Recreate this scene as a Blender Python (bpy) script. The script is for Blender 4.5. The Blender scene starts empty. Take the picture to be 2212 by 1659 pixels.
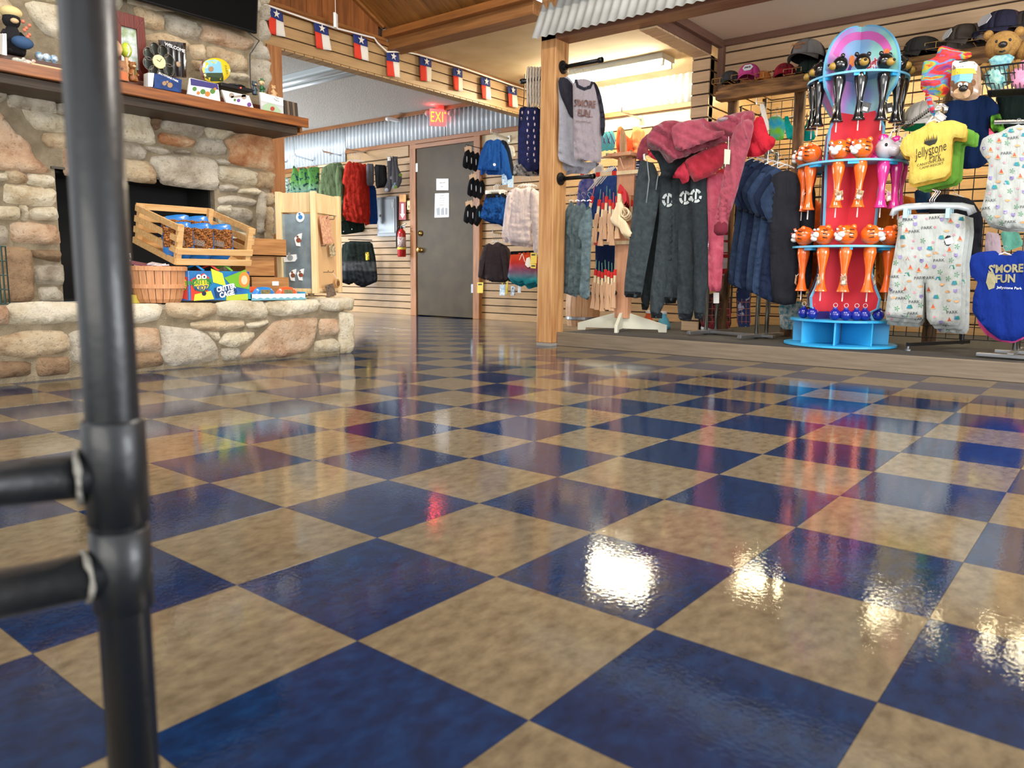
import bpy, bmesh, math, random
import numpy as np
from mathutils import Vector, Matrix, noise
from mathutils.geometry import delaunay_2d_cdt
from mathutils.bvhtree import BVHTree
random.seed(7)
SC = bpy.context.scene
COL = SC.collection
# ------------------------------------------------------------------ camera
FPX, YAW, PITCH, ROLL = 1664.2, -0.675, -0.1407, 0.0118
CAM = np.array([.807, -.6662, .5134])
def _rot():
    cy, sy = math.cos(YAW), math.sin(YAW)
    f = np.array([sy, cy, 0]); r = np.array([cy, -sy, 0]); u = np.array([0, 0, 1.])
    f2 = f*math.cos(PITCH)+u*math.sin(PITCH); u2 = -f*math.sin(PITCH)+u*math.cos(PITCH)
    r3 = r*math.cos(ROLL)+u2*math.sin(ROLL); u3 = -r*math.sin(ROLL)+u2*math.cos(ROLL)
    return r3, u3, f2
CR, CU, CF = _rot()
cd = bpy.data.cameras.new('camera'); cam = bpy.data.objects.new('camera', cd); COL.objects.link(cam)
cd.sensor_width = 36; cd.sensor_fit = 'HORIZONTAL'; cd.lens = FPX/2212*36; cd.clip_start = .02
m = Matrix.Identity(4)
for i in range(3):
    m[i][0] = CR[i]; m[i][1] = CU[i]; m[i][2] = -CF[i]; m[i][3] = CAM[i]
cam.matrix_world = m
cd.dof.use_dof = True; cd.dof.focus_distance = 3.6; cd.dof.aperture_fstop = 6.3
SC.camera = cam
# ------------------------------------------------------------------ light, exposure
SC.view_settings.view_transform = 'Standard'; SC.view_settings.look = 'None'
SC.view_settings.gamma = 1; SC.view_settings.use_curve_mapping = False
SC.view_settings.exposure = 0.74
w = bpy.data.worlds.new('world'); SC.world = w; w.use_nodes = True
w.node_tree.nodes['Background'].inputs[0].default_value = (.95, .97, 1, 1)
w.node_tree.nodes['Background'].inputs[1].default_value = .85
def area(name, loc, rot, sx, sy, power, col):
    l = bpy.data.lights.new(name, 'AREA'); l.shape = 'RECTANGLE'; l.size = sx; l.size_y = sy; l.energy = power; l.color = col
    o = bpy.data.objects.new(name, l); COL.objects.link(o); o.location = loc; o.rotation_euler = rot; return o
area('shopfront_window_light', (1.6, -4.6, 1.7), (math.radians(101), 0, math.radians(8)), 5.5, 2.0, 120, (1, .95, .88))
area('side_fill_light', (4.4, 1.8, 1.0), (math.radians(112), 0, math.radians(75)), 3.2, 1.4, 150, (.93, .96, 1))  # added fill from the right, tilted up to brighten the platform ceiling
area('side_room_window_light', (-9.5, 3.4, 1.2), (math.radians(108), 0, math.radians(-80)), 2.6, 1.6, 190, (.85, .93, 1))
area('main_room_fill_light', (-1.4, 1.6, 3.2), (0, 0, 0), 1.4, .5, 60, (1, .93, .84))  # added overhead fill for the main room and fascia, source unseen
area('main_room_fill_light_2', (.9, 2.2, 3.0), (0, 0, 0), 1.4, .5, 60, (1, .93, .84))  # second added overhead fill, put in to brighten the upper slats
area('left_room_fill_light', (-7.4, 3.9, 2.40), (0, 0, 0), 1.2, .3, 130, (.95, .97, 1))  # added fill that lifts the brightness of the left room, source unseen
# ------------------------------------------------------------------ helpers
def V3(a): return np.array(a, float)
def ray(px, py):
    return CF + CR*((px-1106)/FPX) - CU*((py-829.5)/FPX)
class Pl:
    def __init__(s, p0, n):
        s.p0 = V3(p0); n = V3(n); s.n = n/np.linalg.norm(n)
        u = np.cross((0, 0, 1.), s.n); s.u = u/np.linalg.norm(u); s.v = np.cross(s.n, s.u)
    def w(s, px, py):
        d = ray(px, py); t = np.dot(s.p0-CAM, s.n)/np.dot(d, s.n); return CAM+t*d
    def uv(s, px, py):
        q = s.w(px, py)-s.p0; return np.array([np.dot(q, s.u), np.dot(q, s.v)])
    def pt(s, u, v, d=0): return s.p0+s.u*u+s.v*v+s.n*d
def PY(y): return Pl((0, y, 0), (0, -1, 0))
def PX(x): return Pl((x, 0, 0), (1, 0, 0))
def PC(px, y, turn=0, py=600):
    p = PY(y).w(px, py); n = CAM-p; n[2] = 0; a = math.radians(turn)
    n = np.array([n[0]*math.cos(a)-n[1]*math.sin(a), n[0]*math.sin(a)+n[1]*math.cos(a), 0]); return Pl(p, n)
def X(px, py, x): return PX(x).w(px, py)
def Y(px, py, y): return PY(y).w(px, py)
GEO = {}
def wloc(o):
    p = V3((0, 0, 0))
    while o is not None: p = p+V3(o.location); o = o.parent
    return p
def lin(c):
    if isinstance(c, str):
        c = c.lstrip('#'); c = [int(c[i:i+2], 16)/255 for i in (0, 2, 4)]
        c = [x/12.92 if x <= .04045 else ((x+.055)/1.055)**2.4 for x in c]
    return (c[0], c[1], c[2], 1)
def mk(name, v, f, mat, parent=None, smooth=False, bev=0, mats=None, solid=0, sharp=None):
    v = [V3(a) for a in v]
    if parent is None:
        a = np.array(v); o3 = np.array([(a[:, 0].min()+a[:, 0].max())/2, (a[:, 1].min()+a[:, 1].max())/2, a[:, 2].min()])
        loc = o3
    else: o3 = wloc(parent); loc = (0, 0, 0)
    me = bpy.data.meshes.new(name); me.from_pydata([tuple(a-o3) for a in v], [], [tuple(int(i) for i in q) for q in f])
    ml = mat if isinstance(mat, (list, tuple)) else [mat]
    for mm in ml: me.materials.append(mm)
    if mats is not None: me.polygons.foreach_set('material_index', mats)
    if smooth: me.polygons.foreach_set('use_smooth', [True]*len(me.polygons))
    me.update()
    if sharp is not None:
        at = me.attributes.new('sharp_edge', 'BOOLEAN', 'EDGE'); sv = set(sharp)
        at.data.foreach_set('value', [e.vertices[0] in sv and e.vertices[1] in sv for e in me.edges])
    o = bpy.data.objects.new(name, me); o.location = loc; COL.objects.link(o)
    if parent is not None: o.parent = parent
    if bev:
        b = o.modifiers.new('bevel', 'BEVEL'); b.width = bev; b.segments = 2; b.limit_method = 'ANGLE'
    if solid:
        b = o.modifiers.new('solid', 'SOLIDIFY'); b.thickness = solid; b.offset = 0
    GEO[o.name] = (v, f)
    return o
def thing(name, label, cat, loc, group=None):
    o = bpy.data.objects.new(name, None); o.empty_display_size = .02; COL.objects.link(o); o.location = tuple(loc)
    o['label'] = label; o['category'] = cat
    if group: o['group'] = group
    return o
def tag(o, label, cat, group=None):
    o['label'] = label; o['category'] = cat
    if group: o['group'] = group
    return o
def struct(o): o['kind'] = 'structure'; return o
def stuff(o): o['kind'] = 'stuff'; return o
def part_label(o, s): o['label'] = s; return o
def copy_tree(o, off, label=None, group=None, parent=None):
    c = o.copy(); COL.objects.link(c)
    if parent is not None: c.parent = parent
    else: c.location = tuple(V3(o.location)+V3(off))
    if label: c['label'] = label
    if group: c['group'] = group
    for ch in [k for k in list(bpy.data.objects) if k.parent == o]: copy_tree(ch, None, None, None, c)
    return c
class G:
    """collects simple solids into one mesh"""
    def __init__(s): s.v = []; s.f = []; s.m = []; s.cm = 0
    def add(s, v, f):
        b = len(s.v); s.v += [V3(a) for a in v]; s.f += [tuple(i+b for i in q) for q in f]; s.m += [s.cm]*len(f); return s
    def cub(s, o, a, b, c):
        o, a, b, c = V3(o), V3(a), V3(b), V3(c)
        v = [o, o+a, o+a+b, o+b, o+c, o+a+c, o+a+b+c, o+b+c]
        f = [(0, 3, 2, 1), (4, 5, 6, 7), (0, 1, 5, 4), (1, 2, 6, 5), (2, 3, 7, 6), (3, 0, 4, 7)]
        if np.dot(np.cross(a, b), c) < 0: f = [q[::-1] for q in f]
        return s.add(v, f)
    def box(s, lo, hi):
        lo, hi = V3(lo), V3(hi); d = hi-lo
        return s.cub(lo, (d[0], 0, 0), (0, d[1], 0), (0, 0, d[2]))
    def cbox(s, c, size, yaw=0):
        c = V3(c); a = math.radians(yaw); ux = V3((math.cos(a), math.sin(a), 0)); uy = V3((-math.sin(a), math.cos(a), 0))
        return s.cub(c-ux*size[0]/2-uy*size[1]/2-V3((0, 0, size[2]/2)), ux*size[0], uy*size[1], V3((0, 0, size[2])))
    def beam(s, a, b, w, h, up=(0, 0, 1)):
        a, b = V3(a), V3(b); d = b-a; L = np.linalg.norm(d); k = np.cross(d, up); k = k/np.linalg.norm(k); q = np.cross(k, d/L)
        return s.cub(a-k*w/2-q*h/2, k*w, d, q*h)
    def tube(s, pts, r, n=10, cap=True, closed=False):
        pts = [V3(p) for p in pts]; N = len(pts); rs = r if isinstance(r, (list, tuple)) else [r]*N
        v = []; prev = None
        for i, p in enumerate(pts):
            if closed: d = pts[(i+1) % N]-pts[i-1]
            else: d = pts[min(i+1, N-1)]-pts[max(i-1, 0)]
            d = d/(np.linalg.norm(d)+1e-12)
            if prev is None:
                k = np.cross(d, (0, 0, 1.)) if abs(d[2]) < .9 else np.cross(d, (0, 1., 0))
            else: k = prev-d*np.dot(prev, d)
            k = k/(np.linalg.norm(k)+1e-12); prev = k; q = np.cross(d, k)
            for j in range(n):
                t = 2*math.pi*j/n; v.append(p+(k*math.cos(t)+q*math.sin(t))*rs[i])
        f = []
        for i in range(N if closed else N-1):
            for j in range(n):
                a = i*n+j; b = i*n+(j+1) % n; c = ((i+1) % N)*n+(j+1) % n; e = ((i+1) % N)*n+j; f.append((a, e, c, b))
        if cap and not closed:
            f.append(tuple(range(n))); f.append(tuple((N-1)*n+j for j in range(n-1, -1, -1)))
        return s.add(v, f)
    def lathe(s, c, prof, n=20, ax=(0, 0, 1), sx=1, sy=1):
        c = V3(c); ax = V3(ax)/np.linalg.norm(ax)
        k = V3((1, 0, 0)) if abs(ax[0]) < .9 else V3((0, 1, 0)); k = k-ax*np.dot(k, ax); k /= np.linalg.norm(k); q = np.cross(ax, k)
        v = []
        for r, z in prof:
            for j in range(n):
                t = 2*math.pi*j/n; v.append(c+ax*z+(k*math.cos(t)*sx+q*math.sin(t)*sy)*max(r, 1e-4))
        f = []
        for i in range(len(prof)-1):
            for j in range(n): f.append((i*n+j, i*n+(j+1) % n, (i+1)*n+(j+1) % n, (i+1)*n+j))
        f.append(tuple(range(n-1, -1, -1))); f.append(tuple((len(prof)-1)*n+j for j in range(n)))
        return s.add(v, f)
    def ball(s, c, r, n=12, m=8):
        r = V3(r) if not np.isscalar(r) else V3((r, r, r)); c = V3(c); v = [c+V3((0, 0, -r[2]))]
        for i in range(1, m):
            p = math.pi*i/m-math.pi/2
            for j in range(n):
                t = 2*math.pi*j/n; v.append(c+V3((r[0]*math.cos(p)*math.cos(t), r[1]*math.cos(p)*math.sin(t), r[2]*math.sin(p))))
        v.append(c+V3((0, 0, r[2]))); f = []
        for j in range(n): f.append((0, 1+(j+1) % n, 1+j))
        for i in range(m-2):
            for j in range(n): f.append((1+i*n+j, 1+i*n+(j+1) % n, 1+(i+1)*n+(j+1) % n, 1+(i+1)*n+j))
        b = 1+(m-2)*n
        for j in range(n): f.append((b+j, b+(j+1) % n, len(v)-1))
        return s.add(v, f)
    def prism(s, poly, d):
        """poly: 3d points (planar), d: extrusion vector"""
        poly = [V3(p) for p in poly]; d = V3(d); n = len(poly)
        nn = V3((0, 0, 0))
        for i in range(n): nn = nn+np.cross(poly[i], poly[(i+1) % n])
        if np.dot(nn, d) < 0: poly = poly[::-1]
        v = poly+[p+d for p in poly]
        f = [tuple(range(n-1, -1, -1)), tuple(range(n, 2*n))]+[(i, (i+1) % n, n+(i+1) % n, n+i) for i in range(n)]
        return s.add(v, f)
    def mk(s, name, mat, parent=None, **k):
        if isinstance(mat, (list, tuple)): k['mats'] = s.m
        return mk(name, s.v, s.f, mat, parent, **k)
# ---- outline -> soft solid
def densify(p, h):
    out = []
    for i in range(len(p)):
        a, b = p[i], p[(i+1) % len(p)]; n = max(1, int(round(np.linalg.norm(b-a)/h)))
        for k in range(n): out.append(a+(b-a)*k/n)
    return out
def chaikin(p, k=1):
    f = .75 if k >= 1 else .88
    for _ in range(max(1, int(k))):
        q = []
        for i in range(len(p)):
            a, b = p[i], p[(i+1) % len(p)]; q += [a*f+b*(1-f), a*(1-f)+b*f]
        p = q
    return p
def inside(P, pts):
    x, y = pts[:, 0], pts[:, 1]; r = np.zeros(len(pts), bool); n = len(P)
    for i in range(n):
        a, b = P[i], P[(i+1) % n]
        c = ((a[1] > y) != (b[1] > y)); 
        with np.errstate(divide='ignore', invalid='ignore'): xx = (b[0]-a[0])*(y-a[1])/(b[1]-a[1]+1e-15)+a[0]
        r ^= c & (x < xx)
    return r
def edist(P, pts):
    P = np.array(P); A = P; B = np.roll(P, -1, 0); D = B-A; L = (D**2).sum(1)+1e-15
    R = pts[:, None, :]-A[None]; t = np.clip((R*D[None]).sum(2)/L[None], 0, 1)
    q = R-t[..., None]*D[None]; return np.sqrt((q**2).sum(2)).min(1)
def tri2d(P, res, seed=0):
    P = densify(P, res); A = np.array(P); rng = np.random.RandomState(seed+3)
    lo, hi = A.min(0), A.max(0); gx = np.arange(lo[0]+res/2, hi[0], res); gy = np.arange(lo[1]+res/2, hi[1], res*.87)
    g = np.array([(x+(res/2 if j % 2 else 0), y) for j, y in enumerate(gy) for x in gx]).reshape(-1, 2)
    if len(g):
        g = g+rng.uniform(-.12, .12, g.shape)*res; g = g[inside(A, g)]
        if len(g): g = g[edist(A, g) > res*.45]
    n = len(A); allp = np.vstack([A, g]) if len(g) else A
    r = delaunay_2d_cdt([Vector(p) for p in allp], [(i, (i+1) % n) for i in range(n)], [], 1, 1e-7)
    vs = np.array([tuple(p) for p in r[0]]); fs = [tuple(q) for q in r[2]]
    return A, vs, fs
def puff(name, px, pl, mat, parent=None, t=.02, edge=.04, res=.03, fold=None, back=.35, sm=1, seed=0, rough=0, smooth=True, droop=0, uvp=False, power=.5, grow=0):
    P = [V3(q) if uvp else pl.uv(*q) for q in px]
    if sm: P = chaikin(P, sm)
    if grow:
        A0 = np.array(P); c0 = A0.mean(0); r0 = np.maximum(np.linalg.norm(A0-c0, axis=1), 1e-6)[:, None]; P = list(c0+(A0-c0)*(1+grow/r0))
    A0 = np.array(P); mn = (A0.max(0)-A0.min(0)).min(); res = min(res, mn*.28); edge = min(edge, mn*.45)
    A, vs, fs = tri2d(P, res, seed); d = edist(A, vs); d[d < res*.08] = 0
    x = np.clip(d/edge, 0, 1); prof = (1-(1-x)**2)**power
    off = np.zeros(len(vs)); top = vs[:, 1].max(); H = top-vs[:, 1].min()+1e-9
    if fold:
        amp, wl, ang = fold[0]*1.45, fold[1]*.85, fold[2]; ca, sa = math.cos(math.radians(ang)), math.sin(math.radians(ang))
        for i, (a, b) in enumerate(vs):
            wrp = noise.noise(Vector((a/wl*.25+seed*7.3, b/wl*.18, seed*1.7)))*2.2
            ph = (a*ca+b*sa)/wl*2*math.pi+wrp*2+seed
            g = .35+.65*(top-b)/H
            s1 = 1-1.6*abs(math.sin(ph*.5))**.8
            off[i] = amp*g*(s1+.55*math.sin(ph*1.7+wrp)+.7*noise.noise(Vector((a/wl*1.3+seed, b/wl*.5, 3.3)))+.35*noise.noise(Vector((a/wl*3+seed, b/wl*1.6, 9.3))))
    if rough:
        for i, (a, b) in enumerate(vs):
            off[i] += rough*(noise.noise(Vector((a*14+seed*5, b*14, seed)))+.6*noise.noise(Vector((a*35+seed*5, b*35, seed))))*(.3+.7*x[i])
    bd = d <= 0
    V = []; fr = {}; bk = {}
    for i, (a, b) in enumerate(vs):
        k = off[i] if fold or not bd[i] else off[i]*.3
        fr[i] = len(V); V.append(pl.pt(a, b, k+t*prof[i]))
    for i, (a, b) in enumerate(vs):
        if bd[i]: bk[i] = fr[i]
        else: bk[i] = len(V); V.append(pl.pt(a, b, (off[i] if fold else 0)-t*back*prof[i]))
    F = []
    for q in fs:
        a, b, c = (vs[k] for k in q[:3]); cr = (b[0]-a[0])*(c[1]-a[1])-(b[1]-a[1])*(c[0]-a[0])
        q = q if cr > 0 else q[::-1]
        F.append(tuple(fr[k] for k in q)); F.append(tuple(bk[k] for k in q[::-1]))
    return mk(name, V, F, mat, parent, smooth=smooth, sharp=[fr[i] for i in range(len(vs)) if bd[i]])
BV = {}
def snap(par, p, n, off):
    if par.name not in BV:
        v, f = GEO[par.name]; BV[par.name] = BVHTree.FromPolygons([tuple(a) for a in v], f)
    h = BV[par.name].ray_cast(Vector(p+n*.5), Vector(-n), 1.0)
    return (V3(h[0])+n*off) if h[0] is not None else p+n*off
def decal(par, name, px, pl, mat, parent=None, off=.002, res=.02, uvp=False, sm=0, lab=None):
    P = [V3(q) if uvp else pl.uv(*q) for q in px]
    if sm: P = chaikin(P, sm)
    A, vs, fs = tri2d(P, res)
    V = [snap(par, pl.pt(a, b), pl.n, off) for a, b in vs]; F = []
    for q in fs:
        a, b, c = (vs[k] for k in q[:3]); cr = (b[0]-a[0])*(c[1]-a[1])-(b[1]-a[1])*(c[0]-a[0]); F.append(q if cr > 0 else q[::-1])
    o = mk(name, V, F, mat, parent if parent is not None else par)
    if lab: o['label'] = lab
    return o
def decals(par, name, polys, pl, mat, parent=None, off=.002, res=.02, uvp=True):
    V = []; F = []
    for px in polys:
        P = [V3(q) if uvp else pl.uv(*q) for q in px]
        A, vs, fs = tri2d(P, res); b0 = len(V); V += [snap(par, pl.pt(a, b), pl.n, off) for a, b in vs]
        for q in fs:
            a, b, c = (vs[k] for k in q[:3]); cr = (b[0]-a[0])*(c[1]-a[1])-(b[1]-a[1])*(c[0]-a[0]); q = q if cr > 0 else q[::-1]; F.append(tuple(k+b0 for k in q))
    return mk(name, V, F, mat, parent if parent is not None else par)
def text(par, s, pc, hgt, pl, mat, parent=None, rot=0, shear=0, sx=1, off=.0025, name='lettering', uvp=False, bold=0, spacing=1, align='CENTER', csp=1):
    cu = bpy.data.curves.new('t', 'FONT'); cu.body = s; cu.align_x = align; cu.align_y = 'CENTER'; cu.shear = shear; cu.resolution_u = 2; cu.space_line = spacing; cu.offset = bold; cu.space_character = csp
    ob = bpy.data.objects.new('t', cu); me = bpy.data.meshes.new_from_object(ob)
    c = V3(pc) if uvp else pl.uv(*pc); ca, sa = math.cos(math.radians(rot)), math.sin(math.radians(rot)); k = hgt/.72
    V = []
    for q in me.vertices:
        a, b = q.co[0]*k*sx, q.co[1]*k; a, b = a*ca-b*sa, a*sa+b*ca
        p = pl.pt(c[0]+a, c[1]+b); V.append(snap(par, p, pl.n, off) if par is not None else p+pl.n*off)
    F = [tuple(p.vertices) for p in me.polygons]
    bpy.data.objects.remove(ob); bpy.data.meshes.remove(me); bpy.data.curves.remove(cu)
    return mk(name, V, F, mat, parent if parent is not None else par)
def circ(c, r, n=20, ry=None, a0=0, a1=360):
    ry = r if ry is None else ry; full = a1-a0 >= 360; k = n if full else n-1
    return [(c[0]+r*math.cos(math.radians(a0+(a1-a0)*i/k)), c[1]+ry*math.sin(math.radians(a0+(a1-a0)*i/k))) for i in range(n)]
# ------------------------------------------------------------------ materials
MC = {}
def mat(name, col, rough=.6, metal=0, bump=0, bs=60, col2=None, cs=8, emit=0, coat=0, sheen=0, stretch=None, alpha=1, ior=1.5, trans=0, detail=4, lo=.35, hi=.65, rnd=0, spec=.5, bst=None, bd=.01):
    if name in MC: return MC[name]
    M = bpy.data.materials.new(name); M.use_nodes = True; nt = M.node_tree; b = nt.nodes['Principled BSDF']; L = nt.links
    b.inputs['Roughness'].default_value = rough; b.inputs['Metallic'].default_value = metal; b.inputs['IOR'].default_value = ior
    b.inputs['Base Color'].default_value = lin(col); b.inputs['Coat Weight'].default_value = coat; b.inputs['Coat Roughness'].default_value = .08
    b.inputs['Sheen Weight'].default_value = sheen; b.inputs['Alpha'].default_value = alpha; b.inputs['Transmission Weight'].default_value = trans
    b.inputs['Specular IOR Level'].default_value = spec
    if emit: b.inputs['Emission Color'].default_value = lin(col); b.inputs['Emission Strength'].default_value = emit
    def src(sc):
        if not stretch:
            g = nt.nodes.new('ShaderNodeNewGeometry'); return g.outputs['Position']
        g = nt.nodes.new('ShaderNodeNewGeometry'); mp = nt.nodes.new('ShaderNodeMapping'); mp.inputs['Scale'].default_value = stretch
        L.new(g.outputs['Position'], mp.inputs[0]); return mp.outputs[0]
    co = None
    if col2 or rnd:
        if col2:
            n = nt.nodes.new('ShaderNodeTexNoise'); n.inputs['Scale'].default_value = cs; n.inputs['Detail'].default_value = detail; L.new(src(0), n.inputs['Vector'])
            r = nt.nodes.new('ShaderNodeValToRGB'); r.color_ramp.elements[0].position = lo; r.color_ramp.elements[1].position = hi
            r.color_ramp.elements[0].color = lin(col); r.color_ramp.elements[1].color = lin(col2); L.new(n.outputs['Fac'], r.inputs[0]); co = r.outputs[0]
        if rnd:
            oi = nt.nodes.new('ShaderNodeObjectInfo'); h = nt.nodes.new('ShaderNodeHueSaturation'); mr = nt.nodes.new('ShaderNodeMapRange')
            mr.inputs['To Min'].default_value = 1-rnd; mr.inputs['To Max'].default_value = 1+rnd; L.new(oi.outputs['Random'], mr.inputs[0]); L.new(mr.outputs[0], h.inputs['Value'])
            if co is None: h.inputs['Color'].default_value = lin(col)
            else: L.new(co, h.inputs['Color'])
            co = h.outputs[0]
        L.new(co, b.inputs['Base Color'])
    if bump:
        n = nt.nodes.new('ShaderNodeTexNoise'); n.inputs['Scale'].default_value = bs; n.inputs['Detail'].default_value = 5; 
        if bst:
            gg = nt.nodes.new('ShaderNodeNewGeometry'); mm_ = nt.nodes.new('ShaderNodeMapping'); mm_.inputs['Scale'].default_value = bst; L.new(gg.outputs['Position'], mm_.inputs[0]); L.new(mm_.outputs[0], n.inputs['Vector'])
        else: L.new(src(0), n.inputs['Vector'])
        k = nt.nodes.new('ShaderNodeBump'); k.inputs['Strength'].default_value = bump; k.inputs['Distance'].default_value = bd; L.new(n.outputs['Fac'], k.inputs['Height']); L.new(k.outputs[0], b.inputs['Normal'])
    MC[name] = M; return M
def wood(name, c1, c2, ax='x', rough=.5, coat=0, sc=6, rnd=.06):
    s = {'x': (1, 14, 14), 'y': (14, 1, 14), 'z': (14, 14, 1)}[ax]
    return mat(name, c1, rough, col2=c2, cs=sc, stretch=s, bump=.12, bs=sc*2, coat=coat, rnd=rnd, lo=.3, hi=.7)
def cloth(name, c, c2=None, cs=20, rough=.9, sheen=0, bump=.6, bs=30, rnd=.1, bst=(1, 1, .25)): return mat('cloth_'+name, c, rough, bump=bump, bs=bs, bst=bst, bd=.022, col2=c2, cs=cs, sheen=sheen, spec=.15, rnd=rnd)
black = mat('black_plastic', '151619', .35); blackmet = mat('black_metal', '1b1c1f', .42, metal=.3)
chrome = mat('chrome', 'd8dcde', .18, metal=1); white = mat('white_paint', 'eef0ee', .5); steel = mat('dull_steel', '8f9295', .4, metal=.9)
clearp = mat('clear_plastic', 'f2f4f6', .12, alpha=.45, coat=.5)
papr = mat('white_paper', 'f0f0ec', .7); ink = mat('black_ink', '1a1a1e', .7)
# ------------------------------------------------------------------ floor
T = .3048
floorbase = struct(G().box((-10.5, -3.2, -.06), (4.6, 6.25, -.004)).mk('floor', mat('floor_joint', '1b1813', .6)))
def tilemat(name, c1, c2, c3):
    M = bpy.data.materials.new(name); M.use_nodes = True; nt = M.node_tree; b = nt.nodes['Principled BSDF']; L = nt.links
    g = nt.nodes.new('ShaderNodeNewGeometry'); mp = nt.nodes.new('ShaderNodeMapping'); mp.inputs['Scale'].default_value = (1, .6, 1); mp.inputs['Rotation'].default_value = (0, 0, .5)
    L.new(g.outputs['Position'], mp.inputs[0])
    n = nt.nodes.new('ShaderNodeTexNoise'); n.inputs['Scale'].default_value = 42; n.inputs['Detail'].default_value = 5; n.inputs['Roughness'].default_value = .6; L.new(mp.outputs[0], n.inputs['Vector'])
    r = nt.nodes.new('ShaderNodeValToRGB'); e = r.color_ramp.elements; e[0].position = .33; e[0].color = lin(c3); e[1].position = .7; e[1].color = lin(c2); k = e.new(.5); k.color = lin(c1)
    L.new(n.outputs['Fac'], r.inputs[0])
    oi = nt.nodes.new('ShaderNodeObjectInfo'); h = nt.nodes.new('ShaderNodeHueSaturation'); mr = nt.nodes.new('ShaderNodeMapRange'); mr.inputs['To Min'].default_value = .92; mr.inputs['To Max'].default_value = 1.08
    L.new(oi.outputs['Random'], mr.inputs[0]); L.new(mr.outputs[0], h.inputs['Value']); L.new(r.outputs[0], h.inputs['Color']); L.new(h.outputs[0], b.inputs['Base Color'])
    b.inputs['Roughness'].default_value = .55; b.inputs['Specular IOR Level'].default_value = .05; b.inputs['Coat Weight'].default_value = .85; b.inputs['Coat Roughness'].default_value = .03; b.inputs['Coat IOR'].default_value = 1.5
    n2 = nt.nodes.new('ShaderNodeTexNoise'); n2.inputs['Scale'].default_value = 120; n2.inputs['Detail'].default_value = 3; L.new(g.outputs['Position'], n2.inputs['Vector'])
    n3 = nt.nodes.new('ShaderNodeTexNoise'); n3.inputs['Scale'].default_value = 6; n3.inputs['Detail'].default_value = 2; L.new(g.outputs['Position'], n3.inputs['Vector'])
    ma = nt.nodes.new('ShaderNodeMath'); ma.operation = 'MULTIPLY'; L.new(n2.outputs['Fac'], ma.inputs[0]); L.new(n3.outputs['Fac'], ma.inputs[1])
    bp = nt.nodes.new('ShaderNodeBump'); bp.inputs['Strength'].default_value = .12; bp.inputs['Distance'].default_value = .003; L.new(ma.outputs[0], bp.inputs['Height'])
    L.new(bp.outputs[0], b.inputs['Coat Normal']); L.new(bp.outputs[0], b.inputs['Normal'])
    return M
TB = tilemat('blue_vinyl_tile', '021d40', '04284e', '011632'); TCm = tilemat('cream_vinyl_tile', '665a46', '74674f', '564a37')
def tile_mesh(mt):
    h = T/2-.0003; g = G(); c = .0001
    g.add([(-h, -h, -.004), (h, -h, -.004), (h, h, -.004), (-h, h, -.004), (-h, -h, -c), (h, -h, -c), (h, h, -c), (-h, h, -c), (-h+c, -h+c, 0), (h-c, -h+c, 0), (h-c, h-c, 0), (-h+c, h-c, 0)],
          [(0, 1, 5, 4), (1, 2, 6, 5), (2, 3, 7, 6), (3, 0, 4, 7), (4, 5, 9, 8), (5, 6, 10, 9), (6, 7, 11, 10), (7, 4, 8, 11), (8, 9, 10, 11)])
    me = bpy.data.meshes.new('tile'); me.from_pydata([tuple(a) for a in g.v], [], g.f); me.materials.append(mt); return me, g
(mb, gb), (mc, gc) = tile_mesh(TB), tile_mesh(TCm)
cells = []
for i in range(-34, 14):
    for j in range(-10, 21):
        c = V3(((i+.5)*T, (j+.5)*T, 0)); q = c-CAM; d = q@CF; 
        sx = 1106+FPX*(q@CR)/d if d > .1 else 9999; sy = 829.5-FPX*(q@CU)/d if d > .1 else 9999
        vis = d > .1 and -250 < sx < 2450 and sy < 1950 and not (c[0] < -3.2 and c[1] < 2.4) and not (c[1] > 4.1 and c[0] > -2.5)
        cells.append(((0 if vis else 50)+np.linalg.norm(q), i, j, c, vis))
cells.sort(key=lambda a: a[0]); rest = G(); cnt = 0; fl = V3(floorbase.location)
for d, i, j, c, vis in cells:
    blue = (i+j) % 2 != 0
    if vis and cnt < 300:
        o = bpy.data.objects.new('tile', mb if blue else mc); o.location = tuple(c-fl); o.rotation_euler = (random.uniform(-1, 1)*.0009, random.uniform(-1, 1)*.0009, 0)
        COL.objects.link(o); o.parent = floorbase; cnt += 1
    elif -10 < c[0] and c[1] < 6.2:
        rest.cm = 1 if blue else 0; rest.add([a+c for a in gb.v], gb.f)
stuff(rest.mk('far_tiles', [TCm, TB], floorbase))
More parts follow.
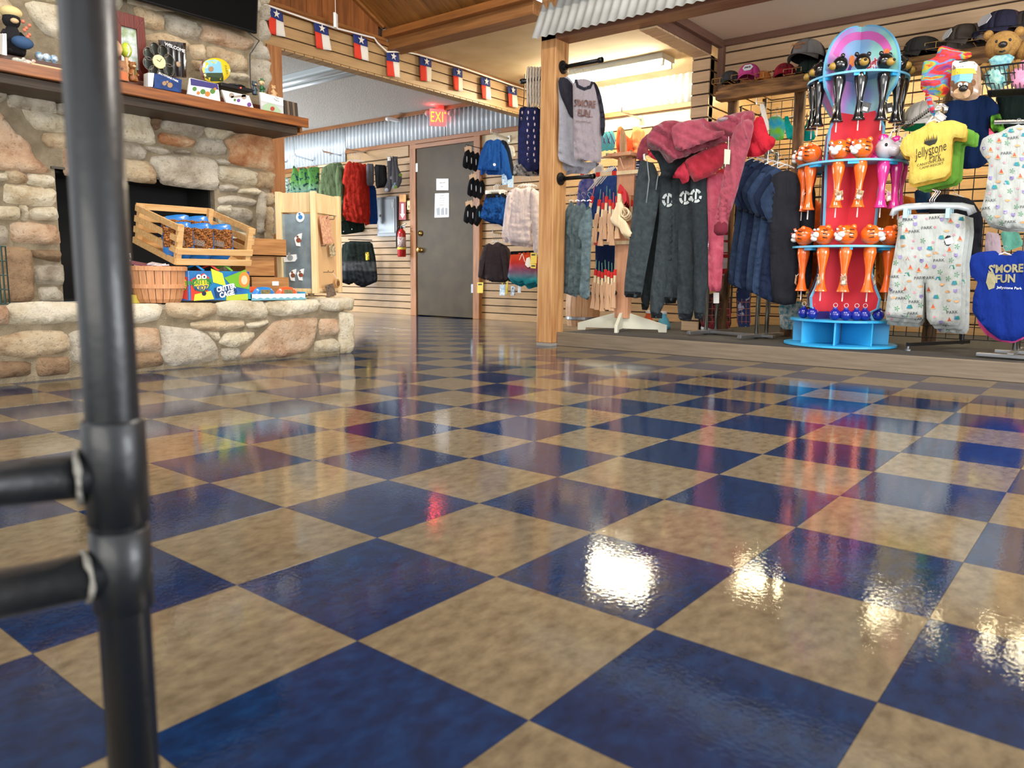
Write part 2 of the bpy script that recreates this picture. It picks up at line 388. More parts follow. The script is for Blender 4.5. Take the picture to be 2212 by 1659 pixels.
# ------------------------------------------------------------------ walls of slats
SL = wood('slat_laminate', 'ad8b60', '9b7a50', 'x', .45, rnd=.04, sc=5)
SLY = wood('slat_laminate_y', 'ad8b60', '9b7a50', 'y', .45, rnd=.04, sc=5)
SLR = wood('slat_laminate_bright', 'd0b18c', 'bf9f7a', 'x', .5, rnd=.04, sc=5)  # paler copy of the slat laminate, extra brightness put into its colour
groove = mat('slat_groove', '3a2818', .8)
FIR = wood('fir_trim', '9e632e', '7c4c23', 'x', .45, sc=4); FIRY = wood('fir_trim_y', '9a6230', '764a24', 'y', .45, sc=4); FIRZ = wood('fir_post', 'a87040', '804f2a', 'z', .5, sc=4)
def slatwall(name, p0, p1, z0, z1, nrm, m, pitch=.084, thick=.018, zoff=0):
    """p0,p1: ends (x,y) of the wall face, slats as parts"""
    p0, p1 = V3((*p0, 0)), V3((*p1, 0)); n = V3((*nrm, 0))
    w_ = struct(G().cub(p0+V3((0, 0, z0))-n*(thick+.06), p1-p0, n*.06, V3((0, 0, z1-z0))).mk(name, groove))
    z = z0-zoff; k = 0
    while z < z1-1e-3:
        a, b = max(z, z0), min(z+pitch-.011, z1)
        if b-a > .01:
            g = G().cub(p0+V3((0, 0, a))-n*thick, p1-p0, n*thick, V3((0, 0, b-a))); g.mk('slat', m, w_, bev=.002)
        z += pitch
    return w_
WY = 6.1
slatwall('wall_back_left', (-9.6, WY), (-6.19, WY), 0.0, 1.93, (0, -1), SL)
slatwall('wall_back_right', (-5.08, WY), (-1.93, WY), 0.0, 1.96, (0, -1), SL)
slatwall('wall_partition', (-1.79, 4.88), (-1.79, 6.1), 0.1, 2.13, (1, 0), SLY)
slatwall('wall_column_front', (-1.93, 4.86), (-1.79, 4.86), 0.1, 2.13, (0, -1), SLR)
slatwall('wall_partition_inner', (-1.93, 6.1), (-1.93, 4.88), 0.1, 2.13, (-1, 0), SLY)
slatwall('wall_back_platform', (-1.79, WY), (2.6, WY), 0.1, 2.3, (0, -1), SL)
slatwall('wall_fascia', (-1.79, 5.03), (2.6, 5.03), 1.9, 2.26, (0, -1), SLR, pitch=.093)
slatwall('wall_right', (2.6, 6.1), (2.6, 3.9), 0.1, 2.3, (-1, 0), SLY)
# upper back wall (plaster behind the metal strip) and other walls
plast = mat('cream_plaster', 'd3c1a0', .8, bump=.1, bs=30)
struct(G().box((-9.6, WY-.012, 1.93), (-1.93, WY+.08, 2.5)).mk('wall_back_upper', plast))
struct(G().box((-9.7, WY+.09, -.05), (2.7, WY+.2, 2.6)).mk('wall_back', mat('wall_core', '6b5a48', .9)))
struct(G().box((-9.7, -1, 0), (-9.6, 6.18, 2.5)).mk('wall_left_room', mat('grey_wall', 'b9b6ae', .8)))
# door
dmat = mat('door_brown_paint', '3b2f1c', .5, spec=.25, bump=.05, bs=40, col2='463922', cs=5)
door = struct(G().box((-6.1, WY-.035, .01), (-5.165, WY-.005, 2.0)).mk('door_1', dmat, bev=.003))
brass = mat('brass', 'c9a45a', .22, metal=1)
for z, r in ((1.0, .027), (.80, .03)):
    px = -6.03; g = G().lathe((px, WY-.035, z), [(.034, 0), (.034, .006), (.012, .01), (.012, .03), (r, .036), (r, .052), (r*.6, .06)] if r == .03 else [(.034, 0), (.034, .014), (.02, .018), (.02, .022)], 18, ax=(0, -1, 0))
    g.mk('door_knob' if r == .03 else 'deadbolt', brass, door, smooth=True)
for z in (1.78, .35):
    x_ = -6.085 if z > 1 else -5.18
    G().box((x_-.018, WY-.045, z-.05), (x_+.018, WY-.03, z+.05)).mk('hinge', white if z > 1 else steel, door, bev=.002)
def sheet_sign(par, px4, plane, name, lab, lines, col, hh=0, sx=1, tcol=None, th=.002):
    P = [plane.w(*q) for q in px4]; g = G().prism([p+plane.n*.001 for p in P], plane.n*th); o = g.mk(name, col, par)
    if lab and par is not None: o['label'] = lab
    for s, pc, h in lines: text(None, s, pc, h, Pl(plane.p0+plane.n*(th+.002), plane.n), tcol or ink, o, sx=sx, off=.0005)
    return o
s1 = sheet_sign(None, [(943, 386), (969, 386), (969, 411), (943, 411)], PY(WY-.036), 'door_notice', None, [('EMPLOYEES', (956, 395), .013), ('ONLY', (955, 403), .013)], papr, 0)
tag(s1, 'small white paper notice taped high on the dark brown door', 'sign')
s2 = sheet_sign(None, [(940, 418), (970, 417), (970, 469), (939, 470)], PY(WY-.036), 'door_notice', None, [('FOR SAFETY', (955, 423), .01), ('PLEASE DO NOT', (955, 428), .009), ('USE THIS DOOR', (955, 433), .009), ('EXCEPT IN AN', (955, 438), .009), ('EMERGENCY', (955, 443), .01)], papr, 0)
tag(s2, 'tall laminated notice with small print below the other door notice', 'sign')
grayf = mat('print_grey', '84888c', .4)
decals(s2, 'printed_picture', [[PY(WY-.036).uv(x_, y_) for x_, y_ in q] for q in ([(943, 450), (950, 448), (951, 465), (944, 465)], [(953, 452), (959, 447), (960, 464), (953, 465)], [(962, 449), (967, 449), (967, 464), (962, 464)])], PY(WY-.036), grayf, off=.001)
# door frame and trims
def trimx(name, x0, x1, y0, y1, z0, z1, m=None): return struct(G().box((x0, y0, z0), (x1, y1, z1)).mk(name, m or FIR, bev=.003))
trimx('trim_1', -6.2, -6.1, WY-.05, WY, 0, 2.06, FIRZ); trimx('trim_2', -5.165, -5.07, WY-.05, WY, 0, 2.06, FIRZ)
trimx('trim_3', -6.2, -5.07, WY-.052, WY, 2.0, 2.05); trimx('trim_4', -7.4, -1.95, WY-.05, WY, 2.055, 2.10)
trimx('trim_5', -9.6, -8.05, WY-.045, WY, 1.90, 1.95); trimx('trim_6', -9.6, -1.93, WY-.06, WY-.005, 2.385, 2.43)
trimx('trim_7', -7.7, -6.24, WY-.03, WY, 1.93, 2.055, SL)
# corrugated metal
galv = mat('galvanised_sheet', 'd2dae0', .4, metal=.15, col2='c2cbd2', cs=5, bump=.02, bs=40)
def corrugated(name, o, du, L, dv, n, amp, wl, m, parent=None, thick=.0012):
    """sheet from origin o running along unit du for L, up vector dv; waves along n"""
    o, du, dv, n = V3(o), V3(du), V3(dv), V3(n); st = wl/8; N = int(L/st); V = []; F = []
    for i in range(N+1):
        k = amp*math.sin(2*math.pi*i/8)
        for e in (0, 1): V.append(o+du*st*i+dv*e+n*k)
    for i in range(N): F.append((2*i, 2*i+2, 2*i+3, 2*i+1))
    return mk(name, V, F, m, parent, smooth=True, solid=thick)
cs_ = tag(G().box((-9.6, WY-.02, 2.09), (-1.94, WY-.013, 2.1)).mk('corrugated_metal_band', galv), 'corrugated galvanised metal band running above the door along the back wall', 'metal cladding')
x_ = -9.6
for i, (z0, L_) in enumerate(((1.955, 1.1), (1.955, 1.1), (2.1, 1.8), (2.1, 1.8), (2.1, 1.86))):
    corrugated('metal_sheet', (x_, WY-.04-.002*(i % 2), z0), (1, 0, 0), L_, (0, 0, 2.4-z0), (0, -1, 0), .011, .068, galv, cs_); x_ += L_
scr = G()
for i in range(40):
    scr.ball((-9.4+i*.19, WY-.054, 2.14 if i % 2 else 2.33), .004, 6, 4)
stuff(scr.mk('screws', steel, cs_))
# ceilings
pop = mat('textured_ceiling', 'c6c1ba', .9, bump=1.0, bs=90, col2='b8b2aa', cs=120)
struct(G().box((-9.7, -1.5, 2.43), (-4.16, 6.18, 2.5)).mk('ceiling_left_room', pop))
cream = mat('cream_ceiling', 'dccaa6', .75, col2='cdb68c', cs=3, bump=.05, bs=30)
struct(G().box((-4.1, 3.95, 2.36), (-1.93, 6.18, 2.42)).mk('ceiling_back', cream))
struct(G().box((-1.79, 4.05, 2.257), (2.6, 5.06, 2.32)).mk('ceiling_platform', mat('beige_ceiling', 'e4d2ba', .75, bump=.03)))
BR = wood('brown_trim', '7a5848', '6a4a3c', 'x', .5); BRY = wood('brown_trim_y', '7a5848', '6a4a3c', 'y', .5)
trimx('trim_8', -1.79, 2.6, 4.99, 5.03, 2.215, 2.257, BR)
trimx('trim_9', -1.79, -1.75, 4.05, 5.0, 2.2, 2.257, BRY)
trimx('trim_10', -1.79, -1.745, 4.985, 5.03, 1.88, 2.215, wood('brown_trim_z', '7a5848', '6a4a3c', 'z', .5))
# header over the passage (slats underneath) x -1.93..-1.79
hd = struct(G().box((-1.93, 4.05, 2.14), (-1.79, 4.88, 2.4)).mk('trim_11', BRY))
y_ = 4.06
while y_ < 4.86:
    G().box((-1.925, y_, 2.128), (-1.8, y_+.075, 2.14)).mk('slat', SLR, hd); y_ += .084
# flag beam x -4.2..-4.1, z 2.08..2.33
fb = struct(G().box((-4.2, 2.4, 2.09), (-4.115, 6.1, 2.33)).mk('trim_12', groove))
for k in range(3): G().box((-4.115, 2.4, 2.095+k*.08), (-4.10, 6.1, 2.167+k*.08)).mk('slat', SLY, fb, bev=.002)
y_ = 2.4
while y_ < 6.05:
    G().box((-4.205, y_, 2.08), (-4.098, min(y_+.076, 6.1), 2.092)).mk('slat', SLY, fb); y_ += .084
trimx('trim_13', -4.12, -4.085, 2.4, 6.1, 2.33, 2.36, FIRY)
struct(G().box((-4.2, 2.66, 0), (-4.08, 2.78, 2.09)).mk('trim_14', FIRZ, bev=.004))
# main beam, post
beamm = wood('beam_wood', '966536', '754b26', 'x', .5, sc=3)
trimx('trim_15', -4.1, -2.62, 3.80, 3.95, 2.30, 2.40, beamm)
trimx('trim_16', -4.1, -1.2, 3.74, 3.80, 2.385, 2.44, FIR)
postm = wood('post_wood', 'c99c66', 'a06a3c', 'z', .5, sc=3)
post = struct(G().box((-2.622, 3.9, 0.02), (-2.492, 4.06, 2.6)).mk('trim_17', postm, bev=.006))
trimx('trim_18', -2.62, 2.6, 3.9, 4.06, 2.14, 2.30, wood('beam_wood_dark', '8a6045', '6d4632', 'x', .5, sc=3))
struct(G().box((-2.62, 3.9, 0), (-2.49, 4.07, .02)).mk('trim_19', mat('concrete', '8a857c', .9)))
aw = tag(corrugated('corrugated_awning', (-2.63, 3.80, 2.135), (1, 0, 0), 4.6, (0, .18, .42), (0, -.9, .4), .008, .068, mat('weathered_galvanised', 'a8a8a4', .6, metal=.1, col2='979791', cs=6)), 'sloping grey corrugated metal awning above the platform opening beside the post', 'awning')
# platform
carp = mat('dark_carpet', '3a3733', .95, bump=.6, bs=400)
struct(G().box((-2.49, 4.0, 0), (2.6, 6.1, .098)).mk('floor_platform', carp))
rise = wood('platform_riser', '7a6c5a', '695c4b', 'x', .6, sc=5)
struct(G().box((-2.49, 3.975, 0), (2.6, 4.0, .1)).mk('trim_20', rise, bev=.003))
# wood ceiling planks over the main room
pk = struct(G().add([(-4.15, 3.8, 2.47), (3.5, 3.8, 2.47), (3.5, -1.2, 4.92), (-4.15, -1.2, 4.92), (-4.15, 3.8, 2.52), (3.5, 3.8, 2.52), (3.5, -1.2, 4.97), (-4.15, -1.2, 4.97)], [(0, 1, 2, 3), (4, 7, 6, 5), (0, 4, 5, 1), (1, 5, 6, 2), (2, 6, 7, 3), (3, 7, 4, 0)]).mk('ceiling_main', groove))
plankm = mat('pine_planks', '9c682f', .5, col2='744a1d', cs=3, stretch=(9, 1.1, 1.1), bump=.1, bs=8, rnd=.16, lo=.3, hi=.7)
x_ = -4.1
while x_ < 3.3:
    G().cub((x_, 3.8, 2.45), (.136, 0, 0), (0, -5, 2.45), (0, .009, .018)).mk('plank', plankm, pk); x_ += .14
gw = struct(G().add([(-4.13, -.2, 2.36), (-4.13, 3.78, 2.36), (-4.13, 3.78, 2.46), (-4.13, -.2, 4.4), (-4.16, -.2, 2.36), (-4.16, 3.78, 2.36), (-4.16, 3.78, 2.46), (-4.16, -.2, 4.4)], [(0, 1, 2, 3), (7, 6, 5, 4), (0, 4, 5, 1), (1, 5, 6, 2), (2, 6, 7, 3), (3, 7, 4, 0)]).mk('wall_gable', groove))
gpm = mat('gable_boards', '8e5426', .5, col2='6f3f1b', cs=3, stretch=(9, 9, 1), bump=.1, bs=8, rnd=.14)
y_ = 2.2
while y_ < 3.7:
    a, b = 2.45+(3.8-y_)*.49, 2.45+(3.8-y_-.134)*.49
    G().prism([(-4.13, y_, 2.36), (-4.13, y_+.134, 2.36), (-4.13, y_+.134, b), (-4.13, y_, a)], (.018, 0, 0)).mk('plank', gpm, gw); y_ += .138
trimx('trim_21', -4.112, -4.08, 2.2, 3.78, 2.36, 2.385, FIRY)
G().beam((-4.095, 3.75, 2.47), (-4.095, 2.2, 3.23), .03, .035).mk('cove_trim', FIRY, gw)
# light fixtures
tubew = mat('lit_tube', 'fff0cc', .3, emit=80); tubeo = mat('unlit_tube', 'dfe4e6', .3)
def fixture(label, x0, x1, y, z, lit, tm, w_=.22, drop=.05, hasbody=True):
    t = thing('fluorescent_light', label, 'ceiling light', ((x0+x1)/2, y, z))
    G().box((x0, y-w_/2, z-drop), (x1, y+w_/2, z)).mk('housing', mat('fixture_white', 'd5dfe2', .4), t, bev=.004)
    for s in (-1, 1):
        yy = y+s*w_*.32
        G().tube([(x0+.03, yy, z-drop-.025), (x1-.03, yy, z-drop-.025)], .016, 12).mk('tube', tm, t, smooth=True)
        for xe in (x0+.02, x1-.02): G().box((xe-.012, yy-.012, z-drop-.045), (xe+.012, yy+.012, z-drop)).mk('socket', white, t)
    return t
fixture('long unlit fluorescent light on the textured ceiling behind the row of flags', -6.6, -4.75, 4.2, 2.43, 0, tubeo)
fixture('glowing fluorescent light over the back wall to the right of the wooden post', -3.75, -2.44, 5.45, 2.36, 1, tubew)
for k, xs in enumerate((-1.62, -.55, .35)):
    t = thing('shelf_tube_light', ['glowing tube light tucked behind the log hat shelf at its left end', 'glowing tube light behind the hat shelf right of the wand display', 'glowing tube light behind the hat shelf behind the teddy bear basket'][k], 'light', (xs, 5.32, 1.99))
    G().box((xs, 5.28, 1.985), (xs+.85, 5.38, 2.02)).mk('housing', white, t); G().tube([(xs+.02, 5.33, 1.962), (xs+.83, 5.33, 1.962)], .018, 10).mk('tube', mat('lit_tube_2', 'ffeebf', .3, emit=75), t, smooth=True)
# ------------------------------------------------------------------ fireplace
def stonemat(name, a, b, c, rnd=.12):
    M = bpy.data.materials.new(name); M.use_nodes = True; nt = M.node_tree; bs = nt.nodes['Principled BSDF']; L = nt.links
    g = nt.nodes.new('ShaderNodeNewGeometry'); oi = nt.nodes.new('ShaderNodeObjectInfo')
    n = nt.nodes.new('ShaderNodeTexNoise'); n.noise_dimensions = '4D'; n.inputs['Scale'].default_value = 7; n.inputs['Detail'].default_value = 6; n.inputs['Roughness'].default_value = .62; L.new(g.outputs['Position'], n.inputs['Vector'])
    mw = nt.nodes.new('ShaderNodeMath'); mw.operation = 'MULTIPLY'; mw.inputs[1].default_value = 30; L.new(oi.outputs['Random'], mw.inputs[0]); L.new(mw.outputs[0], n.inputs['W'])
    r = nt.nodes.new('ShaderNodeValToRGB'); e = r.color_ramp.elements; e[0].position = .32; e[0].color = lin(c); e[1].position = .68; e[1].color = lin(b); k = e.new(.48); k.color = lin(a); L.new(n.outputs['Fac'], r.inputs[0])
    h = nt.nodes.new('ShaderNodeHueSaturation'); mr = nt.nodes.new('ShaderNodeMapRange'); mr.inputs['To Min'].default_value = 1-rnd; mr.inputs['To Max'].default_value = 1+rnd; L.new(oi.outputs['Random'], mr.inputs[0]); L.new(mr.outputs[0], h.inputs['Value']); L.new(r.outputs[0], h.inputs['Color'])
    # pits
    n4 = nt.nodes.new('ShaderNodeTexNoise'); n4.inputs['Scale'].default_value = 60; n4.inputs['Detail'].default_value = 3; L.new(g.outputs['Position'], n4.inputs['Vector'])
    r4 = nt.nodes.new('ShaderNodeValToRGB'); r4.color_ramp.elements[0].position = .27; r4.color_ramp.elements[0].color = (.5, .43, .36, 1); r4.color_ramp.elements[1].position = .40; r4.color_ramp.elements[1].color = (1, 1, 1, 1); L.new(n4.outputs['Fac'], r4.inputs[0])
    mx = nt.nodes.new('ShaderNodeMixRGB'); mx.blend_type = 'MULTIPLY'; mx.inputs[0].default_value = .7; L.new(h.outputs[0], mx.inputs[1]); L.new(r4.outputs[0], mx.inputs[2]); L.new(mx.outputs[0], bs.inputs['Base Color'])
    n2 = nt.nodes.new('ShaderNodeTexNoise'); n2.inputs['Scale'].default_value = 30; n2.inputs['Detail'].default_value = 8; n2.inputs['Roughness'].default_value = .68; L.new(g.outputs['Position'], n2.inputs['Vector'])
    bp = nt.nodes.new('ShaderNodeBump'); bp.inputs['Strength'].default_value = 1; bp.inputs['Distance'].default_value = .026; L.new(n2.outputs['Fac'], bp.inputs['Height']); L.new(bp.outputs[0], bs.inputs['Normal'])
    bs.inputs['Roughness'].default_value = .85; return M
ST = {'a': stonemat('limestone_cream', 'd4c8ac', 'e8dfca', 'b09a78'), 'b': stonemat('limestone_tan', 'c7af8c', 'dccbac', '9c7c5a'), 'g': stonemat('limestone_grey', 'bdb3a0', 'd6cebd', '908370'),
      'o': stonemat('limestone_orange', 'b98358', 'd8bd98', '8f5430'), 'p': stonemat('limestone_pinkish', 'c9a888', 'd9c3a8', 'a67d5e'), 'n': stonemat('limestone_brown', '8f7458', 'a98d6c', '6b5238')}
mort = mat('mortar', '8d8069', .95, bump=.7, bs=130, col2='746852', cs=14)
HX, FX = -3.13, -3.75
hearth = thing('stone_hearth', 'raised hearth of pale irregular limestone in front of the fireplace, toys and baskets on top', 'hearth', (-3.45, .8, 0))
G().box((FX, -.6, 0), (HX, 2.52, .315)).mk('mortar', mort, hearth)
G().box((FX, -.6, .315), (HX+.0, 2.56, .338)).mk('hearth_slab', ST['g'], hearth)
fire = thing('stone_fireplace', 'tall stone fireplace wall of rough pale limestone with a dark firebox opening', 'fireplace', (-3.95, .8, .34))
g = G(); OY0, OY1, OZ = 1.10, 2.02, 1.045
g.box((-4.09, -.6, .34), (FX, OY0, 2.9)).box((-4.09, OY1, .34), (FX, 2.42, 2.9)).box((-4.09, OY0, OZ), (FX, OY1, 2.9)).mk('mortar', mort, fire)
G().box((-4.095, OY0-.02, .345), (-4.06, OY1+.02, 1.05)).box((-4.06, OY0, .34), (FX, OY1, .346)).box((-4.06, OY1-.012, .345), (-3.80, OY1+.001, 1.046)).box((-4.06, OY0-.001, .345), (-3.80, OY0+.012, 1.046)).box((-4.06, OY0, 1.03), (-3.8, OY1, 1.044)).mk('firebox', mat('firebox_black', '0b0c0b', .9), fire)  # near-black lining on the inner faces of the firebox
G().box((FX-.1, OY0-.02, OZ-.0), (FX+.012, OY1+.03, OZ+.012)).mk('lintel_bar', mat('dark_steel', '4a453d', .6, metal=.5), fire)
HS = [([(-30, 664), (15, 663), (18, 699), (-30, 700)], 'p'), ([(17, 657), (80, 654), (172, 655), (174, 692), (120, 697), (60, 700), (18, 699)], 'a'), ([(180, 657), (345, 657), (349, 662), (346, 676), (340, 690), (300, 696), (182, 694)], 'a'),
 ([(360, 658), (362, 655), (465, 655), (464, 677), (445, 685), (425, 690), (385, 687), (361, 681)], 'b'), ([(466, 655), (500, 650), (565, 651), (573, 662), (575, 676), (572, 686), (545, 687), (475, 682), (468, 672)], 'a'),
 ([(575, 652), (640, 648), (690, 648), (688, 660), (683, 671), (655, 677), (615, 682), (580, 679), (575, 668)], 'a'),
 ([(-50, 738), (0, 729), (50, 718), (90, 716), (130, 716), (144, 726), (148, 745), (151, 753), (120, 763), (60, 772), (35, 769), (-50, 761)], 'b'),
 ([(149, 724), (160, 718), (177, 715), (212, 716), (212, 790), (190, 788), (158, 778), (152, 755)], 'g'), ([(-40, 781), (63, 782), (63, 810), (0, 815), (-40, 817)], 'n'), ([(84, 773), (143, 772), (147, 782), (147, 806), (85, 812), (80, 795)], 'n'),
 ([(222, 710), (268, 708), (270, 740), (262, 760), (225, 762)], 'p'), ([(277, 713), (300, 709), (340, 711), (344, 740), (346, 752), (340, 755), (282, 757), (275, 745)], 'p'), ([(225, 768), (278, 764), (340, 761), (350, 772), (349, 789), (280, 797), (225, 800)], 'n'),
 ([(345, 704), (375, 708), (400, 712), (420, 712), (445, 722), (460, 738), (469, 755), (468, 778), (440, 780), (405, 785), (375, 790), (356, 782), (350, 765), (352, 740)], 'g'),
 ([(413, 697), (450, 693), (480, 695), (525, 692), (526, 706), (508, 710), (475, 713), (430, 712), (414, 706)], 'b'), ([(449, 718), (472, 719), (473, 728), (468, 736), (458, 728)], 'a'),
 ([(473, 740), (488, 720), (547, 718), (548, 727), (535, 740), (507, 749), (485, 745)], 'a'), ([(476, 754), (515, 753), (518, 776), (484, 778)], 'g'), ([(534, 699), (576, 691), (581, 697), (560, 706), (540, 708), (533, 704)], 'a'),
 ([(519, 768), (560, 728), (592, 697), (625, 690), (684, 687), (683, 705), (676, 740), (660, 760), (610, 770), (560, 772), (520, 775)], 'p'), ([(689, 690), (728, 690), (731, 718), (722, 722), (692, 723), (690, 708)], 'p'),
 ([(680, 738), (720, 732), (733, 742), (734, 757), (700, 760), (681, 759)], 'a')]
hp = PX(HX)
for k, (P, c) in enumerate(HS):
    cap = k < 6; puff('stone', P, hp, ST[c], hearth, t=.034 if cap else .028, edge=.016, res=.024, seed=k, rough=.009, sm=.5, back=.6, power=.35, grow=.007)
# hearth end stones at the right corner (solid blocks that turn the corner)
def block(name, c, size, m, par, seed=0, yaw=0, r=.012):
    bm = bmesh.new(); bmesh.ops.create_cube(bm, size=1); bmesh.ops.subdivide_edges(bm, edges=bm.edges[:], cuts=5, use_grid_fill=True)
    a = math.radians(yaw); V = []
    for v in bm.verts:
        p = V3(v.co); q = p*V3(size)
        s_ = np.abs(p)*2; e = (s_**8).sum()**(1/8); q = q/max(1, e)
        q = q+V3(noise.noise_vector(Vector(q*14+seed*3.1)))*r*.8+V3(noise.noise_vector(Vector(q*34+seed)))*r*.35
        V.append(V3(c)+V3((q[0]*math.cos(a)-q[1]*math.sin(a), q[0]*math.sin(a)+q[1]*math.cos(a), q[2])))
    F = [tuple(x.index for x in f.verts) for f in bm.faces]; bm.free()
    return mk(name, V, F, m, par, smooth=True)
block('stone', (-3.28, 2.47, .315), (.36, .27, .085), ST['a'], hearth, 3, 0, .01)
block('stone', (-3.17, 2.53, .13), (.13, .12, .27), ST['a'], hearth, 8, 0, .01)
block('stone', (-3.4, 2.53, .2), (.26, .1, .13), ST['b'], hearth, 9); block('stone', (-3.42, 2.53, .06), (.28, .1, .12), ST['g'], hearth, 11); block('stone', (-3.6, 2.5, .31), (.28, .16, .08), ST['g'], hearth, 12)
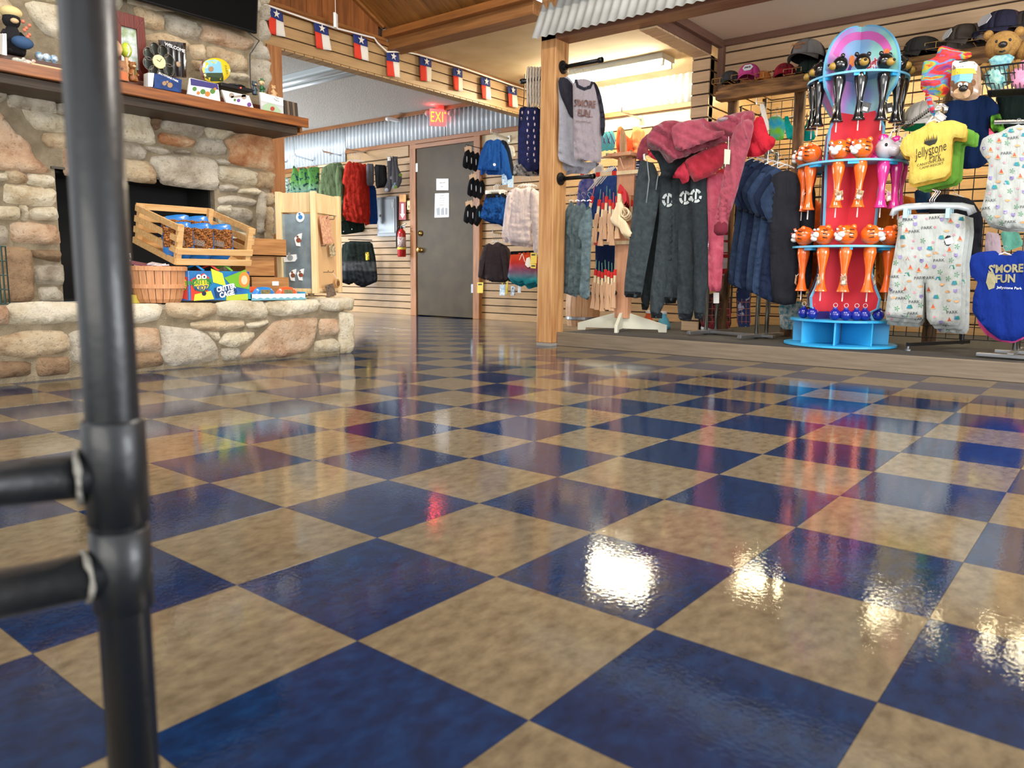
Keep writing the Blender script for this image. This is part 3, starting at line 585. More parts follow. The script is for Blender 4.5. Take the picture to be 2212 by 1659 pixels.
FS = [([(60, 376), (108, 381), (115, 387), (115, 402), (95, 403), (60, 397)], 'a'), ([(14, 370), (35, 367), (50, 375), (58, 380), (57, 393), (35, 395), (15, 391)], 'b'), ([(-30, 374), (13, 374), (14, 390), (-30, 391)], 'a'),
 ([(12, 398), (40, 401), (110, 408), (119, 415), (118, 435), (108, 444), (70, 442), (10, 437)], 'a'), ([(-40, 445), (40, 448), (40, 470), (30, 474), (-40, 471)], 'a'), ([(42, 446), (55, 445), (58, 460), (57, 475), (46, 475)], 'a'),
 ([(65, 456), (80, 450), (118, 449), (124, 468), (120, 475), (75, 473), (64, 468)], 'a'), ([(24, 482), (60, 481), (115, 488), (125, 500), (128, 525), (110, 526), (28, 522)], 'p'), ([(-40, 488), (8, 490), (14, 500), (13, 525), (-40, 528)], 'g'),
 ([(68, 541), (118, 542), (128, 543), (128, 565), (110, 562), (72, 555)], 'n'), ([(-40, 536), (50, 536), (66, 545), (70, 580), (72, 650), (-40, 652)], 'n'), ([(72, 576), (100, 573), (134, 572), (136, 600), (133, 615), (75, 611)], 'g'), ([(85, 622), (120, 621), (133, 635), (135, 649), (88, 650)], 'g'),
 ([(-40, 240), (0, 243), (12, 262), (35, 290), (60, 310), (70, 335), (90, 352), (110, 370), (80, 372), (-40, 362)], 'p'), ([(16, 195), (25, 186), (45, 190), (70, 195), (115, 200), (118, 230), (120, 243), (100, 243), (60, 238), (45, 232), (20, 230)], 'g'),
 ([(125, 205), (144, 208), (146, 243), (125, 246)], 'g'), ([(50, 236), (75, 240), (125, 250), (150, 255), (150, 286), (110, 283), (78, 277), (60, 258)], 'a'), ([(90, 290), (150, 289), (150, 320), (105, 317), (92, 303)], 'b'), ([(136, 322), (158, 322), (158, 380), (138, 375)], 'p'),
 ([(-40, 170), (0, 170), (10, 185), (12, 210), (0, 218), (-40, 218)], 'g'), ([(150, 200), (215, 205), (222, 262), (152, 252)], 'g'), ([(154, 262), (246, 268), (246, 330), (154, 325)], 'a'), ([(162, 335), (250, 342), (250, 384), (162, 378)], 'b'),
 ([(253, 223), (275, 218), (300, 225), (318, 255), (330, 285), (335, 308), (325, 311), (290, 305), (254, 300)], 'a'), ([(322, 243), (343, 243), (346, 260), (343, 275), (335, 280), (326, 268)], 'n'),
 ([(350, 245), (360, 242), (400, 248), (430, 256), (438, 270), (438, 290), (430, 296), (395, 290), (360, 282), (349, 275)], 'g'), ([(342, 293), (350, 287), (400, 296), (418, 303), (417, 312), (412, 317), (390, 316), (345, 309)], 'o'),
 ([(315, 316), (350, 319), (372, 330), (350, 332), (318, 325)], 'g'), ([(375, 324), (400, 325), (412, 333), (380, 331)], 'g'), ([(255, 307), (290, 309), (313, 322), (312, 340), (305, 345), (275, 340), (256, 332)], 'g'),
 ([(257, 343), (280, 347), (318, 350), (334, 370), (335, 396), (300, 392), (258, 386)], 'b'), ([(324, 340), (370, 337), (440, 339), (465, 347), (468, 370), (468, 405), (458, 410), (390, 402), (350, 397), (338, 372), (326, 352)], 'g'),
 ([(440, 260), (470, 257), (485, 262), (512, 276), (510, 287), (495, 290), (480, 300), (450, 296), (441, 280)], 'a'), ([(418, 325), (430, 300), (450, 300), (475, 302), (488, 325), (487, 333), (460, 334), (425, 330)], 'g'), ([(466, 345), (480, 345), (492, 350), (490, 356), (472, 353)], 'g'),
 ([(486, 305), (510, 292), (545, 275), (565, 278), (585, 282), (587, 340), (588, 372), (560, 362), (520, 357), (495, 350), (498, 330)], 'o'), ([(470, 362), (480, 359), (530, 366), (552, 372), (554, 400), (520, 395), (475, 390)], 'a'), ([(553, 371), (585, 372), (590, 378), (590, 408), (553, 404)], 'b'),
 ([(472, 400), (500, 400), (512, 405), (508, 414), (475, 412)], 'g'), ([(516, 409), (550, 407), (559, 412), (556, 421), (515, 417)], 'a'), ([(472, 428), (500, 423), (545, 430), (552, 438), (545, 445), (500, 441), (475, 442)], 'g'), ([(471, 450), (478, 445), (498, 443), (498, 466), (472, 456)], 'a'),
 ([(499, 447), (530, 452), (543, 457), (545, 470), (538, 478), (510, 474), (499, 468)], 'g'), ([(472, 462), (495, 470), (500, 485), (475, 490)], 'a'), ([(562, 413), (572, 418), (573, 440), (570, 500), (556, 505), (555, 450)], 'g'), ([(575, 420), (590, 418), (592, 447), (575, 440)], 'b'), ([(574, 445), (590, 450), (588, 560), (570, 560)], 'b'),
 ([(480, 495), (550, 508), (550, 540), (482, 538)], 'a'), ([(484, 545), (555, 548), (555, 590), (486, 590)], 'g'), ([(487, 596), (560, 598), (560, 642), (488, 642)], 'b'),
 ([(233, -5), (258, -5), (263, 8), (255, 20), (240, 18)], 'a'), ([(290, 20), (300, 15), (352, 35), (352, 62), (335, 62), (305, 55)], 'b'), ([(357, 34), (375, 33), (420, 50), (432, 60), (430, 78), (422, 85), (390, 78), (365, 70), (358, 55)], 'g'),
 ([(437, 52), (460, 58), (500, 70), (540, 85), (543, 100), (530, 108), (500, 102), (440, 88), (432, 80)], 'p'), ([(410, 100), (440, 97), (443, 128), (420, 125), (414, 118)], 'b'), ([(448, 102), (470, 103), (520, 120), (533, 130), (534, 152), (500, 150), (470, 140), (449, 125)], 'b'),
 ([(495, 157), (532, 160), (536, 175), (502, 170)], 'a'), ([(545, 90), (560, 88), (580, 115), (583, 128), (560, 126), (543, 116)], 'g'), ([(543, 128), (582, 133), (581, 175), (575, 198), (545, 180)], 'g'), ([(562, 15), (580, 12), (580, 42), (563, 40)], 'g'), ([(562, 48), (572, 45), (582, 70), (580, 85), (560, 82)], 'g'),
 ([(265, 30), (287, 45), (300, 75), (270, 60)], 'a'), ([(300, 80), (352, 72), (405, 90), (405, 110), (320, 105)], 'b'), ([(415, 132), (437, 134), (438, 152), (420, 150)], 'b'), ([(55, 10), (75, 5), (130, 15), (132, 85), (95, 70), (70, 40)], 'a'), ([(20, -8), (130, -8), (130, 6), (75, 0)], 'a'), ([(-30, -5), (10, -5), (45, 40), (-30, 55)], 'b'),
 ([(140, -5), (230, -5), (232, 12), (140, 10)], 'g'), ([(140, 18), (232, 22), (232, 72), (140, 68)], 'b'), ([(290, -20), (390, -20), (390, 25), (330, 20), (270, 5)], 'a'), ([(400, -30), (560, -30), (560, 30), (400, 30)], 'g'), ([(562, -40), (582, -40), (582, 5), (563, 8)], 'a')]
fp = PX(FX)
for k, (P, c) in enumerate(FS):
    puff('stone', P, fp, ST[c], fire, t=.04, edge=.02, res=.024, seed=k+50, rough=.013, sm=.5, back=.5, power=.35, grow=.008)
# mantel
mw_ = wood('mantel_wood', '965a2a', '68391a', 'y', .38, coat=.3, sc=4); mdark = wood('mantel_dark', '4b3a28', '2e261c', 'y', .55, sc=5)
man = thing('mantel_shelf', 'long brown wooden mantel shelf crowded with souvenirs across the stone chimney', 'shelf', (-3.58, 1.2, 1.43))
G().box((-3.75, -.5, 1.435), (-3.44, 2.49, 1.47)).mk('shelf_board', mw_, man, bev=.004)
G().box((-3.44, -.5, 1.43), (-3.415, 2.5, 1.487)).mk('front_lip', mw_, man, bev=.004)
G().box((-3.75, -.5, 1.385), (-3.47, 2.45, 1.434)).mk('support_beam', mdark, man, bev=.004)
G().box((-3.74, -.5, 1.47), (-3.56, 2.34, 1.545)).mk('back_step', wood('step_wood', '5a2c16', '3d1c0e', 'y', .4, sc=4), man, bev=.004)
G().beam((-3.77, 2.46, 1.425), (-3.5, 2.5, 1.425), .02, .03).mk('bracket', FIR, man)
# television
tv = thing('television', 'big black flat television hung tilted above the mantel', 'television', (-3.6, 1.7, 1.98))
tz = V3((.12, 0, .99)); tz /= np.linalg.norm(tz); tn = V3((.99, 0, -.12))
P0 = X(559, 73, -3.60); A_ = V3((0, -1.05, 0))
G().cub(P0-tn*.05, A_, tn*.035, tz*.62).mk('casing', mat('tv_casing', '0a0a0b', .5, spec=.2), tv, bev=.006); G().cub(P0-tn*.0149+tz*.012-V3((0, .012, 0)), A_*.975, tn*.001, tz*.6).mk('screen', mat('tv_screen', '050607', .25, spec=.15), tv)
G().tube([P0-tn*.03+A_*.06, X(560, 88, -3.66), X(540, 118, -3.68), X(541, 180, -3.68), X(545, 200, -3.64)], .004, 6).mk('power_cable', black, tv, smooth=True)
G().box((FX-.01, 1.5, 2.15), (-3.62, 1.8, 2.4)).mk('wall_bracket', blackmet, tv)
# ------------------------------------------------------------------ foreground stool of black pipe
stool = thing('pipe_stool', 'out-of-focus black metal pipe stool leg with welded rungs in the left foreground', 'stool', (.27, -.43, 0))
bp_ = mat('powder_coat_black', '15181b', .4, metal=.1, coat=.12, bump=.06, bs=90); weld = mat('weld_bead', '8e8b82', .55, metal=.4, bump=.5, bs=200)
dd = ray(243, 900); dd = dd/np.hypot(dd[0], dd[1]); PB = CAM+dd*.57; bx, by = PB[0], PB[1]
G().tube([(bx, by, 0), (bx, by, .9)], .0166, 32).mk('leg', bp_, stool, smooth=True)
def pz(px, py): 
    d = ray(px, py); t = ((bx-CAM[0])*CF[0]+(by-CAM[1])*CF[1])/(d[0]*CF[0]+d[1]*CF[1]); return (CAM+d*t)[2]
z1, z2, z3 = pz(243, 905), pz(250, 1128), pz(262, 1312)
G().tube([(bx, by, z2), (bx, by, z2+.001), (bx, by, z1-.002), (bx, by, z1)], [.0175, .0196, .0196, .018], 32).mk('collar', bp_, stool, smooth=True)
G().tube([(bx, by, z3), (bx, by, z3+.001), (bx, by, z2-.004), (bx, by, z2-.003)], [.0175, .0192, .0192, .0175], 32).mk('collar', bp_, stool, smooth=True)
def hz(px, py, z): d = ray(px, py); t = (z-CAM[2])/d[2]; return CAM+d*t
for (pa, pb, name) in (((190, 1022), (0, 1046), 'rung'), ((222, 1228), (0, 1284), 'rung')):
    z = pz(*pa); B_ = hz(pb[0], pb[1], z); P_ = V3((bx, by, z)); d = B_-P_; d /= np.linalg.norm(d)
    G().tube([P_+d*.01, P_+d*.55], .0145 if pa[1] < 1100 else .0155, 24).mk(name, bp_, stool, smooth=True)
    k = np.cross(d, (0, 0, 1)); r_ = .0165; ring = [P_+d*(.021+.0015*random.random())+(k*math.cos(t_)+V3((0, 0, 1))*math.sin(t_))*r_ for t_ in np.linspace(0, 2*math.pi, 22)[:-1]]
    G().tube(ring, [.0012+.0018*random.random() for _ in ring], 7, closed=True).mk('weld', weld, stool, smooth=True)
    far = P_+d*.55; G().tube([(far[0], far[1], 0), (far[0], far[1], .9)], .0166, 24).mk('leg', bp_, stool, smooth=True)
G().lathe((bx, by, 0), [(.02, 0), (.02, .02), (.017, .03)], 20).mk('foot_cap', black, stool, smooth=True)
# the seat over the legs
G().tube([(bx, by, .9), tuple(V3((bx, by, .9))+d*.55)], .0166, 20).mk('seat_rail', bp_, stool, smooth=True)
# ------------------------------------------------------------------ things on the mantel
MZ = 1.487; SZ = 1.545
def card(name, lab, cat, px4, x, m, th=.004, grp=None):
    pl = PX(x); P = [pl.w(*q) for q in px4]; o = G().prism([p-pl.n*th for p in P], pl.n*th).mk(name, m); GEO[o.name] = GEO[o.name]; tag(o, lab, cat, grp); return o, pl
def blot(o, pl, spots, m, name='printed_picture', off=.0012):
    return stuff(decals(o, name, [[pl.uv(*q) for q in s] for s in spots], pl, m, off=off, res=.02))
blue1 = mat('postcard_blue', '17407e', .35, col2='0e2a5c', cs=30)
t = thing('postcard_stack', 'thick stack of dark blue night-sky postcards leaning at the front of the mantel', 'postcards', X(355, 195, -3.44), 'postcard stacks')
for k in range(5):
    pl = PX(-3.45-.012*k); P = [pl.w(*q) for q in ((333, 158), (393, 172), (391, 200), (330, 189))]; o = G().prism([p for p in P], V3((-.008, 0, 0))).mk('postcard', blue1 if k == 0 else papr, t)
    if k == 0:
        GEO[o.name] = GEO[o.name]; text(o, 'JELLYSTONE PARK', (364, 167), .010, pl, papr, rot=-13, off=.001, bold=.02); blot(o, pl, [circ((355, 180), 5, 8), circ((367, 184), 6, 8), circ((361, 177), 3, 8)], mat('print_brown', '9b7a58', .5))
G().cub(X(320, 157, -3.45), X(333, 158, -3.45)-X(320, 157, -3.45), (-.05, 0, 0), X(320, 187, -3.45)-X(320, 157, -3.45)).mk('card_edges', papr, t)
o, pl = card('postcard', 'white postcard with a purple sky and colourful cartoon animals in the middle of the mantel', 'postcard', [(411, 168), (471, 182), (476, 219), (406, 203)], -3.44, papr, .015)
blot(o, pl, [[(411, 169), (470, 182), (472, 194), (440, 188), (412, 184)]], mat('print_purple', '3a3470', .4)); blot(o, pl, [circ((420, 192), 5, 8), circ((438, 198), 6, 8), circ((459, 197), 6, 8)], mat('print_green', '4d7a35', .5), off=.0018); blot(o, pl, [circ((428, 201), 4, 8), circ((448, 203), 6, 8), circ((464, 192), 3, 8)], mat('print_orange', 'c4762e', .5), off=.0022)
o, pl = card('postcard', 'white postcard with grey stone figures, right of the purple-sky card', 'postcard', [(479, 194), (538, 207), (548, 234), (490, 224)], -3.44, papr, .015)
blot(o, pl, [circ((500, 206), 6, 8), circ((527, 209), 6, 8), [(498, 208), (530, 204), (531, 209), (500, 212)]], mat('print_grey2', '9a8b80', .5)); blot(o, pl, [circ((538, 226), 5, 8), circ((515, 217), 4, 8)], mat('print_violet', '6d3f85', .5), off=.0018); blot(o, pl, [circ((507, 216), 3, 8)], mat('print_green', '4d7a35', .5), off=.002)
o, pl = card('magnet_packet', 'clear packet with a white header reading vinyl magnet near the right end of the mantel', 'packet', [(561, 199), (611, 212), (613, 249), (565, 237)], -3.44, clearp, .012)
decal(o, 'header_card', [pl.uv(*q) for q in ((561, 199), (611, 212), (612, 229), (563, 217))], pl, papr, uvp=True, off=.001); text(o, 'Vinyl\nMagnet', (597, 214), .010, pl, ink, rot=-12, off=.003)
decal(o, 'magnet', [pl.uv(*q) for q in ((567, 228), (580, 222), (592, 226), (606, 238), (606, 246), (567, 237))], pl, mat('print_green_pale', '9cb592', .5), uvp=True, off=.002); blot(o, pl, [circ((588, 235), 5, 8)], mat('print_red', 'a33a2c', .5), off=.003)
for k in range(5):
    o, pl = card('storybook', ['dark slim case at the left of the five-case row on the mantel end', 'second dark slim case from the left on the mantel end', 'middle dark slim case of the row on the mantel end', 'fourth dark slim case from the left on the mantel end', 'pale-edged last slim case at the right tip of the mantel'][k], 'case', [(613+k*6, 216+k*1.4), (618+k*6, 217+k*1.4), (621+k*6, 253+k*1.4), (616+k*6, 252+k*1.4)], -3.45, mat('case_dark', '3b332c', .4) if k % 2 == 0 else mat('case_brown', '6a5a4a', .4), .11, 'slim cases at the mantel end')
# yellow/blue round souvenir plate
t = thing('souvenir_plate', 'oval souvenir plate with a blue landscape and yellow edge standing on the mantel', 'plate', X(465, 178, -3.6)); pl = PX(-3.6)
pz_ = puff('plate_body', [(x_, y_) for x_, y_ in circ((465, 152), 33, 28, 27)], pl, mat('plate_yellow', 'd9bb2a', .25, coat=.6), t, t=.012, edge=.02, res=.02)
decal(pz_, 'picture_sky', [(440, 150), (437, 140), (445, 131), (463, 129), (474, 135), (478, 158), (440, 158)], pl, mat('plate_blue', '7fb6d6', .3)); decal(pz_, 'picture_ground', [(437, 158), (478, 158), (482, 176), (455, 176), (442, 168)], pl, mat('plate_green', '33432a', .4)); decal(pz_, 'dark_edge', [(430, 150), (436, 133), (440, 131), (435, 150), (442, 172), (436, 166)], pl, mat('plate_maroon', '5a2a2a', .4)); blot(pz_, pl, [circ((453, 150), 6, 8)], mat('print_brown', '9b7a58', .5), off=.004)
text(pz_, 'PARK', (486, 152), .016, pl, mat('print_green_dk', '6b7a1c', .5), rot=-75, off=.004)
# wind chime tubes with WELCOME
t = thing('wind_chimes', 'clear-wrapped silver tube set with the word WELCOME standing on the mantel', 'ornament', X(378, 172, -3.6)); pl = PX(-3.62)
panel = G().prism([pl.w(*q) for q in ((344, 86), (402, 93), (403, 168), (350, 160))], (-.01, 0, 0)).mk('back_card', mat('card_grey', '4a4648', .4), t)
for k in range(5):
    xx = 350+k*12; G().tube([X(xx, 88+k*1.4, -3.6), X(xx+1.5, 158+k*2, -3.6)], .0085, 10).mk('tube', steel if k < 4 else chrome, t, smooth=True)
text(None, 'WELCOME', (378, 103), .018, Pl((-3.588, 0, 0), (1, 0, 0)), papr, t, rot=-8, off=0, bold=.02); G().ball(X(385, 139, -3.585), (.006, .014, .016)).mk('charm', mat('charm_tan', 'a48a68', .5), t, smooth=True)
# flower clock
t = thing('flower_clock', 'round cream clock with dark metal flower petals, left of the tube set', 'clock', X(340, 165, -3.56)); c = X(342, 134, -3.56)
for k in range(8):
    a = k*math.pi/4+.3; cc = c+V3((0, math.cos(a)*.062, math.sin(a)*.068)); G().ball(cc, (.006, .03, .034), 12, 8).mk('petal', mat('petal_dark', '2c302c', .3, metal=.7), t, smooth=True)
    G().tube([cc+V3((.006, .03*math.cos(q), .034*math.sin(q))) for q in np.linspace(0, 2*math.pi, 17)[:-1]], .0018, 5, closed=True).mk('petal_rim', chrome, t)
G().lathe(c+V3((0, 0, 0)), [(.036, 0), (.036, .012), (.032, .014)], 24, ax=(1, 0, 0)).mk('clock_face', mat('clock_cream', 'd9cf9a', .4), t, smooth=False)
G().beam(c+V3((.016, 0, 0)), c+V3((.016, .012, .018)), .002, .002).beam(c+V3((.016, 0, 0)), c+V3((.016, -.016, .008)), .002, .002).mk('clock_hands', ink, t)
# red picture frame
t = thing('picture_frame', 'wide dark red picture frame standing on the mantel behind the ornaments', 'picture frame', X(278, 190, -3.64)); rf = wood('red_frame_wood', '6e2417', '54180f', 'z', .4)
q = [X(240, 22, -3.66), X(308, 40, -3.66), X(318, 186, -3.66), X(240, 170, -3.66)]; c = sum(q)/4; inn = [c+(p-c)*V3((1, .5, .6)) for p in q]
for k in range(4): G().prism([q[k], q[(k+1) % 4], inn[(k+1) % 4], inn[k]], (.02, 0, 0)).mk('frame_side', rf, t, bev=.002)
G().prism([p+V3((.004, 0, 0)) for p in inn], (.003, 0, 0)).mk('photo', mat('photo_greenery', '8fa27c', .25, col2='d6dde0', cs=25), t)
def figure(name, lab, px, base, x, h, body, head, extra=None, wid=.5, cat='figurine'):
    """small lathe-bodied souvenir figure: body, head, ears, feet, arms"""
    p = X(px, base, x); t = thing(name, lab, cat, p)
    G().lathe(p, [(h*.22*wid*2, 0), (h*.26*wid*2, h*.12), (h*.22*wid*2, h*.35), (h*.12*wid*2, h*.58), (h*.1*wid*2, h*.62)], 14).mk('body', body, t, smooth=True)
    G().ball(p+V3((0, 0, h*.76)), h*.19, 12, 8).mk('head', head, t, smooth=True)
    for s in (-1, 1):
        G().ball(p+V3((0, s*h*.15, h*.92)), h*.06, 8, 6).mk('ear', head, t, smooth=True)
        G().tube([p+V3((.0, s*h*.15*wid*2, h*.5)), p+V3((h*.1, s*h*.27*wid*2, h*.32)), p+V3((h*.2, s*h*.16*wid*2, h*.3))], [h*.05, h*.055, h*.05], 8).mk('arm', body, t, smooth=True)
        G().ball(p+V3((h*.12, s*h*.13*wid*2, h*.04)), (h*.12, h*.08, h*.06), 10, 6).mk('foot', head, t, smooth=True)
        G().ball(p+V3((h*.175, s*h*.06, h*.8)), h*.022, 6, 4).mk('eye', ink, t)
    G().ball(p+V3((h*.19, 0, h*.71)), (h*.07, h*.09, h*.06), 10, 6).mk('muzzle', mat('muzzle_tan', 'd2b084', .6), t, smooth=True)
    return t, p
tan = mat('resin_tan', 'c69a6a', .5); grn = mat('resin_green', '1f5c33', .4); navyr = mat('resin_slate', '3b4b55', .4)
figure('ornament_figure', 'small slate figure ornament, leftmost of three at the mantel end', 550, 205, -3.58, .085, navyr, navyr, wid=.35)
t, p = figure('ornament_figure', 'small tan figure with a green hat, middle of three at the mantel end', 566, 203, -3.56, .088, grn, mat('resin_skin', 'd8bd8e', .5), wid=.3); G().lathe(p+V3((0, 0, .078)), [(.018, 0), (.018, .003), (.011, .004), (.009, .014)], 12).mk('hat', grn, t)
figure('ornament_figure', 'small round tan figure ornament with a blue collar, rightmost of three at the mantel end', 591, 210, -3.54, .075, tan, tan, wid=.5)
t, p = figure('ornament_figure', 'brown wooden bear cut-out figure beside the lettered block on the mantel', 288, 176, -3.46, .105, mat('wood_bear', '8a5426', .5), mat('wood_bear', '8a5426', .5), wid=.42); G().beam(p+V3((.028, 0, .03)), p+V3((.028, .004, .06)), .006, .003).mk('tie', mat('print_green', '4d7a35', .5), t)
o, pl = card('wooden_sign', 'small carved wooden block with script letters and a red base, beside the pole', 'sign', [(238, 126), (272, 132), (279, 176), (238, 168)], -3.45, wood('sign_wood', 'a8744a', '8a5a34', 'y', .5), .02)
text(o, 'one', (256, 145), .022, pl, ink, rot=-8, shear=.3, off=.001); blot(o, pl, [[(241, 152), (256, 154), (257, 170), (241, 167)]], mat('print_redor', 'b8402c', .5)); blot(o, pl, [[(260, 154), (274, 157), (277, 174), (261, 171)]], mat('print_or', 'c2622e', .5))
for (cx, cy, r, c_, lab) in ((250, 104, .033, 'e0b48a', 'smooth peach egg-shaped ornament on the mantel beside the pole'), (272, 108, .03, 'b7c93a', 'lime green and white striped egg-shaped ornament behind the peach one')):
    p = X(cx, cy, -3.52 if r > .031 else -3.55); t = thing('egg_ornament', lab, 'ornament', p-V3((0, 0, r*1.3)))
    G().lathe(p-V3((0, 0, r*1.3)), [(r*.3, 0), (r*.75, r*.4), (r, r*1.1), (r*.85, r*1.8), (r*.45, r*2.4), (.002, r*2.6)], 18).mk('shell', mat('egg_'+c_, c_, .35, coat=.4), t, smooth=True)
    G().lathe((p[0], p[1], SZ if r < .031 else MZ), [(r*.6, 0), (r*.5, .006), (r*.3, .01), (r*.35, max(.012, p[2]-r*1.3-SZ))], 14).mk('stand', tan, t)
    if c_ == 'b7c93a': G().tube([p+V3((r*.98*math.cos(a), -.004+r*.25*math.cos(a), r*1.1*math.sin(a)-.005)) for a in np.linspace(-1.2, 1.2, 9)], .004, 6).mk('stripe', papr, t, smooth=True)
# cable box
t = thing('cable_box', 'slim black cable box with a red indicator light on the mantel', 'cable box', X(512, 195, -3.6)); q = X(478, 184, -3.57); r2 = X(545, 205, -3.57)
G().cub(q-V3((.12, 0, .004)), V3((0, r2[1]-q[1], 0)), V3((.12, 0, 0)), V3((0, 0, .022))).mk('case', black, t, bev=.003); G().ball((-3.568, X(520, 197, -3.57)[1], q[2]+.009), .004).mk('indicator', mat('led_red', 'ff2418', .3, emit=14), t)
p = X(510, 184, -3.62); G().ball((p[0], p[1], q[2]+.026), (.05, .06, .011), 14, 6).mk('mouse_puck', black, t, smooth=True)
# left group
t, p = figure('plush_bear', 'black plush bear with cream cap and blue pack at the mantel left end', 30, 118, -3.58, .21, mat('plush_black', '17161a', .95, bump=.8, bs=300), mat('plush_black', '17161a', .95), wid=.5, cat='plush toy')
G().ball(p+V3((.0, 0, .195)), (.045, .05, .03), 12, 8).mk('cap', mat('felt_cream', 'd9c58a', .9), t, smooth=True); G().ball(p+V3((.06, .02, .05)), (.03, .05, .03), 10, 8).mk('pack', mat('cloth_pack', '2f4f74', .8), t, smooth=True)
for k in range(7): G().ball(p+V3((.045+.01*(k % 2), .035+.012*(k % 3), .07+.014*k)), .009, 8, 6).mk('bead', mat('bead_coral', 'd3765a', .5), t, smooth=True)
for k in range(3):
    card('paper_booklet', ['grey booklet standing at the far left end of the mantel', 'white booklet second from the left end of the mantel', 'white booklet third from the left end of the mantel'][k], 'booklet', [(0+k*5, 72), (4+k*5, 73), (5+k*5, 118+k), (0+k*5, 117+k)], -3.45, papr if k else mat('paper_grey', 'a9a39a', .7), .09, 'booklets at the left end')
for k, (cx, lab, c_) in enumerate(((83, 'blue and white glass globe ornament, leftmost of three behind the mantel front', '6fa4c4'), (99, 'blue and white glass globe ornament, middle of three behind the mantel front', '86b4cf'), (115, 'blue and white glass globe ornament, rightmost of three near the pole', '5c8cae'))):
    p = X(cx, 105+k, -3.62); t = thing('glass_globe', lab, 'ornament', (p[0], p[1], SZ), 'glass globes'); G().ball((p[0], p[1], SZ+.035), .02, 14, 10).mk('globe', mat('globe_'+c_, c_, .1, coat=1, col2='e8eef2', cs=60), t, smooth=True); G().lathe((p[0], p[1], SZ), [(.018, 0), (.018, .006), (.012, .016)], 14).mk('base', mat('globe_base', '6d7f8a', .4), t)
for cx, lab, c_ in ((37, 'small grey-green stone animal trinket on the mantel lip', '8a9484'), (58, 'small pink and grey animal trinket on the mantel lip', 'b08272')):
    p = X(cx, 121, -3.47); t = thing('trinket', lab, 'trinket', (p[0], p[1], MZ)); G().ball((p[0], p[1], MZ+.014), (.015, .026, .014), 12, 8).mk('body', mat('trinket_'+c_, c_, .5, col2='d8d2c4', cs=80), t, smooth=True); G().ball((p[0]+.005, p[1]+.026, MZ+.024), .01, 8, 6).mk('head', mat('trinket_'+c_, c_, .5), t, smooth=True)
p = X(102, 133, -3.45); tag(G().beam((p[0], p[1]-.075, MZ+.006), (p[0], p[1]+.075, MZ+.006), .022, .012).mk('wooden_stick', wood('pale_stick', 'd8b98a', 'c2a070', 'y', .5), bev=.004), 'flat pale wooden stick lying on the front of the mantel', 'stick')
# ------------------------------------------------------------------ things on the hearth
HZ = .355
pine = wood('pine_slat', 'e0b982', 'c9995e', 'y', .5, sc=5)
# tilted slatted crate
F_, R_ = X(379, 572, -3.20), X(541, 574, -3.20); L_ = X(288, 524, -3.62); up = V3((.10, 0, .99)); up /= np.linalg.norm(up)
B_ = L_+R_-F_; hf = .205; ef = R_-F_; es = L_-F_
cr = thing('slatted_crate', 'tilted pale pine slatted crate holding packs of orange plush snakes, on the hearth', 'crate', (F_+R_+L_+B_)/4)
nf = np.cross(ef, es); nf /= np.linalg.norm(nf); up = nf if nf[2] > 0 else -nf
def rail(a, b, z, h, th=.012): G().beam(a+up*(z+h/2), b+up*(z+h/2), th, h, up=up).mk('slat', pine, cr, bev=.001)
hs, hk = .215, .235
for z in (0, .058): rail(F_, R_, z, .034)
for z in (0, .062, .122, .182): rail(F_, L_, z, .034); rail(R_, B_, z, .034)
for z in (.0, .062, .122, .19): rail(L_, B_, z, .034)
ei, si = ef/np.linalg.norm(ef), es/np.linalg.norm(es)
for c_, h in ((F_, .215), (R_, .215), (L_, .22), (B_, .225)):
    cc = c_+(ei if c_ is F_ or c_ is L_ else -ei)*.018+(si if c_ is F_ or c_ is R_ else -si)*.018
    G().beam(cc, cc+up*h, .03, .03, up=ei).mk('corner_post', pine, cr, bev=.002)
G().cub(F_, ef, es, up*.006).mk('crate_floor', pine, cr)
fur = mat('plush_orange_rope', 'b8702e', .9, col2='4a2c16', cs=160, bump=.8, bs=200, lo=.4, hi=.6); bluep = mat('blue_pack', '1f6fb8', .3, coat=.5)
for k in range(5):
    f = (.1, .36, .62, .25, .5)[k]; dpt = .1 if k < 3 else .42
    o0 = F_+ef*f+es*dpt+up*(.012 if k < 3 else .02)
    t = thing('plush_pack', ['blue pack of orange braided plush at the front left of the crate', 'blue pack of orange braided plush at the front middle of the crate', 'blue pack of orange braided plush at the front right of the crate', 'blue pack of orange braided plush at the back left of the crate', 'blue pack of orange braided plush at the back right of the crate'][k], 'plush toy', o0, 'orange plush packs')
    pl = Pl(o0, CAM-o0); W = .155; H = .21
    puff('blue_bag', [(-W/2, 0), (W/2, 0), (W/2, H*.95), (W*.2, H), (-W/2, H*.9)], Pl(o0, (pl.n[0], pl.n[1], 0)), bluep, t, t=.02, edge=.03, res=.025, uvp=True, seed=k, rough=.006)
    pk2 = Pl(o0+V3((pl.n[0], pl.n[1], 0))*.022, (pl.n[0], pl.n[1], 0))
    g = G()
    for r_ in range(9):
        zz = .075+.0115*r_; g.tube([pk2.pt(-W*.46+W*.92*q/8, zz+.004*math.sin(q*1.9+r_), .006+.007*math.sin(q*2.3+r_*1.7)) for q in range(9)], .0085, 6)
    stuff(g.mk('braided_plush', fur, t, smooth=True)); G().prism([pk2.pt(*q, .022) for q in ((-.028, .085), (.028, .075), (.032, .105), (-.022, .116))], pk2.n*.002).mk('hang_tag', mat('tag_brown', '8a7460', .5, col2='4a3428', cs=200), t)
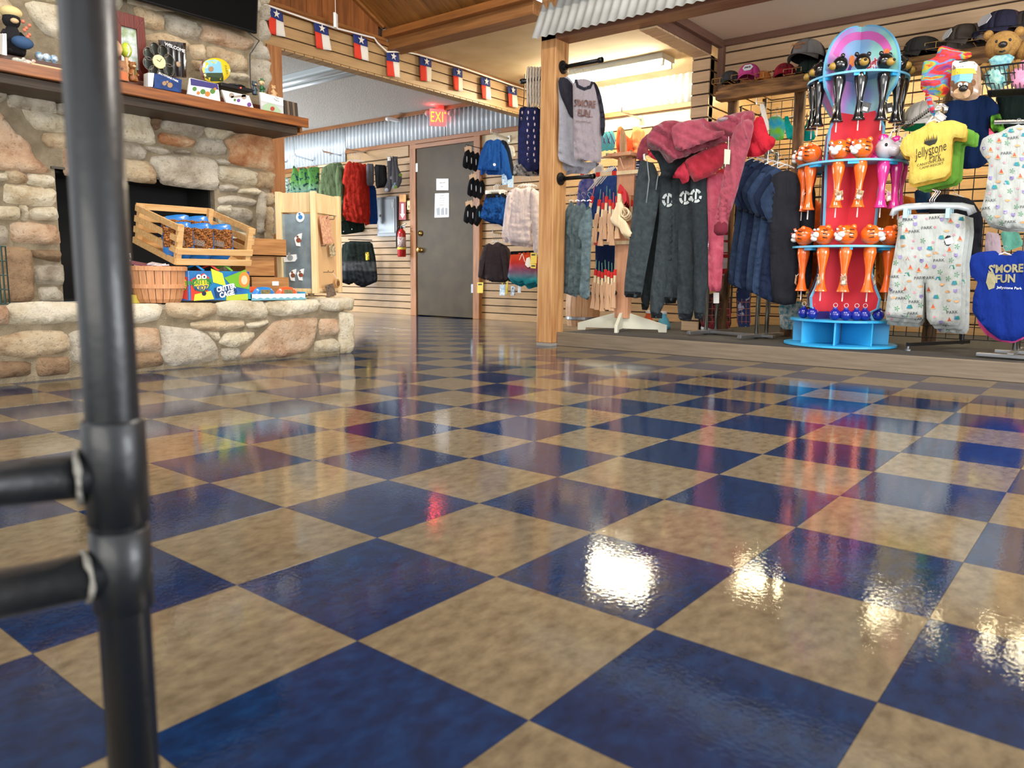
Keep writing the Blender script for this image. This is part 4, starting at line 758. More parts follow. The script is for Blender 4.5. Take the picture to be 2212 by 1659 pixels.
# bushel basket
c = X(343, 650, -3.26); c[2] = HZ-.008; bk = thing('bushel_basket', 'round bushel basket of thin wooden staves filled with small packets, left on the hearth', 'basket', c)
stv = wood('basket_stave', 'd29a6c', 'b87c50', 'z', .55, rnd=.1); r0, r1, hb = .118, .142, .19
for k in range(22):
    a0, a1 = 2*math.pi*k/22+.012, 2*math.pi*(k+1)/22-.012; v = []
    for r_, z in ((r0*.9, 0), (r0, .02), ((r0+r1)/2+.004, hb*.5), (r1, hb)):
        for a in (a0, a1): v.append(c+V3((r_*math.cos(a), r_*math.sin(a), z)))
    G().add(v, [(2*i, 2*i+1, 2*i+3, 2*i+2) for i in range(3)]).mk('stave', stv, bk, solid=.003)
for z, r_ in ((hb-.012, r1+.003), (hb*.45, (r0+r1)/2+.004)): G().lathe(c+V3((0, 0, z-.012)), [(r_, 0), (r_+.004, .001), (r_+.004, .022), (r_, .023)], 36).mk('hoop', stv, bk)
G().lathe(c, [(r0*.9, 0), (r0*.88, .005)], 24).mk('bottom', stv, bk)
for k in range(14):
    a, r_ = random.random()*6.3, random.random()*.09; p = c+V3((r_*math.cos(a), r_*math.sin(a), hb-.015+random.random()*.025)); a2 = random.random()*3
    u = V3((math.cos(a2), math.sin(a2), random.uniform(-.3, .3)))*.09; v = V3((-math.sin(a2), math.cos(a2), random.uniform(-.3, .3)))*.05
    tag(G().cub(p-u/2-v/2, u, v, np.cross(u, v)/np.linalg.norm(np.cross(u, v))*.006).mk('candy_packet', mat(['packet_silver', 'packet_white', 'packet_plum'][k % 3], ['b9b4bd', 'd8d2d4', '6e3550'][k % 3], .25, coat=.6, bump=.4, bs=150)), 'small glossy %s packet in the bushel basket' % ['silver', 'white', 'plum'][k % 3], 'packet', ['silver', 'white', 'plum'][k % 3]+' packets in the bushel basket')
G().lathe(c+V3((0, 0, .1)), [(.12, 0), (.12, .06)], 20).mk('packing_paper', mat('packing_paper', 'c6bcae', .8), bk)
# critter cage toy box
a, b = X(410, 652, -3.155), X(541, 649, -3.155); a[2] = b[2] = HZ; tp = .16
box = thing('toy_box', 'large colourful toy box lettered Critter Kidz Critter Cage under the slatted crate', 'box', (a+b)/2-V3((.1, 0, 0)))
ey = b-a; dback = V3((-.2, -.14, 0)); n_ = np.cross(ey, (0, 0, 1.)); n_ /= np.linalg.norm(n_); n_ = n_ if n_[0] > 0 else -n_
teal = mat('box_art_blue', '1c7fb4', .3, coat=.5, col2='2f4fa0', cs=12)
bd = G().cub(a, ey, dback, V3((0, 0, tp))).mk('carton', teal, box, bev=.002); pf = Pl(a+n_*.0, n_)
def bart(poly, col, nm='print_panel', off=.0012, P=pf): return decals(bd, nm, [[P.uv(*q) for q in poly]], P, mat('art_'+col, col, .35, coat=.4), parent=box, off=off, res=.05)
bart([(411, 604), (440, 590), (452, 600), (448, 640), (413, 650)], 'd43a2c'); bart([(455, 580), (480, 590), (488, 618), (460, 610)], 'c7d93a', off=.002); bart([(484, 600), (530, 582), (538, 600), (538, 625), (500, 618)], '6fae2c', off=.002)
bart(circ((527, 604), 12, 16, 17), 'e08a3a', off=.003); bart(circ((527, 605), 7, 14, 10), 'e8c4a0', 'face_print', off=.004); bart([(488, 638), (538, 634), (538, 648), (488, 649)], 'b6c63c', off=.003); bart([(420, 636), (455, 628), (462, 646), (418, 650)], 'e3d33c', off=.003)
bart(circ((440, 634), 5, 10), '1d2a44', off=.004); bart(circ((434, 614), 19, 22, 16), '1f7a4a', off=.004); bart(circ((434, 614), 16, 22, 13), 'e6c52e', off=.005)
for xx in (428, 440): bart(circ((xx, 598), 5.5, 12), 'f2f2f2', 'eye_print', .006); bart(circ((xx, 598), 2.2, 8), '141414', 'eye_print', .007)
lt = mat('art_letter_green', '2e8f3c', .4); lw = mat('art_letter_white', 'f2f6f8', .4)
text(bd, 'CRITTER', (435, 609), .028, pf, lt, box, rot=3, sx=.8, off=.0065, bold=.03); text(bd, 'KIDZ', (434, 622), .024, pf, mat('art_letter_blue', '1d3f8c', .4), box, rot=3, off=.0065, bold=.03)
bart([(462, 622), (505, 612), (512, 632), (466, 644)], '16406f', off=.004); text(bd, 'CRITTER', (487, 622), .027, pf, lw, box, rot=12, sx=.8, off=.006, bold=.05); text(bd, 'CAGE', (489, 635), .028, pf, lw, box, rot=12, sx=.9, off=.006, bold=.05)
sd = np.cross(dback, (0, 0, 1.)); sd /= np.linalg.norm(sd); sd = sd if np.dot(sd, CAM-a) > 0 else -sd; ps = Pl(a, sd)
bart([(372, 600), (405, 598), (406, 648), (378, 640)], 'b8322a', P=ps); bart(circ((392, 614), 12, 18, 16), 'e6c52e', P=ps, off=.003); text(bd, 'CRITTER', (392, 612), .02, ps, lt, box, off=.004, bold=.03); text(bd, 'KIDZ', (392, 622), .018, ps, lt, box, off=.004, bold=.03)
bart([(365, 590), (375, 592), (372, 632), (366, 620)], 'c7d93a', P=ps, off=.003)
# handle bars of the cage on top
top = a+V3((0, 0, tp))
for f, c_ in ((.38, '1a86c8'), (.62, 'e0442c'), (.85, '6fae2c')): G().tube([top+ey*f+dback*.2+V3((0, 0, 0)), top+ey*(f-.03)+dback*.35+V3((0, 0, .035)), top+ey*(f-.02)+dback*.7+V3((0, 0, .0))], .007, 8).mk('plastic_handle', mat('handle_'+c_, c_, .3), box, smooth=True)
# stacked small pine crates
cw = wood('box_pine', 'b8834c', '94602f', 'y', .5, sc=5)
def wbox(lab, p0, w_, d_, h_, lid=False):
    t = thing('wooden_box', lab, 'box', p0+V3((-d_/2, w_/2, 0))); th = .008
    G().box(p0-V3((d_, 0, 0)), p0+V3((0, w_, th))).mk('bottom', cw, t); G().box(p0-V3((th, 0, 0)), p0+V3((0, w_, h_))).mk('front_panel', cw, t, bev=.001)
    G().box(p0-V3((d_, 0, 0)), p0+V3((-d_+th, w_, h_))).mk('back_panel', cw, t)
    for y_ in (0, w_-th): G().box(p0+V3((-d_+th, y_, 0)), p0+V3((-th, y_+th, h_))).mk('side_panel', cw, t)
    return t
p = X(545, 640, -3.3); p[2] = HZ-.008; tb = wbox('lowest small pine box with a white price sticker, right of the toy box', p, .26, .2, .135)
G().box(p+V3((0, .14, .085)), p+V3((.001, .185, .11))).mk('price_sticker', papr, tb)
p2 = p+V3((-.03, -.02, .135)); wbox('middle small pine box standing in the stack of three', p2, .2, .16, .125); p3 = p+V3((-.01, .0, .26)); wbox('topmost small pine box on the stack of three', p3, .255, .19, .105)
# blue tray with water games
a, b = X(543, 649, -3.12), X(661, 648, -3.12); a[2] = b[2] = HZ-.004; tr = thing('toy_tray', 'pale blue cardboard tray with a wave edge holding water games', 'tray', (a+b)/2)
L = b[1]-a[1]; tb_ = mat('tray_blue', '79c4dd', .4); tw_ = mat('tray_white', 'd6dde6', .4)
G().box(a+V3((-.13, 0, 0)), b+V3((0, 0, .008))).mk('tray_base', tb_, tr); fr_ = G().box(a+V3((-.004, 0, 0)), b+V3((0, 0, .036))).mk('tray_front', tw_, tr)
for y_ in (a[1], b[1]-.004): G().box((a[0]-.13, y_, a[2]), (a[0], y_+.004, a[2]+.045)).mk('tray_side', mat('tray_cyan', '2fb4e6', .4), tr)
G().prism([a+V3((.0005, L*k/36, .012+.004*math.sin(k*1.4))) for k in range(37)]+[b+V3((.0005, 0, 0)), a+V3((.0005, 0, 0))], (.0008, 0, 0)).mk('wave_print', mat('wave_teal', '6fa7b4', .4), tr)
for k, (f, c1, lab) in enumerate(((.1, '2277c2', 'blue handheld water game with yellow buttons standing in the pale tray'), (.52, 'e2562a', 'orange handheld water game with a green button standing in the pale tray'))):
    q = a+V3((-.04, L*f, .008)); t = thing('water_game', lab, 'toy', q+V3((0, .06, 0))); pl = Pl(q, (1, 0, 0)); m_ = mat('toy_'+c1, c1, .25, coat=.6)
    puff('game_shell', [(0, 0), (.14, 0), (.15, .03), (.12, .062), (.09, .068), (.05, .068), (.02, .062), (-.01, .03)], pl, m_, t, t=.016, edge=.012, res=.014, uvp=True)
    G().box(q+V3((.0155, .04, .018)), q+V3((.018, .105, .052))).mk('screen', mat('game_screen', '9a7a4c', .15, col2='4a6a50', cs=90, coat=1), t, bev=.002)
    for y_ in (.012, .128): G().lathe(q+V3((.008, y_, .02)), [(.009, 0), (.009, .012), (.006, .014)], 12, ax=(1, 0, 0)).mk('button', mat('btn_y' if k == 0 else 'btn_g', 'e3d43a' if k == 0 else '3fb84a', .3), t)
t = thing('water_game', 'orange water game half hidden behind the blue one in the tray', 'toy', a+V3((-.1, .05, .008))); puff('game_shell', [(-.03, 0), (.1, 0), (.11, .03), (.08, .066), (.02, .07), (-.03, .04)], Pl(a+V3((-.09, .02, .008)), (1, 0, 0)), mat('toy_e2562a', 'e2562a', .25), t, t=.014, edge=.012, res=.016, uvp=True)
# magnet spinner
pc = V3((-3.37, 2.30, HZ-.004)); C1, C2, C3 = [X(x_, 640, xx) for x_, xx in ((608, -3.42), (682, -3.2), (733, -3.33))]
for q in (C1, C2, C3): q[2] = HZ+.028
C4 = C1+C3-C2; spn = thing('magnet_spinner', 'four-sided pale wood display spinner with magnets and keyrings at the hearth end', 'display stand', (C1+C3)/2); Hs = .62; pw = wood('spinner_pine', 'ecd2a2', 'd8b47e', 'z', .45, sc=5)
spn_b = G().lathe(((C1+C3)/2)*V3((1, 1, 0))+V3((0, 0, HZ-.004)), [(.15, 0), (.15, .012), (.02, .013), (.02, .03)], 40).mk('turntable', pw, spn)
pan = mat('galvanised_panel', '9fb3bb', .35, metal=.65, col2='8899a2', cs=14); card_ = mat('masonite', 'd0a878', .6)
for (p_, q_, kind) in ((C1, C2, 0), (C2, C3, 1), (C3, C4, 1), (C4, C1, 0)):
    d = q_-p_; n_ = np.cross(d, (0, 0, 1.)); n_ /= np.linalg.norm(n_)
    G().cub(p_-n_*.006, d, -n_*.008, V3((0, 0, Hs-.13))).mk('magnet_panel' if kind == 0 else 'hook_panel', pan if kind == 0 else card_, spn)
    G().cub(p_, d, -n_*.018, V3((0, 0, .03))).mk('bottom_rail', pw, spn, bev=.001); G().cub(p_+V3((0, 0, Hs-.12)), d, -n_*.016, V3((0, 0, .12))).mk('header_board', pw, spn, bev=.001)
for q in (C1, C2, C3, C4): G().cbox(q+V3((0, 0, Hs/2+.003)), (.034, .034, Hs+.006), 30).mk('corner_post', pw, spn, bev=.002)
G().cub(C1, C2-C1, C4-C1, V3((0, 0, .012))).mk('base_board', pw, spn)
d1 = C2-C1; n1 = np.cross(d1, (0, 0, 1.)); n1 /= np.linalg.norm(n1); P1 = Pl(C1+n1*(-.004), n1); d2 = C3-C2; n2 = np.cross(d2, (0, 0, 1.)); n2 /= np.linalg.norm(n2); P2 = Pl(C2, n2)
for k, (cx, cy, r, lab) in enumerate(((649, 469, 10, 'round blue magnet near the top of the spinner panel'), (645, 519, 11, 'white and red character magnet in the middle of the spinner panel'), (627, 557, 13, 'small white cut-out word magnet on the spinner panel'), (633, 595, 10, 'white and brown magnet, left of the pair low on the spinner panel'), (650, 594, 10, 'white and red magnet, right of the pair low on the spinner panel'))):
    o = G().prism([P1.w(cx+x_*r/10, cy+y_*r/10) for x_, y_ in (circ((0, 0), 9, 16, 11) if k == 0 else [(-8, -4), (0, -12), (7, -14), (6, -4), (3, 4), (4, 12), (-4, 11), (-6, 4)] if k != 2 else [(-12, -4), (10, -6), (11, 2), (8, 6), (-10, 7)])], n1*.004).mk('magnet', mat('magnet_white', 'e8e8e4', .3)); tag(o, lab, 'magnet')
    Pm = Pl(P1.p0+n1*.004, n1); blot(o, Pm, [circ((cx, cy), r*.5, 8), circ((cx-r*.2, cy-r*.7), r*.25, 6)], mat(['magnet_blue', 'magnet_brown', 'magnet_grey', 'magnet_brown', 'magnet_brown'][k], ['2f7fc0', '7a4a34', '9aa0a0', '7a4a34', '7a4a34'][k], .4)); 
    if k in (1, 4): blot(o, Pm, [circ((cx+r*.3, cy+r*.1), r*.25, 6)], mat('print_red', 'a33a2c', .5), off=.002)
for hx, hy in ((697, 472), (712, 474), (694, 531), (711, 530), (699, 588), (710, 588)):
    p = P2.w(hx, hy); G().tube([p, p+n2*.03, p+n2*.034+V3((0, 0, .012))], .0022, 6).mk('hook', black, spn)
o = G().prism([P2.w(*q)+n2*.02 for q in ((683, 468), (703, 465), (714, 524), (692, 528))], n2*.004).mk('decorated_card', mat('card_floral', 'dcb488', .5, col2='c27a6a', cs=70)); tag(o, 'patterned hanging pocket card on the top hook of the spinner', 'card')
for cx, cy, lab in ((710, 541, 'hanging strip of small keyrings on the middle hook'),): tag(G().prism([P2.w(*q)+n2*.02 for q in ((705, 530), (716, 528), (719, 552), (707, 555))], n2*.004).mk('keyring_card', mat('keyring_print', 'cfc09a', .5, col2='6d5a3c', cs=90)), lab, 'keyring')
o = G().prism([P2.w(*q)+n2*.03 for q in ((692, 617), (708, 612), (716, 637), (698, 643))], n2*.006).mk('hanging_plaque', mat('plaque_dark', '3a2c26', .4, col2='8a7a6c', cs=120)); tag(o, 'square dark picture plaque hanging low on the spinner corner', 'keyring')
t = thing('wooden_disc', 'round natural wood slice keyring on the lower right hook of the spinner', 'keyring', P2.w(722, 612)+n2*.02); G().lathe(P2.w(722, 612)+n2*.02, [(.028, 0), (.03, .003), (.028, .008)], 20, ax=n2).mk('slice', wood('slice', 'c79c66', '9c7040', 'z', .5), t); G().lathe(P2.w(722, 612)+n2*.027, [(.018, 0), (.018, .003)], 16, ax=n2).mk('ring_print', mat('slice_print', '6d4a2c', .5), t); G().tube([P2.w(722, 604)+n2*.025, P2.w(712, 590)+n2*.025], .0015, 5).mk('cord', papr, t)
# toys half behind the pole and green wire cage
p = X(277, 648, -3.3); p[2] = HZ-.012; t = thing('plush_in_box', 'yellow and black boxed brown plush figure half hidden behind the pole', 'plush toy', p)
G().box(p+V3((-.05, -.05, 0)), p+V3((.05, .045, .045))).mk('box_base', mat('box_yellow', 'c7b33c', .4), t, bev=.002); G().box(p+V3((-.05, -.05, .045)), p+V3((-.04, .045, .26))).mk('box_back', mat('box_cow', 'e0ddd6', .4, col2='26221f', cs=40, lo=.49, hi=.51), t)
G().lathe(p+V3((0, 0, .045)), [(.02, 0), (.042, .04), (.036, .08), (.02, .11)], 14).mk('body', mat('plush_brown', '8a5c34', .95, bump=.8, bs=300), t, smooth=True); G().ball(p+V3((0, 0, .17)), (.032, .036, .034)).mk('head', mat('plush_brown', '8a5c34', .95), t, smooth=True); G().ball(p+V3((.03, 0, .16)), (.014, .018, .013)).mk('muzzle', mat('muzzle_tan', 'd2b084', .6), t, smooth=True)
for s in (-1, 1): G().ball(p+V3((0, s*.028, .2)), .012, 8, 6).mk('ear', mat('plush_brown', '8a5c34', .95), t, smooth=True)
G().lathe(p+V3((-.02, -.0, .2)), [(.03, 0), (.02, .05), (.01, .09), (.012, .1)], 12).mk('teal_hat', mat('teal_pom', '6fb5b0', .9), t, smooth=True)
t = thing('wire_cage', 'dark green wire basket standing at the left edge of the hearth', 'basket', V3((-3.3, .72, HZ-.01))); gw_ = mat('green_wire', '1c3a30', .45); g = G()
q0 = X(-60, 650, -3.22); q1 = X(21, 655, -3.22); y0, y1 = q0[1], q1[1]
for k in range(9): y_ = y0+(y1-y0)*k/8; g.tube([(-3.22, y_, HZ), (-3.22, y_, HZ+.26)], .003, 6); g.tube([(-3.42, y_, HZ), (-3.42, y_, HZ+.26)], .003, 6)
for k in range(5):
    z = HZ+.26*k/4; g.tube([(-3.22, y0, z), (-3.22, y1, z), (-3.42, y1, z), (-3.42, y0, z)], .0035, 6, closed=True)
for k in range(5): x_ = -3.22-.2*k/4; g.tube([(x_, y1, HZ), (x_, y1, HZ+.26)], .003, 6)
stuff(g.mk('wire_grid', gw_, t)); G().box((-3.42, y0, HZ-.004), (-3.22, y1, HZ+.003)).mk('cage_floor', gw_, t)
# pegboard panel behind the spinner
pb = tag(G().prism([X(590, 445, -3.95), X(606, 445, -3.95), X(606, 505, -3.95), X(590, 505, -3.95)], (.01, 0, 0)).mk('pegboard', mat('pegboard_grey', 'a9a8a2', .6)), 'strip of grey pegboard between the fireplace corner and the display spinner', 'pegboard')
# ------------------------------------------------------------------ garments and shop stock
C = {}
def cl(n, c, c2=None, **k):
    if n not in C: C[n] = cloth(n, c, c2, **k)
    return C[n]
FT = (.012, .06, 8)
def sh(P, dx, dy=0): return [(x+dx, y+dy) for x, y in P]
def garm(kind, lab, cat, P, y, m, grp=None, t=.03, fold=FT, turn=0, res=.024, hang=None, part='body', edge=.035, sm=.5, seed=None, hm=None, pl=None):
    xs = [q[0] for q in P]; ys = [q[1] for q in P]; cx = sum(xs)/len(xs)
    pl = pl or PC(cx, y, turn, sum(ys)/len(ys)); base = pl.w(cx, max(ys))
    t *= .5; edge *= .5
    th = thing(kind, lab, cat, base, grp); b = puff(part, P, pl, m, th, t=t, fold=fold, res=res, edge=edge, sm=sm, seed=len(GEO) % 97 if seed is None else seed)
    if hang: hanger(th, pl, hang[0], hang[1], hang[2] if len(hang) > 2 else 14, hm)
    LAST[:] = [th, b, pl]
    return th, b, pl
LAST = [0, 0, 0]
def hanger(th, pl, px, py, wd=14, m=None, hook=16):
    m = m or clearp; p = pl.w(px, py); k = np.linalg.norm(pl.w(px+1, py)-p); L = pl.w(px-wd, py+wd*.45); R = pl.w(px+wd, py+wd*.45); T = p+V3((0, 0, hook*k))
    g = G(); g.tube([L, p, R], .004, 6); g.mk('hanger', m, th)
    G().tube([p, p+V3((0, 0, hook*.4*k))]+[p+V3((0, 0, hook*.7*k))+pl.u*(hook*.28*k*math.cos(a))+V3((0, 0, hook*.3*k*math.sin(a))) for a in np.linspace(math.pi, -.3, 8)], .0016, 5).mk('hanger_hook', steel, th, smooth=True)
def faceout(lab, pw, pf, yw, yf):
    a, b = Y(*pw, yw), Y(*pf, yf); t = thing('display_arm', lab, 'display arm', b); G().beam(a, b, .008, .02).mk('bar', chrome, t); G().tube([b, b+V3((0, 0, .03))], .004, 6).mk('end_stop', chrome, t); G().cbox(a, (.03, .012, .07)).mk('bracket', chrome, t); return t
ORD = ['front', 'second', 'third', 'fourth', 'fifth', 'sixth', 'seventh', 'eighth', 'ninth']
def sleeves(th, pl, m, Ps, k, off=.014):
    for i, P in enumerate(Ps): puff('sleeve', P, Pl(pl.p0+pl.n*off, pl.n), m, th, t=.014, edge=.014, res=.022, sm=.5, fold=(.007, .05, 8), seed=k*5+i)
# --- back wall left group
olive = cl('olive', '5a6b4c'); redc = cl('red', 'a5281c'); 
def ramp_z(name, z0, z1, stops, spots=None, sc=30, thr=(.5, .53)):
    """cloth colour that runs with height (a dyed gradient), with optional printed motifs"""
    M = bpy.data.materials.new('cloth_'+name); M.use_nodes = True; nt = M.node_tree; b = nt.nodes['Principled BSDF']; L = nt.links
    g = nt.nodes.new('ShaderNodeNewGeometry'); sp = nt.nodes.new('ShaderNodeSeparateXYZ'); L.new(g.outputs['Position'], sp.inputs[0]); mr = nt.nodes.new('ShaderNodeMapRange')
    mr.inputs['From Min'].default_value = z0; mr.inputs['From Max'].default_value = z1; L.new(sp.outputs['Z'], mr.inputs[0]); r = nt.nodes.new('ShaderNodeValToRGB'); e = r.color_ramp.elements
    e[0].color = lin(stops[0][1]); e[0].position = stops[0][0]; e[1].color = lin(stops[-1][1]); e[1].position = stops[-1][0]
    for q in stops[1:-1]: k = e.new(q[0]); k.color = lin(q[1])
    L.new(mr.outputs[0], r.inputs[0]); o = r.outputs[0]
    if spots:
        n = nt.nodes.new('ShaderNodeTexNoise'); n.inputs['Scale'].default_value = sc; n.inputs['Detail'].default_value = 1.5; L.new(g.outputs['Position'], n.inputs['Vector'])
        q = nt.nodes.new('ShaderNodeValToRGB'); q.color_ramp.elements[0].position = thr[0]; q.color_ramp.elements[1].position = thr[1]; L.new(n.outputs['Fac'], q.inputs[0])
        mx = nt.nodes.new('ShaderNodeMixRGB'); L.new(q.outputs[0], mx.inputs[0]); L.new(o, mx.inputs[1]); mx.inputs[2].default_value = lin(spots); o = mx.outputs[0]
    L.new(o, b.inputs['Base Color']); b.inputs['Roughness'].default_value = .85; b.inputs['Specular IOR Level'].default_value = .2; return M
zz = lambda px, py, y: Y(px, py, y)[2]
gr = ramp_z('palm_green', zz(650, 425, 5.7), zz(650, 360, 5.7), [(0, '24485c'), (.25, '6a8c74'), (.5, '4f8040'), (1, '3f6e30')], '16323a', 26, (.58, .61))
faceout('chrome display arm over the green palm shirts', (678, 348), (638, 336), 6.08, 5.65); faceout('chrome display arm over the olive long-sleeve shirts', (737, 336), (697, 327), 6.08, 5.6); faceout('chrome display arm over the red long-sleeve shirts', (790, 330), (747, 322), 6.08, 5.55); faceout('small black hook at the far left of the slat wall', (620, 352), (604, 343), 6.08, 5.9)
garm('palm_shirt', 'green ombre shirt with dark palm print, left front of the green row', 'shirt', [(634, 356), (642, 366), (652, 395), (655, 440), (622, 440), (628, 385)], 5.7, gr, 'green palm print shirts', hang=(636, 352, 8))
garm('palm_shirt', 'green ombre palm-print shirt in the middle of the green row', 'shirt', [(645, 364), (662, 362), (672, 385), (674, 440), (646, 440)], 5.76, gr, 'green palm print shirts', hang=(655, 358, 8))
garm('palm_shirt', 'green ombre palm-print shirt beside the olive shirt', 'shirt', [(663, 362), (690, 360), (690, 395), (686, 440), (658, 440), (668, 395)], 5.82, gr, 'green palm print shirts', hang=(677, 357, 8))
garm('leaf_shirt', 'white and teal leaf-print shirt low at the far left of the slat wall', 'shirt', [(609, 395), (616, 382), (626, 388), (624, 440), (602, 440)], 5.75, cl('leafprint', 'c8d4cc', '2f6a62', cs=45))
garm('dark_shirt', 'dark green-black garment hanging beside the brown corner post', 'shirt', [(603, 352), (611, 358), (613, 390), (602, 395)], 5.85, cl('darkgreen', '1c2a24'))
OL = [(695, 363), (715, 352), (730, 354), (737, 370), (738, 400), (734, 440), (733, 478), (722, 477), (716, 450), (700, 470), (683, 480), (690, 400)]
for k in range(3): garm('long_sleeve_shirt', ORD[k]+' olive green long-sleeve shirt on the arm left of the red shirts', 'shirt', sh(OL, k*3.5, -k*1.2), 5.6+.09*k, olive, 'olive long-sleeve shirts', hang=(713+k*3, 350-k, 9), t=.02); sleeves(*[(lambda r: (r[0], r[2]))(LAST)][0], olive, [sh(q, k*3.5, -k*1.2) for q in ([(729, 353), (738, 370), (742, 420), (740, 478), (731, 477), (728, 440), (724, 380)],)], k)
RD = [(745, 357), (755, 347), (762, 353), (772, 350), (780, 370), (780, 400), (782, 470), (768, 476), (740, 469), (743, 420), (745, 400), (739, 395)]
for k in range(5): garm('long_sleeve_shirt', ORD[k]+' brick red long-sleeve shirt in the row under its chrome arm', 'shirt', sh(RD, k*4.5, [0, 6, 2, 7, 3][k]), 5.5+.08*k, redc, 'red long-sleeve shirts', hang=(758+k*5, 345, 9), t=.02)
for q_ in (0,): sleeves(*[(lambda r: (r[0], r[2]))(LAST)][0], redc, [[(770, 350), (781, 362), (784, 400), (790, 450), (800, 484), (788, 488), (778, 440), (772, 390)]], 3)
garm('dark_shirt', 'shiny charcoal square-shaped shirt to the right of the red shirts', 'shirt', [(791, 353), (808, 354), (808, 401), (792, 401)], 5.75, cl('charcoal_sat', '55555a', rough=.5), t=.03, fold=(.004, .05, 5), sm=.5)
garm('dark_shirt', 'black square-shaped shirt stretched behind the charcoal one', 'shirt', [(808, 355), (835, 357), (837, 402), (812, 408)], 5.85, cl('blacksat', '17171a', rough=.6), t=.05, fold=(.004, .05, 5), sm=.5)
garm('long_shirt', 'royal blue long shirt half hidden right of the red shirts', 'shirt', [(790, 396), (812, 402), (817, 484), (796, 485)], 5.95, cl('royalblue', '173f86'))
garm('long_shirt', 'dark green shirt low behind the spinner and red shirts', 'shirt', [(728, 470), (770, 474), (795, 484), (790, 500), (740, 508), (728, 500)], 5.98, cl('darkgreen', '1c2a24'))
sk = cl('sock_grey', '5d5d62', '48484c', cs=200)
for k, (P, c2, lab) in enumerate((([(836, 338), (846, 337), (848, 360), (846, 385), (849, 395), (843, 415), (833, 414), (831, 405), (837, 390)], 'b3b9c2', 'grey hiking sock with a pale toe, front of the sock bunch'), ([(847, 337), (852, 338), (856, 380), (857, 400), (850, 408), (846, 395)], '7fa0b8', 'grey hiking sock with a blue heel in the middle of the bunch'), ([(851, 338), (858, 339), (860, 360), (868, 380), (868, 392), (862, 405), (853, 408), (855, 385)], '7d9a3a', 'dark grey hiking sock with a green heel at the right of the bunch'))):
    th, b, pl = garm('sock', lab, 'sock', P, 5.9+.03*k, sk, 'hiking socks', t=.014, fold=None, res=.02, edge=.02)
    decal(b, 'heel', circ((P[3][0]-3, P[3][1]-2) if k else (846, 384), 4, 8), pl, mat('heel_'+c2, c2, .9)); decal(b, 'toe', circ((P[6][0]+2, P[6][1]-4) if k == 0 else (P[-2][0]+1, P[-2][1]-4), 4, 8), pl, mat('heel_'+c2, c2, .9)); 
    decal(b, 'label_band', [(P[0][0]+1, 339), (P[0][0]+8, 338), (P[0][0]+8, 347), (P[0][0]+1, 348)], pl, papr if k == 0 else sk, off=.003)
# electrical panel, extinguisher, signs
p = Y(816, 427, 6.06); q = Y(859, 510, 6.06); t = thing('electrical_panel', 'grey metal breaker panel on the slat wall left of the fire extinguisher', 'electrical panel', (p[0], 6.08, q[2])); em = mat('panel_grey', '63676b', .4, metal=.3)
G().box((p[0], 6.045, q[2]), (q[0], 6.082, p[2])).mk('cabinet', em, t, bev=.003); G().box((p[0]+.03, 6.038, q[2]+.04), (q[0]-.03, 6.046, p[2]-.03)).mk('panel_door', mat('panel_grey_lit', '74797d', .35, metal=.3), t, bev=.003); G().box((p[0]+.05, 6.033, (p[2]+q[2])/2), (p[0]+.08, 6.039, (p[2]+q[2])/2+.03)).mk('latch', black, t); G().box((q[0]-.07, 6.033, p[2]-.14), (q[0]-.055, 6.039, p[2]-.07)).mk('panel_label', papr, t)  # panel door repeats the cabinet grey lighter, light painted into its colour
c = Y(868, 555, 5.98); t = thing('fire_extinguisher', 'red fire extinguisher hanging on the slat wall beside the door', 'fire extinguisher', c); rp = mat('extinguisher_red', 'b01717', .25, coat=.6)
G().lathe(c, [(.045, 0), (.052, .008), (.052, .28), (.045, .31), (.02, .335), (.016, .345)], 20).mk('cylinder', rp, t, smooth=True); G().lathe(c, [(.053, .1), (.053, .24)], 20).mk('instruction_label', mat('ext_label', 'd9d6cf', .5, col2='8c2a22', cs=90), t, smooth=True); G().lathe(c, [(.0535, .09), (.0535, .115)], 20).mk('yellow_band', mat('ext_yellow', 'd9c33c', .5), t)
G().lathe(c+V3((0, 0, .34)), [(.016, 0), (.02, .01), (.014, .04)], 12).mk('valve', blackmet, t); G().beam(c+V3((0, 0, .375)), c+V3((.09, -.01, .40)), .015, .006).beam(c+V3((0, 0, .365)), c+V3((.08, -.01, .36)), .012, .005).mk('lever', steel, t); G().tube([c+V3((-.01, 0, .36)), c+V3((-.05, -.01, .36)), c+V3((-.07, -.02, .3)), c+V3((-.068, -.02, .12))], .009, 8).mk('hose', black, t, smooth=True)
o = sheet_sign(None, [(863, 419), (877, 419), (877, 475), (862, 475)], PY(6.07), 'extinguisher_sign', None, [], mat('sign_red', 'a02c30', .4)); tag(o, 'tall red sign with a white arrow pointing down at the fire extinguisher', 'sign'); pl = PY(6.067)
blot(o, pl, [[(867, 440), (872, 440), (872, 462), (875, 462), (869.5, 472), (864, 462), (867, 462)]], papr, 'arrow'); blot(o, pl, [[(863, 420), (877, 420), (877, 436), (863, 436)]], mat('sign_lit_orange', 'e6a85c', .5), 'upper_panel')  # orange of the upper flap paints the yellow light falling on it
o = sheet_sign(None, [(880, 434), (890, 434), (890, 453), (880, 453)], PY(6.07), 'notice', None, [], mat('notice_cream', 'e2cf9a', .5)); tag(o, 'small cream notice with tiny black figures beside the extinguisher arrow', 'sign'); blot(o, pl, [[(882, 445), (884, 443), (884, 450), (883, 450)]], ink); blot(o, pl, [[(886, 445), (888, 443), (888, 450), (887, 450)]], ink)
